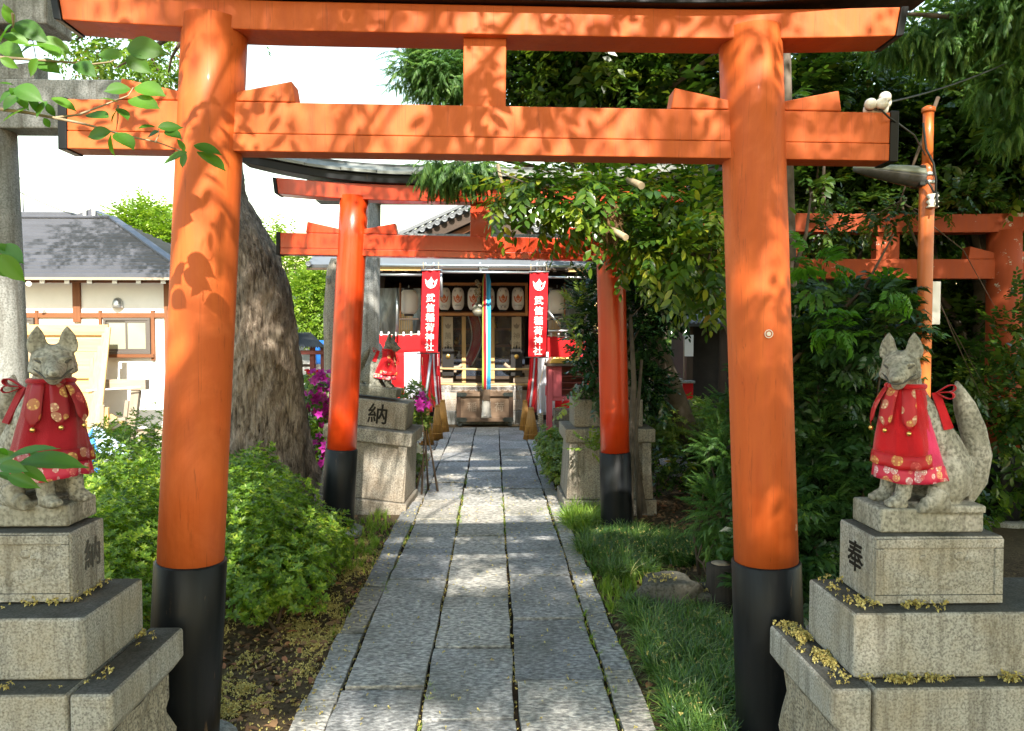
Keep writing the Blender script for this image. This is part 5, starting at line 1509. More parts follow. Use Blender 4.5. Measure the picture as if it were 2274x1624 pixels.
# ------------------------------------------------------------------ banners
def banner(label, x0t, x1t, yt, x0b, x1b, yb, Y):
    tl, tr, bl, br = at(x0t, yt, Y), at(x1t, yt, Y), at(x0b, yb, Y), at(x1b, yb, Y)
    t = thing('red_banner', label, 'banner', tuple((tl + tr) / 2))
    w = tr[0] - tl[0]; hgt = tl[2] - bl[2]
    def cloth(u, v, lift=0.0):
        L = tl + (bl - tl) * v; Rr = tr + (br - tr) * v
        p = L + (Rr - L) * u
        p = p + np.array([0, 0.012 * math.sin(u * 16 + 0.6) * (1 - 0.5 * v) + 0.010 * math.sin(u * 5 + v * 4) - lift, 0])
        return tuple(p)
    c = MB().grid(cloth, 26, 30).build('cloth', M['banner_red'], t, world=True, solid=0.002)
    def place(a, b): return cloth(0.52 + a / w, b / hgt, 0.016)
    m1 = MB(); crest(m1, w * 0.66, lambda a, b: place(a, 0.155 * hgt - b)); m1.build('crest', M['letter_white'], c, world=True)
    m2 = MB(); crescents(m2, w * 0.66, lambda a, b: tuple(np.array(place(a, 0.16 * hgt - b)) - np.array([0, 0.003, 0]))); m2.build('crest_rings', M['banner_red'], c, world=True)
    m3 = MB(); put_text(m3, '武信稲荷神社', hgt * 0.108, lambda a, b: place(a, 0.335 * hgt - b), 0.022, True, 1.085, 1.0, (0, -0.0008, 0))
    m3.build('lettering', M['letter_white'], c, world=True)
    MB().tube([cloth(-0.06, 0.0), cloth(1.06, 0.0)], 0.012, 8).build('top_rod', M['steel'], t, world=True)
    MB().tube([cloth(-0.18, 1.0), cloth(1.1, 1.0)], 0.009, 8).build('bottom_rod', M['cable'], t, world=True)
    for u in (0.05, 0.92):
        MB().tube([cloth(u, 0), (tl[0] + (tr[0] - tl[0]) * u, Y, tl[2] + 0.12)], 0.006, 6).build('cord', M['rope_tan'], t, world=True)
banner('red banner with white vertical writing, left of the shrine', 938, 977, 600, 932.5, 972, 785, 11.6)
banner('red banner with white vertical writing, right of the shrine', 1177, 1217, 604, 1173, 1213, 794, 11.6)

# ------------------------------------------------------------------ striped curtains
def curtain(label, pts, Y, ztop, zbot, stripes, band=None, amp=0.03, freq=9):
    """pts: x at left, right; stripes: list of (fraction, colour); band: height of the red band along the top"""
    x0, x1 = pts
    t = thing('striped_curtain', label, 'curtain', ((x0 + x1) / 2, Y, zbot))
    def f(u, v, dy=0): return (x0 + (x1 - x0) * u, Y + amp * math.sin(u * freq * (x1 - x0)) * (0.25 + 0.75 * v) + dy, ztop + (zbot - ztop) * v - 0.02 * math.sin(u * math.pi) * (1 - v))
    u = 0
    vb = (band / (ztop - zbot)) if band else 0
    if band: MB().grid(lambda a, b: f(a, b * vb), 40, 6).build('top_band', M['curtain_red'], t, world=True, solid=0.003)
    for w, c in stripes:
        u0, u1 = u, u + w; u = u1
        MB().grid(lambda a, b: f(u0 + (u1 - u0) * a, vb + (1 - vb) * b), 10, 14).build('stripe', M['curtain_red' if c == 'r' else 'curtain_white'], t, world=True, solid=0.003)
    MB().tube([f(k / 12, 0) for k in range(13)], 0.008, 6).build('cord', M['rope_white'], t, world=True)
    for k in range(7):
        a = f((k + 0.5) / 7, 0)
        MB().bx(a[0] - 0.015, a[0] + 0.015, a[1] - 0.012, a[1] + 0.012, a[2] - 0.02, a[2] + 0.05).build('loop', M['curtain_white'], t, world=True)
aL, aR = at(822, 742, 12.4), at(938, 742, 12.4)
curtain('red and white curtain stretched left of the shrine, behind the fox', (aL[0], aR[0]), 12.4, 1.55, 0.30, [(0.2, 'r'), (0.2, 'w'), (0.25, 'r'), (0.35, 'w')], 0.30)
aL, aR = at(1216, 745, 12.4), at(1330, 745, 12.4)
curtain('red and white curtain stretched right of the shrine, behind the red cabinet', (aL[0], aR[0]), 12.4, 1.52, 0.18, [(0.15, 'w'), (0.3, 'r'), (0.25, 'w'), (0.3, 'r')], 0.42)
def gathered(label, px, cols, Y=12.0):
    """a bunch of curtain drawn together: columns of (top px, bottom px, colour) cut at image heights 786 and about 915"""
    t = thing('gathered_curtain', label, 'curtain', tuple(at(px, 850, Y)))
    for k, (a0, a1, b0, b1, yb, c) in enumerate(cols):
        def f(u, v):
            s = v ** 1.6
            x = (a0 + (a1 - a0) * u) * (1 - s) + (b0 + (b1 - b0) * u) * s
            p = at(x, 782 + (yb - 782) * v, Y + 0.012 * k)
            p[1] += 0.035 * math.sin(u * 6.28 + k) * (0.3 + v)
            return tuple(p)
        MB().grid(f, 10, 16).build('fold', M[c], t, world=True, solid=0.003)
gathered('gathered red and white curtain below the left banner', 960, [(934, 952, 942, 962, 915, 'curtain_red'), (950, 962, 958, 972, 905, 'curtain_red'), (960, 966, 966, 980, 912, 'curtain_white'), (964, 976, 975, 984, 918, 'cloth_dark_red'), (966, 972, 972, 979, 916, 'curtain_white')])
gathered('gathered white and red curtain below the right banner', 1190, [(1177, 1186, 1165, 1172, 912, 'curtain_red'), (1183, 1190, 1170, 1180, 908, 'curtain_white'), (1188, 1195, 1176, 1194, 916, 'curtain_red'), (1193, 1218, 1192, 1219, 922, 'curtain_white')])
p0, p1 = at(958, 785, 11.8), at(940, 930, 11.6)
sp = MB().tube([p0, p1], 0.025, 10).build('steel_prop', M['steel'])
tag(sp, 'slanting steel pipe prop in front of the left gathered curtain', 'pipe')
cd = MB().tube([at(1212, 796, 11.65), at(1195, 870, 11.68), at(1200, 935, 11.65)], 0.006, 6).tube([at(1212, 796, 11.65), at(1214, 860, 11.65)], 0.006, 6).build('tie_cord', M['rope_tan'])
tag(cd, 'thin cord hanging from the right banner to the ground', 'cord')
for px, py, lab in ((1214, 866, 'small red tassel tag hanging beside the right banner'), (1019 * 0 + 938, 822, 'small red tassel tag hanging at the left banner'), (974, 823, 'small red tag hanging between left banner and shrine')):
    a = at(px, py, 11.62)
    t = thing('red_tag', lab, 'tag', tuple(a))
    MB().bx(-0.02, 0.02, -0.008, 0.008, -0.09, 0.07).build('tag_body', M['banner_red'], t, bev=0.003)
    MB().tube([(0, 0, 0.07), (0, 0, 0.2)], 0.004, 5).build('string', M['rope_tan'], t)
st = thing('rope_stake', 'steel stake wrapped with rope at the foot of the right curtain', 'stake', tuple(gz(1200, 972)))
MB().tube([(0, 0, -0.03), (0, 0, 0.42)], 0.022, 10).build('stake', M['steel'], st)
mb = MB()
for k in range(7): mb.tube([(0.034 * math.cos(q * 0.7), 0.034 * math.sin(q * 0.7), 0.16 + 0.03 * k + 0.003 * q) for q in range(10)], 0.010, 6)
mb.build('rope', M['rope_tan'], st)

# ------------------------------------------------------------------ bell, ribbons, offering box
bl = thing('bell', 'round weathered bronze bell hanging before the lantern rack', 'bell', tuple(at(1062, 688, 12.3)))
MB().lathe([(0.01, 0.11), (0.05, 0.10), (0.082, 0.07), (0.092, 0.03), (0.098, 0.005), (0.090, -0.005), (0.098, -0.02), (0.094, -0.05), (0.075, -0.085), (0.04, -0.105), (0.01, -0.11)], 24).build('bell_body', M['old_bell'], bl)
MB().tube([(0, 0, 0.1), (0.0, 0, 0.2)], 0.02, 8).build('hanger', M['old_bell'], bl)
kn = MB()
for k in range(14): kn.tube([(random.uniform(-.05, .05), random.uniform(-.03, .03), 0.2 + 0.02 * k), (random.uniform(-.07, .05), random.uniform(-.03, .03), 0.24 + 0.02 * k)], 0.014, 6)
kn.build('twisted_cord', M['rope_tan'], bl)
rb = thing('bell_rope', 'multicoloured ribbon bell rope with white tassel above the offering box', 'bell rope', tuple(at(1080, 864, 12.2)))
for k, (a0, a1, b0, b1, c) in enumerate([(1071, 1073, 1071, 1073.5, 'ribbon_green'), (1072.6, 1074.2, 1073, 1074.6, 'ribbon_yellow'), (1074, 1079.6, 1074, 1080, 'ribbon_red'), (1079.3, 1081.8, 1079.6, 1082.4, 'ribbon_white'), (1080.8, 1090, 1081.6, 1090, 'ribbon_blue')]):
    def f(u, v):
        top = np.array([1079.5 + (u - 0.5) * 4, 592.0]); 
        s = min(1, v / 0.12)
        x = (top[0]) * (1 - s) + (a0 + (a1 - a0) * u + (b0 - a0 + (b1 - b0 - a1 + a0) * u) * v) * s
        p = at(x, 592 + (866 - 592) * v, 12.2 - 0.01 * k)
        p[1] += 0.015 * math.sin(u * 5 + v * 6 + k)
        return tuple(p)
    MB().grid(f, 5, 26).build('ribbon', M[c], rb, world=True, solid=0.004)
MB().bx(-0.062, 0.062, -0.06, 0.06, -0.19, -0.005).build('wooden_grip', M['box_wood'], rb, bev=0.012)
tf = MB()
def tasf(u, v):
    th = u * 2 * math.pi; r = 0.060 + 0.014 * v + 0.004 * math.sin(12 * th + v * 30) + 0.004 * math.sin(-12 * th + v * 30)
    return (r * math.cos(th), r * 0.8 * math.sin(th), -0.192 - 0.24 * v)
tf.grid(tasf, 48, 22, True).build('tassel', M['rope_white'], rb)
fr_ = MB()
for k in range(22):
    th = k / 22 * 2 * math.pi
    fr_.tube([(0.072 * math.cos(th), 0.058 * math.sin(th), -0.43), (0.078 * math.cos(th), 0.062 * math.sin(th), -0.475)], [0.008, 0.006], 6)
fr_.build('fringe', M['rope_white'], rb)
bc = at(1077, 945, 12.57)
ob = thing('offering_box', 'brown wooden offering box with dark metal corners before the steps', 'offering box', (bc[0], 12.85, 0))
W2 = 0.445
def ob_(mb, n_, m_, **k): return mb.build(n_, M[m_], ob, **k)
ob_(MB().bx(-W2 + 0.03, W2 - 0.03, -0.24, 0.24, 0.10, 0.50), 'body', 'box_wood')
for s in (-1, 1):
    ob_(MB().bx(s * W2 - 0.035, s * W2 + 0.035, -0.275, -0.205, 0.135, 0.492), 'corner_post', 'box_dark', bev=0.004)
    for y in (-0.23, 0.2): ob_(MB().bx(s * (W2 - 0.02) - 0.03, s * (W2 - 0.02) + 0.03, y - 0.03, y + 0.03, -0.01, 0.06), 'foot', 'box_fitting', bev=0.004)
ob_(MB().bx(-W2 - 0.03, W2 + 0.03, -0.285, 0.27, 0.493, 0.555), 'lid_frame', 'box_wood', bev=0.004)
ob_(MB().bx(-W2 - 0.02, W2 + 0.02, -0.285, 0.27, 0.062, 0.134), 'base_frame', 'box_wood', bev=0.004)
for z0, z1 in ((0.491, 0.557), (0.060, 0.136)):
    for s in (-1, 1):
        xa, xb = sorted((s * (W2 + 0.034), s * (W2 - 0.12)))
        pts = [(xa, z0), (xb, z0), (xb, z1), (xa, z1)]
        if s > 0: pts = [(xa, z0), (xb, z0), (xb, z1), (xa, z1), (xa - 0.03, (z0 + z1) / 2)]
        else: pts = [(xa, z0), (xb, z0), (xb + 0.03, (z0 + z1) / 2), (xb, z1), (xa, z1)]
        ob_(MB().prism(pts, -0.289, -0.2855), 'metal_fitting', 'box_fitting')
cv = MB(); put_text(cv, '稲', 0.17, lambda a, b: (-0.22 + a, -0.243, 0.31 + b)); ob_(cv, 'carved_character', 'wood_grey_x', solid=0.006)
cv = MB(); put_text(cv, '荷', 0.17, lambda a, b: (0.24 + a, -0.243, 0.31 + b)); ob_(cv, 'carved_character', 'wood_grey_x', solid=0.006)
cv = MB(); crest(cv, 0.15, lambda a, b: (a, -0.243, 0.31 + b)); ob_(cv, 'carved_crest', 'wood_grey_x', solid=0.006)
for k in range(9): ob_(MB().bx(-W2 + 0.06 + k * 0.098 - 0.012, -W2 + 0.06 + k * 0.098 + 0.012, -0.26, 0.25, 0.556, 0.572), 'slat', 'box_wood')

# ------------------------------------------------------------------ tall name boards on black stands
for px, chars, lab in ((995, '萬多', 'tall cream name board on a black stand, left of the shrine doors'), (1147, '神徳', 'tall cream name board on a black stand, right of the shrine doors')):
    a = at(px, 704, 13.12); b = at(px, 822, 13.12)
    t = thing('name_board', lab, 'sign board', (a[0], 13.12, b[2]))
    H_ = a[2] - b[2]
    bd = MB().prism([(-0.085, 0.36), (0.0, 0.30), (0.085, 0.36), (0.085, H_), (-0.085, H_)], -0.01, 0.01).build('board', M['wood_cream'], t, bev=0.003)
    m_ = MB(); crest(m_, 0.10, lambda x, z: (x, -0.0115, H_ - 0.16 + z)); m_.build('crest', M['wood_grey'], bd)
    m_ = MB(); put_text(m_, chars, 0.13, lambda x, z: (x, -0.0115, 0.60 + z), 0.006, True, 1.2); m_.build('lettering', M['wood_grey'], bd)
    st = MB().prism([(-0.10, -0.1), (0.10, -0.1), (0.10, 0.40), (0.075, 0.36), (0.05, 0.42), (0.025, 0.37), (0, 0.45), (-0.025, 0.37), (-0.05, 0.42), (-0.075, 0.36), (-0.10, 0.40)], -0.035, -0.012).build('stand', M['letter_black'], t)
    MB().lathe([(0.042, 0), (0.042, 0.006), (0.03, 0.012), (0.01, 0.014)], 18).build('gold_crest', M['gold'], st).matrix_local = Matrix.Translation((0, -0.036, 0.24)) @ Matrix.Rotation(rad(90), 4, 'X')

# ------------------------------------------------------------------ bamboo cones, red cabinet
def cone(label, px, py, hgt, r, lean=0.0):
    p = gz(px, py)
    t = thing('bamboo_cone', label, 'bamboo cone', tuple(p), (0, lean, random.uniform(0, 3)), 'bamboo cones at the banner feet')
    sl = MB(); n = 30
    for k in range(n):
        a = 2 * math.pi * k / n + random.uniform(-.04, .04); h_ = hgt * random.uniform(0.95, 1.03)
        sl.tube([(r * math.cos(a), r * math.sin(a), -0.02), (r * 0.30 * math.cos(a), r * 0.30 * math.sin(a), h_)], [0.0105 * r / 0.11, 0.006 * r / 0.11], 5)
    sl.build('strips', M['bamboo_cone'], t, kind='stuff')
    MB().lathe([(r * 0.9, 0.0), (r * 0.27, hgt * 0.97)], 20).build('core', M['wood_dark'], t)
    for z in (0.16, 0.42, 0.97):
        rr = r * (1 - 0.70 * z) + 0.006
        MB().tube([(rr * math.cos(q * 2 * math.pi / 18), rr * math.sin(q * 2 * math.pi / 18), z * hgt) for q in range(19)], 0.005, 5).build('binding', M['bamboo_cone'], t)
cone('split bamboo cone at the far left, nearest the leaning pedestal', 947, 984, 0.47, 0.10)
cone('split bamboo cone second from left, touching the nearest one', 971, 974, 0.50, 0.085)
cone('split bamboo cone behind, under the left gathered curtain', 983, 958, 0.5, 0.10)
cone('split bamboo cone in front at the right of the path', 1179, 975, 0.46, 0.11)
cone('split bamboo cone behind, at the right of the path', 1166, 955, 0.48, 0.09)
rc = thing('red_cabinet', 'faded red wooden cabinet on legs with gilt roof, right of the path', 'cabinet', tuple(gz(1250, 970)))
x0, x1 = at(1222, 970, 11.1)[0] - rc.location.x, at(1300, 970, 11.1)[0] - rc.location.x
def rcb(mb, n_, m_, **k): return mb.build(n_, M[m_], rc, **k)
for x in (x0, x1):
    for y in (0, 0.4): rcb(MB().bx(x - 0.03, x + 0.03, y - 0.03, y + 0.03, -0.03, 1.06), 'leg', 'cabinet_red', bev=0.004)
rcb(MB().bx(x0, x1, -0.005, 0.405, 0.54, 0.6), 'bottom_shelf', 'cabinet_red', bev=0.004)
rcb(MB().bx(x0, x1, 0.37, 0.4, 0.6, 1.06), 'back', 'dark_red')
for z in (0.70, 0.80, 0.90): rcb(MB().bx(x0 + 0.17, x1, 0.02, 0.37, z, z + 0.015), 'shelf', 'dark_red')
rcb(MB().bx(x0 + 0.031, x0 + 0.17, -0.02, 0.0, 0.601, 1.06), 'door_panel', 'cabinet_red', bev=0.004)
rcb(MB().bx(x0 - 0.06, x1 + 0.06, -0.09, 0.46, 1.061, 1.10), 'top_board', 'wood_dark_x', bev=0.004)
rcb(MB().prism([(x0 - 0.03, 1.101), (x1 + 0.03, 1.101), (x1 - 0.03, 1.19), (x0 + 0.03, 1.19)], -0.07, 0.44), 'gilt_roof', 'gold', bev=0.01)
for k, zz in enumerate((0.0, 0.17)):
    t = MB().bx(at(1232, 960, 11.7)[0], 3.0, 11.75, 12.1, zz + 0.001, zz + 0.168).build('foundation_stone', M['stone_weathered'], bev=0.012)
    tag(t, ['lower grey foundation stone behind the red cabinet legs', 'upper grey foundation stone behind the red cabinet legs'][k], 'stone', 'foundation stones')
sl = thing('stone_lantern', 'rounded grey stone lantern behind the small fox on the left', 'stone lantern', tuple(at(842, 820, 9.0) * np.array([1, 1, 0])))
MB().lathe([(0.16, -0.03), (0.16, 0.1), (0.10, 0.13), (0.09, 0.8), (0.16, 0.84), (0.17, 0.9)], 20).build('shaft', M['stone_grey'], sl)
MB().lathe([(0.12, 0.902), (0.13, 1.0), (0.15, 1.08), (0.12, 1.16)], 6, flat=True).build('light_chamber', M['stone_grey'], sl)
MB().lathe([(0.2, 1.162), (0.21, 1.19), (0.1, 1.3), (0.05, 1.36), (0.02, 1.42)], 20).build('cap', M['stone_grey'], sl)
# ------------------------------------------------------------------ plants
random.seed(5)
rng = np.random.default_rng(5)
def blob_points(blobs, n, power=0.45):
    """points in a set of ellipsoids (centre, radii), denser towards their surface, with outward directions"""
    w = np.array([b[1][0] * b[1][1] * b[1][2] for b in blobs]) ** 0.75
    pick = rng.choice(len(blobs), n, p=w / w.sum())
    d = rng.normal(size=(n, 3)); d /= np.linalg.norm(d, axis=1, keepdims=True)
    r = rng.random(n) ** power
    C_ = np.array([b[0] for b in blobs], float)[pick]; R_ = np.array([b[1] for b in blobs], float)[pick]
    lump = 1 + 0.16 * np.sin(d[:, 0] * 7 + pick) + 0.12 * np.sin(d[:, 1] * 9 + d[:, 2] * 5 + pick * 2)
    P = C_ + d * R_ * (r * lump)[:, None]
    return P, d
def scat(name, parent, mat_, tpl, P, Mt, S, world=True, kind=None):
    tv, tf, tr = tpl
    if world and parent is not None: P = P - ORIGIN[parent.name]
    m = scatter(name, tv, tf, P, Mt, S, tr)
    o = link(name, m, parent, mat_)
    if kind: o['kind'] = kind
    return o
def leafy(name, parent, mat_, tpls, blobs, n, size, out=0.8, up=0.3, jit=0.6, power=0.45, upvec=(0, 0, 1), zmin=None, keep=None):
    P, d = blob_points(blobs, n, power)
    if zmin is not None:
        k = P[:, 2] > zmin; P, d = P[k], d[k]
    if keep is not None:
        k = keep(P); P, d = P[k], d[k]
    dirs = d * out + np.array([0, 0, up]) + rng.normal(size=d.shape) * jit
    Mt = frame_x(dirs, upvec)
    S = size * rng.uniform(0.75, 1.25, len(P))
    tv, tf, tr = tpls
    return scat(name, parent, mat_, tpls, P, Mt, S)
def limbs(parent, mat_, name, paths, n=8):
    mb = MB()
    for pts, rs in paths: mb.tube(pts, rs, n)
    return mb.build(name, mat_, parent, world=True)

L4 = lambda w=0.42, droop=0.14: leaf4(1.0, w, 0.15, droop)
L8 = lambda w=0.42, droop=0.18: leaf8(1.0, w, 0.18, droop)
T_azalea = whorl(8, leaf6(1.0, 0.42, 0.2, 0.12), 0.9, 0.5)
T_azalea_far = whorl(7, leaf4(1.0, 0.42, 0.15, 0.12), 0.9, 0.5)
T_broad = spray(9, leaf8(0.34, 0.15, 0.2, 0.2), 1.0, 1.0, 0.25)
T_broad_far = spray(9, leaf4(0.36, 0.17, 0.2, 0.2), 1.0, 1.0, 0.25)
T_gloss = spray(10, leaf8(0.30, 0.15, 0.15, 0.1), 0.8, 1.0, 0.1)
def compound():
    L = []
    for s in (-1, 0, 1):
        for k in range(5):
            t = (k + 1) / 5
            for q in (-1, 1):
                base = Vector((0.15 + 0.5 * t, 0, 0)); base.rotate(Euler((0, 0, s * 0.75)))
                L.append((TRS((base.x, base.y, -0.12 * t * t), (random.uniform(-.4, .4), random.uniform(.1, .5), s * 0.75 + q * 0.75), random.uniform(0.8, 1.1)), leaf4(0.36, 0.125, 0.2, 0.25)))
    return sprig(L)
T_nandina = compound()
def conifer_spray(n=34, hang=0.3):
    """flat drooping branchlet with short scale-leaved side shoots"""
    L = []
    for k in range(n):
        t = k / n
        side = 1 if k % 2 else -1
        ln = 0.34 * (1 - t) + 0.06
        x = t * 1.0; z = -hang * t * t
        L.append((TRS((x, 0, z), (random.uniform(-.3, .3), 0.5 + 0.5 * t + random.uniform(-.15, .15), side * random.uniform(0.45, 0.8))), leaf4(ln, 0.035, 0.3, 0.25)))
        L.append((TRS((x, 0, z), (random.uniform(-.8, .8), 0.3 + 0.6 * t, side * 0.25)), leaf4(0.12, 0.03, 0.3, 0.1)))
    return sprig(L)
T_conifer = conifer_spray()
def tuft(n=16, bend=0.9):
    """arching grass blades, about 1 high"""
    V, F, Rn = [], [], []
    for k in range(n):
        a = random.uniform(0, 6.283); h_ = random.uniform(0.6, 1.1); b_ = random.uniform(0.25, 1.25) * bend; w = 0.026
        o = len(V); rr = random.random()
        ca, sa = math.cos(a), math.sin(a)
        bx_, by_ = random.uniform(-.08, .08), random.uniform(-.08, .08)
        for i in range(5):
            t = i / 4
            r = b_ * t * t * 0.8; z = h_ * (t - 0.45 * b_ * t * t * t)
            ww = w * (1 - t * 0.92)
            x, y = bx_ + ca * r, by_ + sa * r
            V += [(x - sa * ww, y + ca * ww, z), (x + sa * ww, y - ca * ww, z)]; Rn += [rr, rr]
        F += [(o + 2 * i, o + 2 * i + 1, o + 2 * i + 3, o + 2 * i + 2) for i in range(4)]
    return np.array(V), np.array(F), np.array(Rn)
T_tuft = tuft(18, 1.0); T_tuft_short = tuft(10, 0.6)
T_flower = sprig([(TRS((0, 0, 0.2), (0, -0.55, 2 * math.pi * k / 5)), leaf4(1.0, 0.72, 0.1, 0.25)) for k in range(5)] + [(TRS((0, 0, 0.1), (0, -1.2, 2 * math.pi * k / 4 + .4)), leaf4(0.5, 0.3, 0.1, 0.2)) for k in range(4)])

# --- azaleas left of the path
def bush(name, label, blobs, n, size, mat_, tpl, zmin=0.0, stems=8, cat='bush', group=None, jit=0.45, up=0.75, keep=None):
    c = np.array(blobs[0][0], float); c[2] = GROUND_Z
    t = thing(name, label, cat, tuple(c), group=group)
    leafy('foliage', t, M[mat_], tpl, blobs, n, size, 0.7, up, jit, 0.30, zmin=zmin, keep=keep)
    paths = []
    for k in range(stems):
        b = blobs[k % len(blobs)]
        e = np.array(b[0]) + rng.normal(size=3) * np.array(b[1]) * 0.45
        s = np.array([b[0][0], b[0][1], GROUND_Z]) + rng.normal(size=3) * np.array([0.08, 0.08, 0])
        s[2] = GROUND_Z
        paths.append(([s, (s + e) / 2 + rng.normal(size=3) * 0.04, e], [0.012, 0.008, 0.004]))
    for q_ in paths: limbs(t, M['twig'], 'stem', [q_], 6)
    return t
# whorls stand along local z in this template, so use frames with z outward
def bush_z(name, label, blobs, n, size, mat_, tpl, zmin=0.0, stems=8, group=None, jit=0.4, up=0.9, power=0.28):
    c = np.array(blobs[0][0], float); c[2] = GROUND_Z
    t = thing(name, label, 'bush', tuple(c), group=group)
    P, d = blob_points(blobs, n, power)
    k = P[:, 2] > zmin; P, d = P[k], d[k]
    Mt = frame_z(d * 0.7 + np.array([0, 0, up]) + rng.normal(size=d.shape) * jit)
    scat('foliage', t, M[mat_], tpl, P, Mt, size * rng.uniform(0.7, 1.25, len(P)))
    paths = []
    for k in range(stems):
        b = blobs[k % len(blobs)]
        e = np.array(b[0]) + rng.normal(size=3) * np.array(b[1]) * 0.5
        s = np.array([b[0][0], b[0][1], GROUND_Z]) + np.append(rng.normal(size=2) * 0.1, 0)
        paths.append(([s, (s + e) / 2 + rng.normal(size=3) * 0.05, e], [0.012, 0.008, 0.004]))
    for q_ in paths: limbs(t, M['twig'], 'stem', [q_], 6)
    return t
bush_z('azalea_bush', 'bright green azalea bush between the left column and the path', [((-1.42, 4.25, 0.34), (0.42, 0.42, 0.30)), ((-1.3, 4.75, 0.26), (0.30, 0.36, 0.21)), ((-1.6, 4.85, 0.38), (0.38, 0.42, 0.27)), ((-1.17, 3.95, 0.23), (0.30, 0.33, 0.21)), ((-1.08, 4.6, 0.2), (0.2, 0.4, 0.18))], 6600, 0.032, 'leaf_azalea', T_azalea, 0.02, 14, 'azaleas')
bush_z('azalea_bush', 'azalea bush behind the left column, between it and the tree trunk', [((-1.85, 5.5, 0.36), (0.40, 0.45, 0.28)), ((-1.45, 5.3, 0.18), (0.22, 0.3, 0.14))], 2800, 0.033, 'leaf_azalea', T_azalea, 0.02, 10, 'azaleas')
bush_z('azalea_bush', 'azalea bush seen between the left fox pedestal and the left column', [((-1.95, 3.75, 0.36), (0.36, 0.42, 0.32)), ((-2.15, 4.4, 0.5), (0.4, 0.45, 0.32)), ((-1.75, 3.45, 0.22), (0.25, 0.3, 0.22))], 4200, 0.032, 'leaf_azalea', T_azalea, 0.02, 10, 'azaleas')
bush_z('azalea_bush', 'darker azalea bush rising behind, below the old timber frame', [((-2.75, 5.7, 0.5), (0.42, 0.45, 0.4)), ((-2.35, 5.2, 0.4), (0.3, 0.3, 0.3))], 2400, 0.034, 'leaf_azalea', T_azalea_far, 0.02, 10, 'azaleas')
bush_z('azalea_bush', 'small round azalea at the right of the path by the hidden pedestal', [((0.80, 8.0, 0.28), (0.34, 0.55, 0.24)), ((0.72, 7.3, 0.2), (0.2, 0.45, 0.2))], 1100, 0.05, 'leaf_azalea_far', T_azalea_far, 0.0, 8, 'azaleas')
fl = bush_z('flowering_azalea', 'azalea with magenta flowers beside the tree trunk', [(tuple(at(708, 905, 7.6)), (0.20, 0.3, 0.32)), (tuple(at(712, 1000, 7.4)), (0.16, 0.25, 0.25)), (tuple(at(690, 870, 7.8)), (0.16, 0.2, 0.16))], 420, 0.06, 'leaf_azalea', T_azalea_far, 0.0, 8)
P, d = blob_points([(tuple(at(712, 880, 7.45)), (0.15, 0.2, 0.26)), (tuple(at(703, 1010, 7.2)), (0.11, 0.12, 0.17)), (tuple(at(720, 850, 7.4)), (0.10, 0.1, 0.12))], 75, 0.25)
scat('flowers', fl, M['petal'], T_flower, P, frame_z(d + np.array([0, -1.2, 0.4])), 0.055 * rng.uniform(0.8, 1.2, len(P)), kind='stuff')
fl = bush_z('flowering_azalea', 'azalea with a few purple flowers right of the leaning pedestal', [(tuple(at(918, 885, 7.25)), (0.14, 0.2, 0.14)), (tuple(at(938, 935, 7.3)), (0.08, 0.12, 0.12))], 130, 0.055, 'leaf_azalea_far', T_azalea_far, 0.0, 5)
P, d = blob_points([(tuple(at(926, 892, 7.05)), (0.12, 0.1, 0.07))], 9, 0.3)
scat('flowers', fl, M['petal'], T_flower, P, frame_z(d + np.array([0, -1.2, 0.4])), 0.05 * rng.uniform(0.8, 1.2, len(P)), kind='stuff')
fl = bush_z('flowering_azalea', 'low azalea with white flowers at the path edge past the leaning pedestal', [(tuple(at(925, 1020, 8.0)), (0.10, 0.25, 0.13))], 70, 0.05, 'leaf_azalea_far', T_azalea_far, 0.0, 4)
P, d = blob_points([(tuple(at(926, 985, 7.7)), (0.08, 0.1, 0.10))], 10, 0.3)
scat('flowers', fl, M['petal_white'], T_flower, P, frame_z(d + np.array([0, -1.2, 0.4])), 0.05 * rng.uniform(0.8, 1.2, len(P)), kind='stuff')

# --- the big tree
bt = thing('camphor_tree', 'thick leaning tree trunk with rough bark left of the second gate', 'tree', tuple(gz(600, 1110)))
TP = [(1135, 606, 260), (1105, 602, 222), (1060, 600, 190), (1000, 597, 174), (900, 593, 160), (800, 591, 146), (750, 588, 140), (700, 584, 134), (650, 578, 130), (600, 566, 127), (560, 551, 126), (520, 530, 124), (480, 505, 122), (440, 483, 118), (380, 474, 112), (300, 474, 106), (150, 478, 98), (0, 480, 90), (-200, 470, 84), (-420, 440, 76)]
nu = 72
rows = []
for y_, x_, w in TP:
    p = at(x_, min(y_, 1112), 6.86); 
    if y_ > 1112: p[2] = -0.06
    rows.append((p, w * 6.86 / 1655 / 2))
# resample
nv = 150
ts = np.linspace(0, len(rows) - 1, nv)
V = []
for t in ts:
    i = min(int(t), len(rows) - 2); f_ = t - i
    p = rows[i][0] * (1 - f_) + rows[i + 1][0] * f_; r = rows[i][1] * (1 - f_) + rows[i + 1][1] * f_
    for k in range(nu):
        a = 2 * math.pi * k / nu
        z = p[2]
        flare = max(0, 0.5 - z) * 0.35 * max(0, math.sin(a * 5 + 0.6))
        rr = r * (1 + 0.05 * math.sin(3 * a + z * 2.1) + 0.035 * math.sin(7 * a - z * 3.0) + flare) + 0.012 * math.sin(a * 19 + 4 * math.sin(z * 7 + a * 3)) + 0.006 * math.sin(a * 31 + z * 26 + 3 * math.sin(z * 11))
        V.append((p[0] + rr * math.cos(a), p[1] + rr * math.sin(a), z))
mb = MB(); mb.raw(V, [(j * nu + k, j * nu + (k + 1) % nu, (j + 1) * nu + (k + 1) % nu, (j + 1) * nu + k) for j in range(nv - 1) for k in range(nu)], True)
mb.build('trunk', M['bark'], bt, world=True)
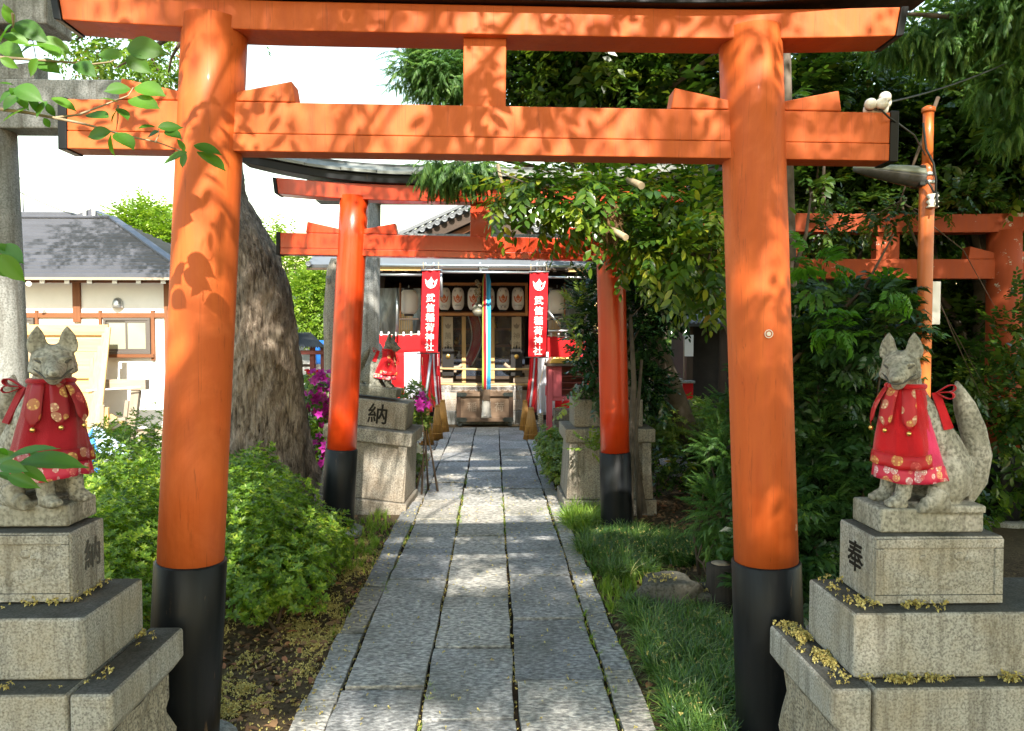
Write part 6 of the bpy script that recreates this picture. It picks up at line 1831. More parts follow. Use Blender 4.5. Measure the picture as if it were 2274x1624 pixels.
c0 = np.array([-2.65, 6.9, 4.2])
limbs(bt, M['twig'], 'branches', [([c0, at(420, 60, 7.4), at(330, 110, 7.6), at(260, 150, 7.8)], [0.05, 0.03, 0.02, 0.008]), ([at(420, 60, 7.4), at(380, 130, 7.5), at(370, 185, 7.6)], [0.025, 0.012, 0.005]),
      ([at(330, 110, 7.6), at(345, 150, 7.7), at(395, 188, 7.7)], [0.015, 0.01, 0.004]), ([c0, at(250, 20, 8), at(170, 90, 8.2)], [0.05, 0.03, 0.01])], 7)
T_cam = spray(10, leaf4(0.3, 0.15, 0.2, 0.25), 0.9, 1.0, 0.35)
leafy('crown', bt, M['leaf_camphor'], T_cam, [(tuple(at(330, 115, 8.0)), (0.50, 0.6, 0.35)), (tuple(at(240, 140, 8.4)), (0.38, 0.5, 0.28)), (tuple(at(360, 165, 7.8)), (0.30, 0.4, 0.22)), (tuple(at(190, 110, 8.4)), (0.3, 0.4, 0.22)), ((-3.6, 8.2, 5.6), (1.6, 1.4, 0.6)), ((-5.0, 8.0, 5.9), (1.5, 1.4, 0.6))], 1500, 0.26, 0.6, -0.05, 0.6, 0.6)

# --- trees and greenery beyond, on the left
def tree(name, label, base, blobs, n, size, mat_, tpl, trunk_r=0.12, trunk_m='bark_smooth', group=None, power=0.5, keep=None, up=0.1, zmin=None, out=0.8, jit=0.6, nl=3, lo=0.4):
    t = thing(name, label, 'tree', tuple(base), group=group)
    b = np.array(base, float)
    paths = []
    top = np.array(blobs[0][0], float)
    mid = b + (top - b) * 0.5 + np.array([random.uniform(-.1, .1), 0, 0])
    paths.append(([b, mid, top], [trunk_r, trunk_r * 0.75, trunk_r * 0.35]))
    for bl_ in blobs:
        for q in range(nl):
            e = np.array(bl_[0]) + rng.normal(size=3) * np.array(bl_[1]) * 0.5
            s = b + (top - b) * random.uniform(lo, 0.95)
            paths.append(([s, (s + e) / 2 + rng.normal(size=3) * 0.08, e], [trunk_r * 0.35, trunk_r * 0.22, trunk_r * 0.08]))
    limbs(t, M[trunk_m], 'trunk', paths, 8)
    leafy('crown', t, M[mat_], tpl, blobs, n, size, out, up, jit, power, keep=keep, zmin=zmin)
    return t
a = at(325, 530, 17)
tree('garden_tree', 'bright yellow-green tree rising beyond the white house roof', (a[0], 17, 0), [(tuple(at(330, 535, 17)), (0.75, 0.8, 0.75)), (tuple(at(290, 520, 17.2)), (0.45, 0.6, 0.45)), (tuple(at(375, 540, 16.8)), (0.45, 0.5, 0.6)), (tuple(at(320, 480, 17)), (0.35, 0.4, 0.3))], 1300, 0.34, 'leaf_bright', T_broad_far, group='trees beyond on the left')
tree('garden_tree', 'pale airy tree behind the big trunk, against the sky', (*at(640, 600, 19)[:2], 0), [(tuple(at(640, 600, 19)), (0.7, 0.8, 0.55)), (tuple(at(690, 590, 19)), (0.6, 0.8, 0.6)), (tuple(at(600, 560, 19)), (0.5, 0.5, 0.5)), (tuple(at(610, 530, 19)), (0.5, 0.5, 0.5))], 420, 0.36, 'leaf_bright', T_broad_far, 0.07, group='trees beyond on the left', power=0.8)
tree('garden_tree', 'dense lime green tree between the trunk and the second gate', (*at(705, 700, 15.5)[:2], 0), [(tuple(at(705, 690, 15.5)), (0.42, 0.5, 0.75)), (tuple(at(722, 640, 15.5)), (0.3, 0.4, 0.5)), (tuple(at(690, 640, 15.7)), (0.3, 0.4, 0.35))], 1100, 0.28, 'leaf_bright', T_broad_far, group='trees beyond on the left')
sn = thing('pale_snag', 'pale bare tree trunk just left of the second gate column', 'tree trunk', (*at(735, 860, 9.5)[:2], 0))
limbs(sn, M['stone_weathered'], 'trunk', [([at(738, 1010, 9.5), at(738, 850, 9.5), at(735, 700, 9.5), at(740, 600, 9.5), at(744, 575, 9.5)], [0.12, 0.10, 0.095, 0.08, 0.05])], 14)
for q_ in [([at(737, 640, 9.5), at(728, 615, 9.4)], [0.05, 0.03]), ([at(742, 590, 9.5), at(752, 572, 9.4)], [0.04, 0.02])]:
    limbs(sn, M['stone_weathered'], 'branch_stub', [q_], 8)

# --- evergreen beside the second gate on the right
gs = tree('camellia_shrub', 'dark glossy evergreen shrub beside the right column of the second gate', (1.28, 6.25, 0), [(tuple(at(1318, 730, 6.5)), (0.17, 0.3, 0.40)), (tuple(at(1315, 650, 6.6)), (0.14, 0.25, 0.2)), (tuple(at(1325, 810, 6.4)), (0.17, 0.25, 0.28)), (tuple(at(1400, 740, 6.9)), (0.30, 0.35, 0.6)), (tuple(at(1420, 860, 6.8)), (0.25, 0.3, 0.35)), (tuple(at(1460, 650, 7.0)), (0.35, 0.4, 0.4))], 1200, 0.20, 'leaf_gloss', T_gloss, 0.03)
for q_ in [([gz(1398, 1165), at(1402, 1000, 6.0), at(1408, 850, 6.1), at(1400, 700, 6.3)], [0.03, 0.026, 0.022, 0.015]), ([gz(1420, 1150), at(1412, 960, 6.1), at(1425, 800, 6.2)], [0.022, 0.018, 0.012])]: limbs(gs, M['bark_smooth'], 'stem', [q_], 8)
leafy('stray_leaves', gs, M['leaf_azalea_far'], T_gloss, [(tuple(at(1270, 900, 6.2)), (0.06, 0.06, 0.06)), (tuple(at(1312, 1000, 6.1)), (0.05, 0.06, 0.1)), (tuple(at(1290, 700, 6.3)), (0.1, 0.1, 0.3))], 46, 0.17)

# --- branch mass hanging over the path from the right
ov = tree('overhanging_tree', 'broad leaved tree whose yellow-green branches hang over the path in front of the second gate', (2.35, 6.0, 0),
     [(tuple(at(1520, 470, 5.0)), (0.42, 0.5, 0.35)), (tuple(at(1400, 450, 4.9)), (0.36, 0.4, 0.24)), (tuple(at(1280, 440, 4.9)), (0.3, 0.35, 0.16)), (tuple(at(1180, 410, 5.0)), (0.25, 0.3, 0.10)), (tuple(at(1520, 570, 4.8)), (0.28, 0.35, 0.2)), (tuple(at(1430, 540, 4.7)), (0.18, 0.3, 0.13)), (tuple(at(1290, 480, 4.8)), (0.16, 0.25, 0.08)), (tuple(at(1575, 620, 5.0)), (0.2, 0.3, 0.18)),
      (tuple(at(1120, 440, 5.0)), (0.10, 0.15, 0.06))], 640, 0.26, 'leaf_yellow', T_broad, 0.05, power=0.7, up=-0.1, nl=1, lo=0.85)
ov['label'] = 'tree whose yellow-green branches hang over the path before the second gate'
for q_ in [([at(1395, 400, 4.6), at(1425, 413, 4.4)], [0.02, 0.022]), ([at(1350, 505, 4.6), at(1390, 528, 4.4)], [0.018, 0.02]), ([at(1105, 365, 4.9), at(1118, 420, 4.9), at(1122, 440, 4.9)], [0.012, 0.010, 0.006]), ([at(1660, 620, 4.9), at(1600, 645, 4.9), at(1560, 680, 4.9)], [0.022, 0.018, 0.010])]:
    limbs(ov, M['twig_pale'], 'cut_stub', [q_], 8)
dg = T_conifer
leafy('withered_sprays', ov, M['leaf_dead'], T_conifer, [(tuple(at(1365, 455, 4.6)), (0.05, 0.05, 0.06))], 26, 0.2, 0.2, -1.0, 0.25)
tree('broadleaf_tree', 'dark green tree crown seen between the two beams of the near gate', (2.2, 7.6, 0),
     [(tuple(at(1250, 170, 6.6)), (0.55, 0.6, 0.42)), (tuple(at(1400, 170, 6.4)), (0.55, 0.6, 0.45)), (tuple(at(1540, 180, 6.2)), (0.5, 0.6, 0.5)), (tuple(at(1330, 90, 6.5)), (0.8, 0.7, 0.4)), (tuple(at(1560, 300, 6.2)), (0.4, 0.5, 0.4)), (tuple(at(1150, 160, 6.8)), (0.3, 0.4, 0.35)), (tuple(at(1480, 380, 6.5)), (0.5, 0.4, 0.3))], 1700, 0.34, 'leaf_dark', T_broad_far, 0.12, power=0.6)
cy = thing('cypress_tree', 'cypress with feathery drooping sprays above the shrine gate roof', 'tree', (1.3, 8.6, 0))
limbs(cy, M['bark_smooth'], 'trunk', [([(1.7, 8.8, -0.03), (1.6, 8.7, 3.0), (1.4, 8.5, 6.0)], [0.16, 0.12, 0.05]), ([(1.5, 8.6, 4.2), at(1080, 150, 6.6), at(920, 130, 6.1)], [0.05, 0.03, 0.008]), ([(1.6, 8.7, 3.2), at(1100, 350, 6.2), at(960, 370, 5.4)], [0.04, 0.02, 0.006])], 8)
leafy('crown', cy, M['leaf_conifer'], T_conifer, [(tuple(at(970, 160, 6.2)), (0.26, 0.35, 0.28)), (tuple(at(930, 150, 6.2)), (0.22, 0.3, 0.2)), (tuple(at(1020, 190, 6.3)), (0.22, 0.3, 0.22)), (tuple(at(1060, 130, 6.5)), (0.3, 0.35, 0.3))], 2400, 0.13, 0.7, -0.05, 0.7, 0.85)
leafy('low_sprays', cy, M['leaf_conifer'], T_conifer, [(tuple(at(985, 372, 5.3)), (0.20, 0.2, 0.06)), (tuple(at(1050, 370, 5.3)), (0.16, 0.2, 0.05))], 230, 0.19, 0.5, -0.6, 0.4, 0.8)

# --- the dark thicket on the right
BG = 'dark trees behind the right fox'
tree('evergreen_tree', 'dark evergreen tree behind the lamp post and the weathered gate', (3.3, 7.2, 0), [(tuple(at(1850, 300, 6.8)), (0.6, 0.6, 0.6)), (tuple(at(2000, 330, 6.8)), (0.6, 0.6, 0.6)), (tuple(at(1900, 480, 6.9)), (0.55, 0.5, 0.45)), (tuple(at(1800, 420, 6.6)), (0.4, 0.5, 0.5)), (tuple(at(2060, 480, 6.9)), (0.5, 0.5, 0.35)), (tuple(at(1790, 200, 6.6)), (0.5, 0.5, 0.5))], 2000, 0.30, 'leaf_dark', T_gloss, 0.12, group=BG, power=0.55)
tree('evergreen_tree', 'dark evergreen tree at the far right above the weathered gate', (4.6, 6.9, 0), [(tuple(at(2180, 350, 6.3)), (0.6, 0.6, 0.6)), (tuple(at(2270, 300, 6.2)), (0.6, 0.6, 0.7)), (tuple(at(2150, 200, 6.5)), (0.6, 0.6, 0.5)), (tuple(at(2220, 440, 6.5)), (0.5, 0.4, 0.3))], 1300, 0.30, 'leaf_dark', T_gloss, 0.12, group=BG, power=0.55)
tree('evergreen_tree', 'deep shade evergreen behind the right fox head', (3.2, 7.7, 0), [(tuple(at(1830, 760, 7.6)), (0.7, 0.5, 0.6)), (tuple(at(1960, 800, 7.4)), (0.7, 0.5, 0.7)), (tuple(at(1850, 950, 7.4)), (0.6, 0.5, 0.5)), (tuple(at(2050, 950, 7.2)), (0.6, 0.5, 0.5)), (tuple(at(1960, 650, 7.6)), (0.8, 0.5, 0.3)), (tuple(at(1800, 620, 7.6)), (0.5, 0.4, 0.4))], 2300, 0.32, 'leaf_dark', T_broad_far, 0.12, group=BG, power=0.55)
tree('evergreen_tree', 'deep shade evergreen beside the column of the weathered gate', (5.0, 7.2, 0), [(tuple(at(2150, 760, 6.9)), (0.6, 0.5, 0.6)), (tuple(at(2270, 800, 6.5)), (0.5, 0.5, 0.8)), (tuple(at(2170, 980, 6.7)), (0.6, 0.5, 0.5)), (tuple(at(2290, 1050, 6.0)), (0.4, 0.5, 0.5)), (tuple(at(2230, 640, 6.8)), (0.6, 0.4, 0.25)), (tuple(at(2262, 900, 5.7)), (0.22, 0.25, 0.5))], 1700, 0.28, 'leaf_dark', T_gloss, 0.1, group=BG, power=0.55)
for i, (x, y, w_) in enumerate([(2.6, 11.5, 1.5), (4.6, 11.0, 1.6), (6.6, 10.0, 1.7), (8.4, 9.0, 1.8), (4.2, 15.5, 1.8), (7.6, 13.5, 2.0)]):
    tree('backdrop_tree', ['tall tree closing the view behind the stone pedestal on the right', 'tall tree in deep shade behind the weathered gate', 'tall tree behind the far right thicket', 'tall tree at the right edge of the picture, far back', 'distant green tree beyond the little shrine roof', 'distant tree behind the whole right-hand thicket'][i], (x, y, 0),
         [((x, y, 1.6), (w_ * 0.8, 0.9, 1.4)), ((x, y, 3.6), (w_, 1.0, 1.3)), ((x + 0.5, y, 5.2), (w_, 1.0, 1.2))], 1100, 0.5, 'leaf_dark' if i != 4 else 'leaf_camphor', T_broad_far, 0.16, group='trees closing the view on the right', power=0.6, keep=(lambda P: ~((P[:, 0] < 2.2) & (P[:, 2] < 2.6))))
cn = thing('cypress_tree', 'cypress whose light green sprays hang into the upper right corner', 'tree', (4.3, 4.6, 0))
limbs(cn, M['bark_smooth'], 'trunk', [([(4.6, 4.6, -0.03), (4.4, 4.5, 3.0), (4.2, 4.4, 6)], [0.12, 0.1, 0.05]), ([(4.4, 4.5, 3.2), at(2150, 40, 4.3), at(2000, 30, 4.2)], [0.04, 0.02, 0.008])], 8)
leafy('crown', cn, M['leaf_conifer'], T_conifer, [(tuple(at(2190, 60, 4.3)), (0.32, 0.3, 0.26)), (tuple(at(2100, 90, 4.4)), (0.26, 0.3, 0.16)), (tuple(at(2240, 170, 4.2)), (0.24, 0.3, 0.22)), (tuple(at(1990, 100, 4.5)), (0.2, 0.2, 0.08)), (tuple(at(2250, 290, 4.3)), (0.16, 0.2, 0.12)), (tuple(at(2270, 0, 4.2)), (0.4, 0.4, 0.3))], 3200, 0.12, 0.4, -0.4, 0.6, 0.85)

# --- low plants on the right
nd = bush('nandina_bush', 'dark pinnate leaved bush between the right column and the right fox', [((1.75, 4.1, 0.55), (0.34, 0.4, 0.45)), ((1.95, 4.4, 1.1), (0.4, 0.45, 0.5)), ((1.55, 3.8, 0.35), (0.22, 0.3, 0.35)), ((2.0, 4.2, 1.55), (0.34, 0.4, 0.25)), ((2.3, 4.3, 0.6), (0.35, 0.4, 0.5))], 1300, 0.16, 'leaf_nandina', T_nandina, 0.0, 12, up=0.25, jit=0.5)
leafy('sun_tinted_sprays', nd, M['leaf_cherry'], T_nandina, [(tuple(at(1975, 640, 3.9)), (0.13, 0.1, 0.03)), (tuple(at(1950, 668, 3.9)), (0.06, 0.06, 0.02)), (tuple(at(1800, 600, 4.0)), (0.1, 0.1, 0.1)), (tuple(at(1840, 720, 3.9)), (0.16, 0.1, 0.08)), (tuple(at(1950, 710, 3.9)), (0.07, 0.1, 0.04))], 26, 0.17, 0.6, 0.0, 0.4)  # brighter leaf colour stands in for sun on these sprays
limbs(nd, M['twig'], 'bare_branch', [([at(1745, 820, 4.3), at(1840, 720, 4.2), at(1920, 640, 4.1), at(1985, 520, 4.0)], [0.014, 0.012, 0.009, 0.004]), ([at(1920, 640, 4.1), at(1985, 655, 4.0)], [0.005, 0.003])], 7)
tree('hanging_branches', 'leafy branches hanging in front of the weathered gate', (3.35, 5.6, 3.3), [(tuple(at(1990, 470, 5.5)), (0.32, 0.2, 0.12)), (tuple(at(1850, 520, 5.4)), (0.25, 0.2, 0.2)), (tuple(at(2130, 440, 5.6)), (0.3, 0.2, 0.12)), (tuple(at(2250, 720, 5.6)), (0.14, 0.2, 0.3)), (tuple(at(2235, 930, 5.6)), (0.2, 0.2, 0.35)), (tuple(at(2170, 850, 5.6)), (0.14, 0.2, 0.2))], 300, 0.18, 'leaf_dark', T_gloss, 0.015, 'twig', group=BG, power=0.7, nl=1, lo=0.9)
tk = thing('slim_tree', 'slim grey tree trunk rising just behind the right column', 'tree trunk', tuple(gz(1762, 1200)))
limbs(tk, M['bark_smooth'], 'trunk', [([gz(1765, 1230), at(1766, 1000, 4.9), at(1760, 800, 4.9), at(1757, 600, 4.9), at(1750, 300, 4.9), at(1745, 0, 4.9)], [0.045, 0.042, 0.038, 0.034, 0.03, 0.025])], 10)
limbs(tk, M['bark_smooth'], 'branch', [([at(1758, 620, 4.9), at(1790, 520, 4.8), at(1800, 440, 4.8)], [0.018, 0.012, 0.006])], 7)
bush('conifer_shrub', 'feathery low conifer left of the right column', [(tuple(at(1600, 1010, 4.7)), (0.11, 0.25, 0.2)), (tuple(at(1595, 1140, 4.5)), (0.12, 0.25, 0.24)), (tuple(at(1615, 920, 4.9)), (0.10, 0.2, 0.12))], 420, 0.13, 'leaf_conifer', T_conifer, 0.0, 5, up=0.2, jit=0.4)
bush_z('clipped_hedge', 'sunlit yellow-green clipped shrub behind the hidden pedestal', [((2.1, 8.3, 0.45), (0.75, 0.45, 0.32)), ((1.75, 7.6, 0.55), (0.35, 0.4, 0.3))], 1500, 0.055, 'leaf_azalea_far', T_azalea_far, 0.0, 8)
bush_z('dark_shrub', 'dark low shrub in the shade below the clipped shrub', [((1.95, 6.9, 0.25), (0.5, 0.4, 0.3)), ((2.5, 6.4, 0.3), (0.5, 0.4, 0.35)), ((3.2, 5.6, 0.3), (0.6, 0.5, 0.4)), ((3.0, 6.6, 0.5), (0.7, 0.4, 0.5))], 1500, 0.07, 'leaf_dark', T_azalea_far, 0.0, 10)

# --- grasses
def grass_patch(name, label, spots, n, size, mat_, tpl, lean=(0, 0, 0)):
    t = thing(name, label, 'grass', (spots[0][0], spots[0][1], GROUND_Z))
    P = []
    w = np.array([s[2] * s[3] for s in spots]); pick = rng.choice(len(spots), n, p=w / w.sum())
    for k in pick:
        s = spots[k]
        a, r = rng.random() * 6.283, rng.random() ** 0.5
        P.append((s[0] + s[2] * r * math.cos(a), s[1] + s[3] * r * math.sin(a), GROUND_Z))
    P = np.array(P)
    # blades lean outward, over the path
    up = np.tile([0.0, 0, 1], (n, 1)) + np.array(lean)
    o = scat('blades', t, M[mat_], tpl, P, rand_rot(n, 0.16, up), size * rng.uniform(0.7, 1.25, n))
    o['kind'] = 'stuff'
    t['kind'] = 'stuff'
    return t
grass_patch('mondo_grass', 'dark arching grass clump at the foot of the second gate right column', [(1.05, 5.3, 0.38, 0.28), (0.80, 5.2, 0.2, 0.26), (1.35, 5.1, 0.3, 0.25), (0.85, 4.75, 0.2, 0.2)], 520, 0.165, 'grass', T_tuft, (-0.15, -0.15, 0))
grass_patch('mondo_grass', 'dark arching grass clump in front of the right column at the path edge', [(0.86, 3.25, 0.16, 0.4), (0.98, 3.6, 0.25, 0.3), (1.12, 3.2, 0.2, 0.4), (0.80, 2.8, 0.12, 0.3), (0.95, 3.9, 0.25, 0.25)], 760, 0.155, 'grass', T_tuft, (-0.3, -0.1, 0))
grass_patch('mondo_grass', 'lime green grass clump lit by the sun before the hidden pedestal', [(0.82, 6.0, 0.2, 0.26), (0.68, 5.85, 0.1, 0.2)], 90, 0.2, 'grass_lime', T_tuft, (-0.2, -0.15, 0))  # lime blades put the sunlight into the colour of this clump
grass_patch('short_grass', 'short sunlit grass beside the boulder at the path edge', [(0.76, 4.45, 0.12, 0.16), (0.98, 4.6, 0.2, 0.12), (0.70, 4.2, 0.07, 0.2)], 150, 0.09, 'grass_lime', T_tuft_short)  # here too the paler blades carry the sun in their colour
grass_patch('short_grass', 'short grass and weeds below the leaning pedestal', [(-0.98, 5.9, 0.16, 0.3), (-0.92, 5.2, 0.1, 0.4), (-0.95, 6.35, 0.1, 0.15)], 200, 0.085, 'grass_lime', T_tuft_short)
grass_patch('short_grass', 'sparse dark grass on the shaded ground right of the boulder', [(1.3, 4.2, 0.3, 0.3), (1.05, 4.15, 0.15, 0.2)], 150, 0.12, 'grass', T_tuft_short)
# tufts in the joints of the paving
P = []
for (x, y) in [(-0.288, 6.9), (-0.288, 6.5), (-0.288, 6.2), (-0.288, 5.95), (-0.288, 7.7), (-0.288, 8.2), (0.092, 7.3), (0.092, 6.9), (0.092, 6.5), (0.092, 6.1), (0.092, 5.8), (0.092, 8.4), (-0.648, 5.45), (-0.648, 4.75), (-0.648, 4.45), (-0.648, 5.8), (0.49, 6.4), (0.49, 5.75), (0.49, 4.1), (0.49, 3.8), (0.49, 3.5), (-0.288, 3.1), (0.49, 3.2), (0.49, 2.95), (-0.648, 7.4), (0.40, 6.35), (0.42, 5.75)]:
    for k in range(9): P.append((x + rng.normal() * 0.012, y + rng.normal() * 0.09, -0.02))
for k in range(170):
    x, y = (0.625 + rng.normal() * 0.02, rng.uniform(2.7, 8.0)) if rng.random() < 0.65 else (-0.80 + rng.normal() * 0.015, rng.uniform(3.5, 8.5))
    P.append((x, y, -0.02))
P = np.array(P)
o = scat('joint_grass', None, M['grass_lime'], T_tuft_short, P, rand_rot(len(P), 0.3), 0.05 * rng.uniform(0.6, 1.3, len(P)), kind='stuff')
o['label'] = 'small grass tufts growing in the joints of the paving'

# --- fallen blossom and dead leaves
T_bloss = sprig([(TRS((random.uniform(-.6, .6), random.uniform(-.6, .6), 0.1 + random.uniform(0, .2)), (random.uniform(-1, 1), random.uniform(-1, 1), random.uniform(0, 6))), leaf4(0.8, 0.6, 0.4, 0.3)) for k in range(4)])
T_dead = sprig([(TRS((0, 0, 0.1), (random.uniform(-.3, .3), random.uniform(-.3, .3), 0)), leaf8(1.0, 0.5, 0.35, 0.25))])
def litter(name, label, areas, n, size, mat_, tpl, z, clump=0, cs=1.0):
    P = []
    cl = {}
    w = np.array([a[4] for a in areas]); pick = rng.choice(len(areas), n, p=w / w.sum())
    for k in pick:
        a = areas[k]
        zz = a[5] if len(a) > 5 else z
        x, y = rng.uniform(a[0], a[1]), rng.uniform(a[2], a[3])
        if clump and rng.random() < 0.85:
            L = cl.setdefault(k, [(rng.uniform(a[0], a[1]), rng.uniform(a[2], a[3]), rng.uniform(0.3, 1.3)) for _ in range(clump)])
            c = L[int(rng.integers(len(L)) * rng.random() ** 0.5)]
            x = min(max(c[0] + rng.normal() * 0.018 * c[2] * cs, a[0]), a[1]); y = min(max(c[1] + rng.normal() * 0.022 * c[2] * cs, a[2]), a[3])
            zz += abs(rng.normal()) * 0.006
        P.append((x, y, zz))
    P = np.array(P)
    o = scat(name, None, M[mat_], tpl, P, rand_rot(n, 0.25), size * rng.uniform(0.6, 1.3, n), kind='stuff')
    o['label'] = label
gzz = GROUND_Z + 0.002
litter('fallen_blossom', 'yellow fallen blossom covering the soil left of the path', [(-1.2, -0.79, 2.3, 4.2, 6), (-1.05, -0.79, 4.2, 5.8, 2.2), (-1.9, -1.2, 2.9, 4.0, 1.5)], 5600, 0.0125, 'blossom_litter', T_bloss, gzz, 26, 3.2)
litter('fallen_leaves', 'brown dead leaves scattered on the soil', [(-1.3, -0.8, 2.3, 6.0, 3), (-3.5, -0.9, 5.5, 9.5, 3), (0.64, 3.2, 2.6, 8.0, 5), (1.2, 2.6, 5.6, 7.4, 3), (-0.8, -0.68, 6.8, 10, 0.4), (0.63, 0.8, 6.0, 9.0, 1.2), (-6, -3, 5.8, 9.0, 1.5)], 4600, 0.05, 'dead_litter', T_dead, gzz + 0.006)
litter('path_blossom', 'yellow blossom crumbs lying on the paving slabs and in their joints', [(-0.64, 0.48, 2.4, 8.0, 1.5, 0.008), (-0.654, -0.642, 2.5, 7, 0.7, -0.014), (-0.294, -0.282, 2.5, 7, 0.7, -0.014), (0.086, 0.098, 2.5, 7, 0.7, -0.014), (0.485, 0.498, 2.5, 7, 0.5, -0.012), (-0.78, -0.66, 2.3, 6.5, 0.8, 0.008), (0.5, 0.62, 2.5, 7, 0.5, 0.008)], 1300, 0.010, 'blossom_litter', T_bloss, 0.006)
litter('ground_blossom', 'yellow blossom scattered among the grass on the right', [(0.64, 1.4, 2.6, 5.6, 1, gzz), (0.7, 1.2, 2.7, 3.9, 0.35, 0.07), (0.7, 1.4, 4.7, 5.5, 0.35, 0.09)], 800, 0.011, 'blossom_litter', T_bloss, gzz)
litter('pedestal_blossom', 'clumps of yellow blossom on the steps of the right pedestal', [(0.935, 1.0, 2.12, 2.43, 7, 0.54), (0.95, 1.02, 2.0, 2.2, 1.5, 0.54), (1.03, 1.85, 2.005, 2.03, 5, 0.54), (1.02, 1.09, 2.06, 2.33, 1.4, 0.729), (1.1, 1.3, 2.05, 2.09, 1.0, 0.729)], 620, 0.011, 'blossom_litter', T_bloss, 0.54, 7)
litter('pedestal_blossom', 'clumps of yellow blossom on the steps of the left pedestal', [(-1.9, -1.15, 2.03, 2.075, 4, 0.54), (-1.135, -1.07, 2.05, 2.4, 2, 0.54), (-1.9, -1.25, 2.14, 2.19, 3.5, 0.719), (-1.238, -1.225, 2.2, 2.39, 2, 0.719)], 150, 0.011, 'blossom_litter', T_bloss, 0.54, 4)

# --- boulder and stump at the right
bo = thing('boulder', 'grey boulder at the path edge with blossom on top', 'boulder', tuple(gz(1480, 1345)))
def rock(sx, sy, sz, seed):
    def f(u, v):
        th, ph = u * 2 * math.pi, v * math.pi
        d = np.array([math.sin(ph) * math.cos(th), math.sin(ph) * math.sin(th), math.cos(ph)])
        k = 1 + 0.16 * math.sin(3 * d[0] + seed) + 0.13 * math.sin(5 * d[1] + d[2] * 4 + seed) + 0.05 * math.sin(13 * d[0] + 9 * d[1])
        return (sx * k * np.sign(d[0]) * abs(d[0]) ** 0.75, sy * k * d[1], sz * min(k * d[2], 0.86))
    return f
MB().grid(rock(0.21, 0.14, 0.18, 1.0), 40, 24, True).build('rock', M['boulder'], bo)
o = MB().grid(rock(0.2, 0.12, 0.11, 2.4), 36, 20, True).build('second_lobe', M['boulder'], bo); o.location = (0.27, 0.02, 0.0)
litter('boulder_blossom', 'yellow blossom lying on the grey boulder', [(bo.location.x - 0.12, bo.location.x + 0.05, bo.location.y - 0.1, bo.location.y + 0.05, 1, 0.165), (bo.location.x + 0.18, bo.location.x + 0.4, bo.location.y - 0.08, bo.location.y + 0.06, 2, 0.105)], 120, 0.011, 'blossom_litter', T_bloss, 0.17)
sp = thing('tree_stump', 'black charred tree stump beside the right column', 'stump', tuple(gz(1600, 1350)))
MB().lathe([(0.10, -0.03), (0.085, 0.05), (0.078, 0.15), (0.08, 0.24), (0.06, 0.25)], 18).build('wood', M['stump_wood'], sp)
MB().lathe([(0.055, 0.2505), (0.02, 0.256)], 12).build('cut_face', M['wood_grey'], sp)
# ------------------------------------------------------------------ lamp post
lp = thing('lamp_post', 'slim orange lamp post with a street lamp arm, behind the right fox', 'lamp post', (2.459, 4.2, 0))
MB().tube([(0, 0, -0.05), (0, 0, 1.2), (0, 0, 2.44), (0, 0, 2.475)], [0.042, 0.041, 0.040, 0.033], 20).build('pole', M['pole_orange'], lp)
MB().tube([(0, 0, 2.47), (0, 0, 2.78)], 0.0285, 16).build('upper_pole', M['pole_orange'], lp)
MB().lathe([(0.033, 2.765), (0.036, 2.77), (0.036, 2.79), (0.012, 2.803)], 16).build('cap', M['pole_orange'], lp)
L_ = 0.385
def lamp_shell(z_top, z_bot):
    def f(u, v):
        t = u; x = -0.04 - L_ * t
        w = 0.070 * (1 - t ** 3.2) ** 0.6 * (0.82 + 0.18 * (1 - t))
        a = v * math.pi
        y = w * math.cos(a); z = 2.405 + 0.045 * t + math.sin(a) * ((z_top if z_top else z_bot) * (1 - 0.75 * t ** 1.5))
        return (x, y, z)
    return f
hd = MB().grid(lamp_shell(0.055, 0), 24, 14).build('lamp_housing', M['lamp_grey'], lp, solid=0.004)
MB().grid(lamp_shell(0, -0.062), 24, 14).build('lens', M['lamp_lens'], hd, solid=0.003)
MB().bx(-0.07, -0.035, -0.055, 0.055, 2.345, 2.46).build('lamp_bracket', M['cable'], lp, bev=0.006)
for z in (2.405, 2.36): MB().lathe([(0.044, z), (0.046, z + 0.004), (0.046, z + 0.016), (0.044, z + 0.02)], 18).build('clamp', M['steel'], lp)
ins = MB().lathe([(0.028, 2.22), (0.034, 2.225), (0.02, 2.24), (0.034, 2.255), (0.02, 2.27), (0.034, 2.285), (0.028, 2.295)], 14, (0.0, -0.058, 0)).build('insulator', M['porcelain'], lp)
MB().tube([(0.0, -0.1, 2.22), (0.0, -0.1, 2.30)], 0.006, 6).build('insulator_pin', M['cable'], ins)
cb = MB()
cb.tube([(-0.04, -0.02, 2.70), (-0.035, -0.045, 2.55), (0.005, -0.05, 2.47), (0.02, -0.052, 2.38), (0.0, -0.085, 2.27)], 0.006, 6)
cb.tube([(-0.05, -0.05, 2.40), (-0.02, -0.07, 2.34), (0.005, -0.08, 2.28)], 0.005, 6)
cb.build('lamp_cable', M['cable'], lp)
sg = at(2080, 672, 4.5)
t = MB().bx(sg[0] - 0.06, sg[0] + 0.012, 4.48, 4.5, at(0, 720, 4.5)[2], at(0, 622, 4.5)[2]).build('white_notice', M['white_paint'], bev=0.002)
tag(t, 'narrow white notice board peeking out behind the lamp post', 'notice')

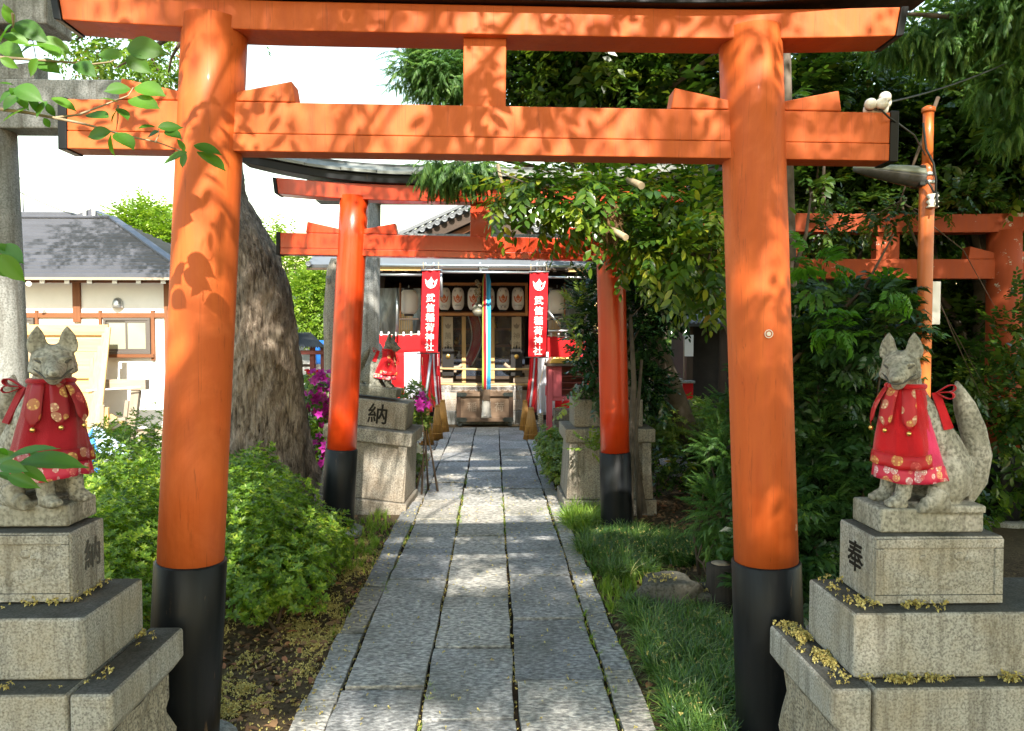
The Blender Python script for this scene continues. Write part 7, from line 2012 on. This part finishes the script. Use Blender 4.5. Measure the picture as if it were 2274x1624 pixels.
# porcelain insulators sitting on the near gate's tie beam
for i, (px, py, Y, lab) in enumerate([(1933, 237, 2.66, 'white porcelain cable insulator on the beam end, left one'), (1958, 236, 2.65, 'white porcelain cable insulator on the beam end, right one'), (1965, 222, 2.73, 'white porcelain cable insulator on the beam end, rear one')]):
    p = at(px, py, Y)
    t = thing('insulator', lab, 'insulator', tuple(p), (rad(70), 0, rad(-25)), 'insulators on the beam')
    MB().lathe([(0.016, -0.03), (0.024, -0.024), (0.024, -0.014), (0.013, -0.008), (0.013, 0.004), (0.022, 0.01), (0.020, 0.022), (0.012, 0.03)], 18).build('porcelain_body', M['porcelain'], t)
    MB().tube([(0.016 * math.cos(q * 0.6), 0.016 * math.sin(q * 0.6), -0.004 + 0.0008 * q) for q in range(14)], 0.004, 6).build('wire_turns', M['cable'], t)
c0, c1, c2 = at(1950, 232, 2.68), at(2120, 200, 3.5), at(2300, 110, 4.6)
cc = MB().tube([c0 * (1 - k / 14) ** 2 + 2 * c1 * (k / 14) * (1 - k / 14) + c2 * (k / 14) ** 2 for k in range(15)], 0.004, 6)
cc.tube([at(1950, 238, 2.64), at(1975, 262, 2.62), at(1995, 275, 2.66), at(2030, 300, 3.2), at(2055, 345, 4.12)], 0.0035, 6)
tag(cc.build('black_cable', M['cable']), 'black cable running from the near gate beam to the lamp post', 'cable')

# ------------------------------------------------------------------ cherry twigs hanging in at the left, before the near gate
def cherry_mesh(seed):
    r_ = random.Random(seed)
    nx_, ny_ = 12, 7
    prof = lambda t: (math.sin(math.pi * min(1, t / 0.86) ** 0.75) if t < 0.86 else 0.0)
    V, F = [], []
    bend = r_.uniform(0.05, 0.28); tw = r_.uniform(-0.4, 0.4)
    for i in range(nx_):
        t = i / (nx_ - 1)
        w = 0.235 * (max(0.0, math.sin(math.pi * (t ** 0.85))) ** 0.9) * (1 if t < 0.8 else max(0.06, 1 - (t - 0.8) / 0.24)) + 0.004
        for j in range(ny_):
            s = (j / (ny_ - 1) - 0.5) * 2
            y = s * w
            z = 0.28 * abs(s) * w + 0.012 * math.sin(t * 34) * abs(s) - bend * t * t + tw * t * y
            V.append((t, y, z))
    for i in range(nx_ - 1):
        for j in range(ny_ - 1):
            a = i * ny_ + j
            F.append((a, a + ny_, a + ny_ + 1, a + 1))
    return fast_mesh('leaf', V, F, np.full(len(V), r_.random()), True)
CH = [cherry_mesh(s) for s in range(6)]
for m_ in CH: m_.materials.append(M['leaf_cherry'])
def cherry(label, twigs, leaves, Y, wide=1.0):
    t = thing('cherry_twig', label, 'twig', tuple(at(*twigs[0][0][0], Y)))
    o_ = ORIGIN[t.name]
    for pts, r0 in twigs:
        n_ = len(pts)
        MB().tube([at(x, y, Y + 0.03 * i) for i, (x, y) in enumerate(pts)], [r0 * (1 - 0.7 * i / (n_ - 1)) for i in range(n_)], 7).build('stem', M['twig_pale'], t, world=True)
    for (x0, y0, x1, y1) in leaves:
        dY = random.uniform(-0.03, 0.06)
        b = at(x0, y0, Y + dY); e = at(x1, y1, Y + dY + random.uniform(-0.045, 0.03))
        d = Vector(e - b); L = d.length
        x_ = d.normalized()
        up = Vector((random.uniform(-.5, .5), random.uniform(-1.3, -0.15), random.uniform(0.25, 1.0)))
        y_ = up.cross(x_).normalized(); z_ = x_.cross(y_)
        o = bpy.data.objects.new('leaf', random.choice(CH)); col.objects.link(o)
        o.parent = t
        Mx = Matrix((x_, y_, z_)).transposed().to_4x4()
        sw = L * random.uniform(1.05, 1.35) * wide
        o.matrix_local = Matrix.Translation(b - o_) @ Mx @ Matrix.Diagonal((L, sw, L, 1))
CHY = 2.12
cherry('leafy cherry twigs crossing in front of the near gate at upper left',
       [([(0, 128), (75, 133), (145, 138), (205, 143), (245, 138), (272, 124)], 0.0045), ([(0, 243), (60, 250), (120, 262), (175, 255), (235, 232), (285, 213), (296, 195)], 0.005),
        ([(120, 262), (190, 276), (250, 293), (310, 308), (350, 316), (400, 335), (415, 338)], 0.004), ([(345, 316), (353, 300), (352, 285)], 0.0025), ([(28, 30), (30, 60), (70, 75), (80, 130)], 0.004), ([(262, 235), (262, 265), (258, 290)], 0.0025)],
       [(27, 54, 8, 8), (27, 55, -12, 88), (32, 52, 100, 78), (30, 60, 62, 99), (5, 78, 66, 92), (80, 92, 157, 110), (84, 135, 132, 160), (78, 100, 28, 118), (100, 105, 40, 95), (84, 130, 60, 170), (165, 142, 208, 156), (273, 125, 212, 116), (281, 107, 362, 106), (280, 127, 332, 155), (270, 122, 213, 128), (0, 130, 40, 150),
        (90, 96, 135, 125), (0, 100, 45, 118),
        (290, 197, 230, 199), (300, 193, 363, 201), (285, 222, 354, 236), (264, 228, 218, 214), (262, 240, 285, 264), (242, 262, 186, 250), (247, 293, 190, 302), (247, 297, 245, 346), (257, 295, 297, 328), (262, 243, 240, 270),
        (347, 283, 306, 277), (350, 283, 408, 281), (353, 293, 318, 303), (367, 290, 402, 305), (410, 337, 396, 307), (417, 338, 356, 364), (413, 340, 402, 372), (430, 323, 494, 340), (437, 337, 504, 376),
        (33, 190, -5, 182), (33, 195, 88, 214), (33, 200, -8, 222), (40, 213, 2, 238), (113, 218, 172, 239), (105, 225, 74, 254), (105, 230, 120, 262), (65, 240, -6, 262), (20, 195, 70, 240), (60, 215, 95, 250), (97, 262, 112, 285)], CHY)
cherry('cherry leaves poking in at the left edge beside the grey stone column', [([(-20, 560), (5, 566), (15, 580)], 0.003)], [(-6, 550, 47, 580), (-4, 566, 54, 626), (-8, 590, 22, 616), (-10, 545, 30, 556)], 1.9)
cherry('cherry leaves in front of the left fox paws at the left edge', [([(-20, 1035), (20, 1030), (70, 1022)], 0.003)], [(22, 1014, 128, 988), (18, 1012, -8, 990), (40, 1030, 182, 1012), (42, 1036, 110, 1066), (-6, 1050, 36, 1070), (66, 1006, 106, 1022), (0, 1032, 56, 1044), (18, 1056, 78, 1078), (-10, 1022, 36, 1008)], 1.85, 0.62)

# ------------------------------------------------------------------ small tiled shrine and posts seen past the second gate on the right
ps = thing('small_shrine', 'little dark shrine with grey tiled roof among the trees on the right', 'shrine', (2.9, 9.6, 0))
a, b, c = at(1507, 722, 9.2), at(1640, 722, 9.2), at(1575, 668, 9.9)
ez, rz = a[2], c[2]
rf_ = MB().raw([(a[0], 9.2, ez), (b[0] + 0.4, 9.2, ez), (b[0] + 0.4, 10.0, rz + 0.05), (c[0] - 0.05, 10.0, rz + 0.05)], [(0, 1, 2, 3)]).build('roof', M['kawara'], ps, world=True, solid=0.04)
for k in range(22):
    x = a[0] + 0.02 + k * 0.055
    u = max(0.0, 1 - (x - a[0]) / (c[0] - a[0])) if x < c[0] else 0
    MB().tube([(x, 9.18, ez + 0.02), (x, 9.2 + 0.8 * (1 - u), ez + 0.02 + (rz + 0.05 - ez) * (1 - u))], 0.018, 6).build('tile_row', M['kawara'], rf_, world=True)
MB().bx(a[0] + 0.2, b[0] + 0.3, 9.5, 10.4, 0, ez + 0.05).build('dark_inside', M['interior_dark'], ps, world=True)  # solid dark block stands in for the shaded inside
for px in (1606, 1530):
    p = at(px, 800, 9.3); MB().bx(p[0] - 0.04, p[0] + 0.04, 9.27, 9.35, -0.03, ez).build('post', M['wood_dark'], ps, world=True)
p = at(1502, 870, 9.0)
sp_ = thing('inscribed_post', 'short pale stone post with fine inscription among the shrubs on the right', 'stone post', (p[0], 9.0, 0))
MB().bx(-0.06, 0.06, -0.06, 0.06, -0.03, at(0, 842, 9.0)[2]).build('shaft', M['stone_grey'], sp_, bev=0.006)
q = at(1524, 872, 9.1)
bx_ = thing('red_offertory', 'small red box with a grey lid beside the inscribed post', 'box', (q[0], 9.1, at(0, 890, 9.1)[2]))
MB().bx(-0.07, 0.07, -0.06, 0.06, 0, 0.2).build('box', M['curtain_red'], bx_, bev=0.004)
MB().bx(-0.09, 0.09, -0.08, 0.08, 0.201, 0.23).build('lid', M['stone_grey'], bx_, bev=0.004)
MB().bx(-0.1, 0.2, -0.08, 0.12, -0.72, -0.002).build('stone_stand', M['stone_weathered'], bx_, bev=0.01)
q = at(1529, 768, 9.05)
t = thing('white_flag', 'small white paper sign on a stick below the little shrine roof', 'sign', tuple(q))
MB().bx(-0.05, 0.06, -0.003, 0.003, -0.13, 0.13).build('paper', M['white_paint'], t)
MB().tube([(-0.055, 0, -0.5), (-0.055, 0, 0.14)], 0.008, 6).build('stick', M['wood_grey'], t)
q = at(1440, 900, 8.2)
st_ = thing('pale_stone', 'pale standing stone half hidden by leaves right of the second gate', 'stone', (q[0], 8.2, 0))
MB().grid(lambda u, v: (0.11 * math.cos(u * 6.283) * (1 - 0.45 * v ** 3), 0.08 * math.sin(u * 6.283) * (1 - 0.4 * v ** 3), -0.03 + 1.0 * v), 24, 12, True).build('stone_body', M['stone_grey'], st_)
MB().ell((0, 0, 0.97), (0.065, 0.05, 0.05)).build('stone_crest', M['stone_grey'], st_)

# ------------------------------------------------------------------ the tall trees behind the viewer whose leaves dapple the whole approach
random.seed(9); rng = np.random.default_rng(9)
s_ = np.array(TO_SUN)
e1 = np.cross([0, 0, 1.0], s_); e1 /= np.linalg.norm(e1); e2 = np.cross(s_, e1)
def uv(p):
    p = np.asarray(p, float); return p @ e1, p @ e2
def value_noise(u, v, scale, seed):
    r_ = np.random.default_rng(seed); n_ = np.zeros_like(u)
    for k in range(14):
        a = r_.random() * 6.283; f = (0.6 + r_.random() * 1.1) / scale * 3.0
        n_ += np.sin((u * math.cos(a) + v * math.sin(a)) * f + r_.random() * 6.283)
    return 0.5 + 0.5 * np.clip(n_ / 4.2, -1, 1)
# how open the crown is towards each place: (point lit, half sizes across and up, share of light)
OPEN = [((0, 2.65, 2.40), 1.7, 0.13, 1.0), ((1.0, 2.62, 1.95), 0.16, 0.6, 0.6), ((1.06, 2.62, 0.86), 0.13, 0.075, 1.0), ((-1.0, 2.6, 2.1), 0.15, 0.35, 1.0), ((-1.02, 2.6, 0.92), 0.07, 0.06, 1.0),
        ((-0.1, 6.75, 0), 0.9, 0.5, 0.97), ((-0.35, 5.75, 2.4), 1.15, 0.38, 0.88), ((-1.1, 5.7, 1.6), 0.25, 0.8, 0.3), ((0.93, 5.7, 1.2), 0.25, 0.8, 0.35), ((0.8, 6.0, 0.1), 0.3, 0.2, 0.8), ((0.75, 6.3, 0.35), 0.2, 0.35, 0.85), ((-0.8, 6.4, 0.4), 0.12, 0.35, 0.8),
        ((0.85, 4.5, 0.05), 0.3, 0.12, 0.9), ((-0.12, 4.66, 0), 0.2, 0.12, 1.0), ((-0.5, 2.68, 0), 0.4, 0.2, 1.0), ((0.25, 2.70, 0), 0.35, 0.18, 1.0), ((0.8, 2.7, 0.1), 0.08, 0.12, 0.9), ((1.42, 2.15, 1.1), 0.06, 0.10, 0.95), ((1.22, 2.1, 1.08), 0.08, 0.04, 0.8),
        ((-1.5, 4.4, 0.5), 0.55, 0.4, 0.95), ((-2.1, 4.2, 0.6), 0.6, 0.5, 0.95), ((-1.9, 6.5, 1.5), 0.3, 1.5, 0.3), ((-3.2, 3.75, 2.7), 1.2, 0.6, 0.35), ((-2.45, 3.7, 1.6), 0.2, 1.0, 0.35),
        ((1.6, 4.8, 2.6), 0.9, 0.5, 0.45), ((2.7, 5.9, 2.03), 0.35, 0.06, 0.7), ((2.46, 4.15, 1.9), 0.3, 0.6, 0.6), ((2.2, 8.2, 0.6), 0.9, 0.4, 0.8), ((3.9, 4.3, 3.2), 0.9, 0.6, 0.5), ((2.2, 4.0, 1.7), 0.6, 0.35, 0.4), ((2.6, 6.5, 2.8), 1.6, 0.9, 0.38), ((1.2, 6.4, 3.5), 1.6, 0.6, 0.72), ((-0.45, 6.1, 3.6), 0.5, 0.45, 1.0), ((-0.1, 5.3, 2.9), 0.4, 0.2, 0.9), ((1.25, 6.4, 1.6), 0.35, 0.7, 0.35)]
OP = [(uv(p), a, b, f) for p, a, b, f in OPEN]
N_ = 52000
P = np.column_stack([rng.uniform(-3.0, 8.0, N_), rng.uniform(-7.5, 5.0, N_), rng.uniform(5.0, 7.4, N_)])
u_, v_ = uv(P)
lit = np.zeros(N_)
for (a, b), hu, hv, f in OP:
    d = ((u_ - a) / (hu + 0.1)) ** 2 + ((v_ - b) / (hv + 0.1)) ** 2
    lit = np.maximum(lit, f * np.clip(1.6 - d, 0, 0.6) / 0.6)
noi = value_noise(u_, v_, 0.42, 3) * 0.7 + value_noise(u_, v_, 0.2, 4) * 0.3
rank = np.argsort(np.argsort(noi)) / N_
keep_ = rank > lit
# leave the sky above the yard and the house open
gx = P[:, 0] - P[:, 2] / math.tan(rad(SUN_EL)) * math.sin(rad(SUN_AZ))
gy = P[:, 1] + P[:, 2] / math.tan(rad(SUN_EL)) * math.cos(rad(SUN_AZ))
keep_ &= ~((gx < -3.3) & (gy > 5.4)) & (gx > -4.2)
keep_ &= (P[:, 2] > 1.5 + 0.50 * np.maximum(P[:, 1], 0) + 0.8)
P = P[keep_]
cano = [thing('canopy_tree', 'tall leafy tree behind the viewer on the right, shading the approach', 'tree', (3.2, -3.6, 0), group='shade trees behind the viewer'), thing('canopy_tree', 'tall leafy tree behind the viewer on the left, shading the approach', 'tree', (-2.6, -4.2, 0), group='shade trees behind the viewer')]
half = P[:, 0] > 1.2
T_can = spray(9, leaf4(0.36, 0.17, 0.2, 0.2), 1.0, 1.0, 0.2)
for t, kk, bx0 in ((cano[0], half, (3.2, -3.6)), (cano[1], ~half, (-2.6, -4.2))):
    Q = P[kk]
    scat('crown', t, M['leaf_yellow'], T_can, Q, frame_x(rng.normal(size=Q.shape) * np.array([1, 1, 0.5])), 0.31 * rng.uniform(0.7, 1.2, len(Q)))
    base = np.array([bx0[0], bx0[1], -0.05])
    pth = [([base, base + [0.1, 0.2, 2.5], base + [0.0, 0.5, 5.2]], [0.3, 0.24, 0.16])]
    for k in range(9):
        e = Q[rng.integers(len(Q))]
        pth.append(([base + [0, 0.4, rng.uniform(3.5, 5)], (base + e) / 2 + [0, 0, 2.2], e], [0.10, 0.06, 0.02]))
    limbs(t, M['bark_smooth'], 'trunk', pth, 10)

# unseen boughs added above the near gate, to draw the crisp shadows on its beams
bo_ = thing('shadow_boughs', 'unseen leafy boughs added above the near gate to throw leaf shadows', 'branch', (-2.2, 0.6, 3.4))
Pq = []
def bough(pt, half_u, half_v, n, t0, t1, dens=0.55, seed=1):
    """sprigs up-sun of a place on the gate, in clumps"""
    a = rng.uniform(-half_u, half_u, n); b = rng.uniform(-half_v, half_v, n); tt = rng.uniform(t0, t1, n)
    k = value_noise(a + pt[0], b + pt[2], 0.34, seed) * 0.75 + rng.random(n) * 0.25
    a, b, tt = a[k < dens], b[k < dens], tt[k < dens]
    Pq.append(np.array(pt) + a[:, None] * e1 + b[:, None] * e2 + tt[:, None] * s_)
bough((-0.75, 2.6, 2.30), 0.75, 0.40, 95, 0.9, 2.0, 0.62, 1)
bough((0.55, 2.6, 2.38), 0.9, 0.34, 95, 2.4, 5.0, 0.55, 2)
bough((-1.0, 2.6, 1.75), 0.16, 0.35, 16, 0.9, 1.6, 0.7, 3)
bough((-0.05, 2.7, 2.43), 0.8, 0.05, 40, 1.6, 3.2, 1.1, 6)  # added band that stops sun coming through between the beams
bough((1.0, 2.6, 1.7), 0.2, 0.6, 50, 2.6, 4.2, 0.5, 4)
bough((-0.6, 5.7, 2.42), 1.2, 0.3, 90, 2.6, 5.0, 0.42, 5)
Q = np.concatenate(Pq)
Q = Q[Q[:, 2] > 1.5 + 0.5 * Q[:, 1] + 0.55]
T_bough = spray(7, leaf8(0.42, 0.2, 0.2, 0.2), 1.0, 1.0, 0.2)
scat('foliage', bo_, M['leaf_cherry'], T_bough, Q, frame_x(rng.normal(size=Q.shape) * np.array([1, 1, 0.6])), 0.23 * rng.uniform(0.6, 1.3, len(Q)))
ends = [Q[i] for i in rng.integers(0, len(Q), 16)]
st0 = np.array([-2.6, -4.2, 5.0])
limbs(bo_, M['twig'], 'twigs', [([st0 * 0.4 + np.array([e[0] * 0.6, 0.2, 4.0]) * 0.6, (np.array(e) + [0, -0.3, 0.5]), e], [0.02, 0.01, 0.003]) for e in ends], 6)
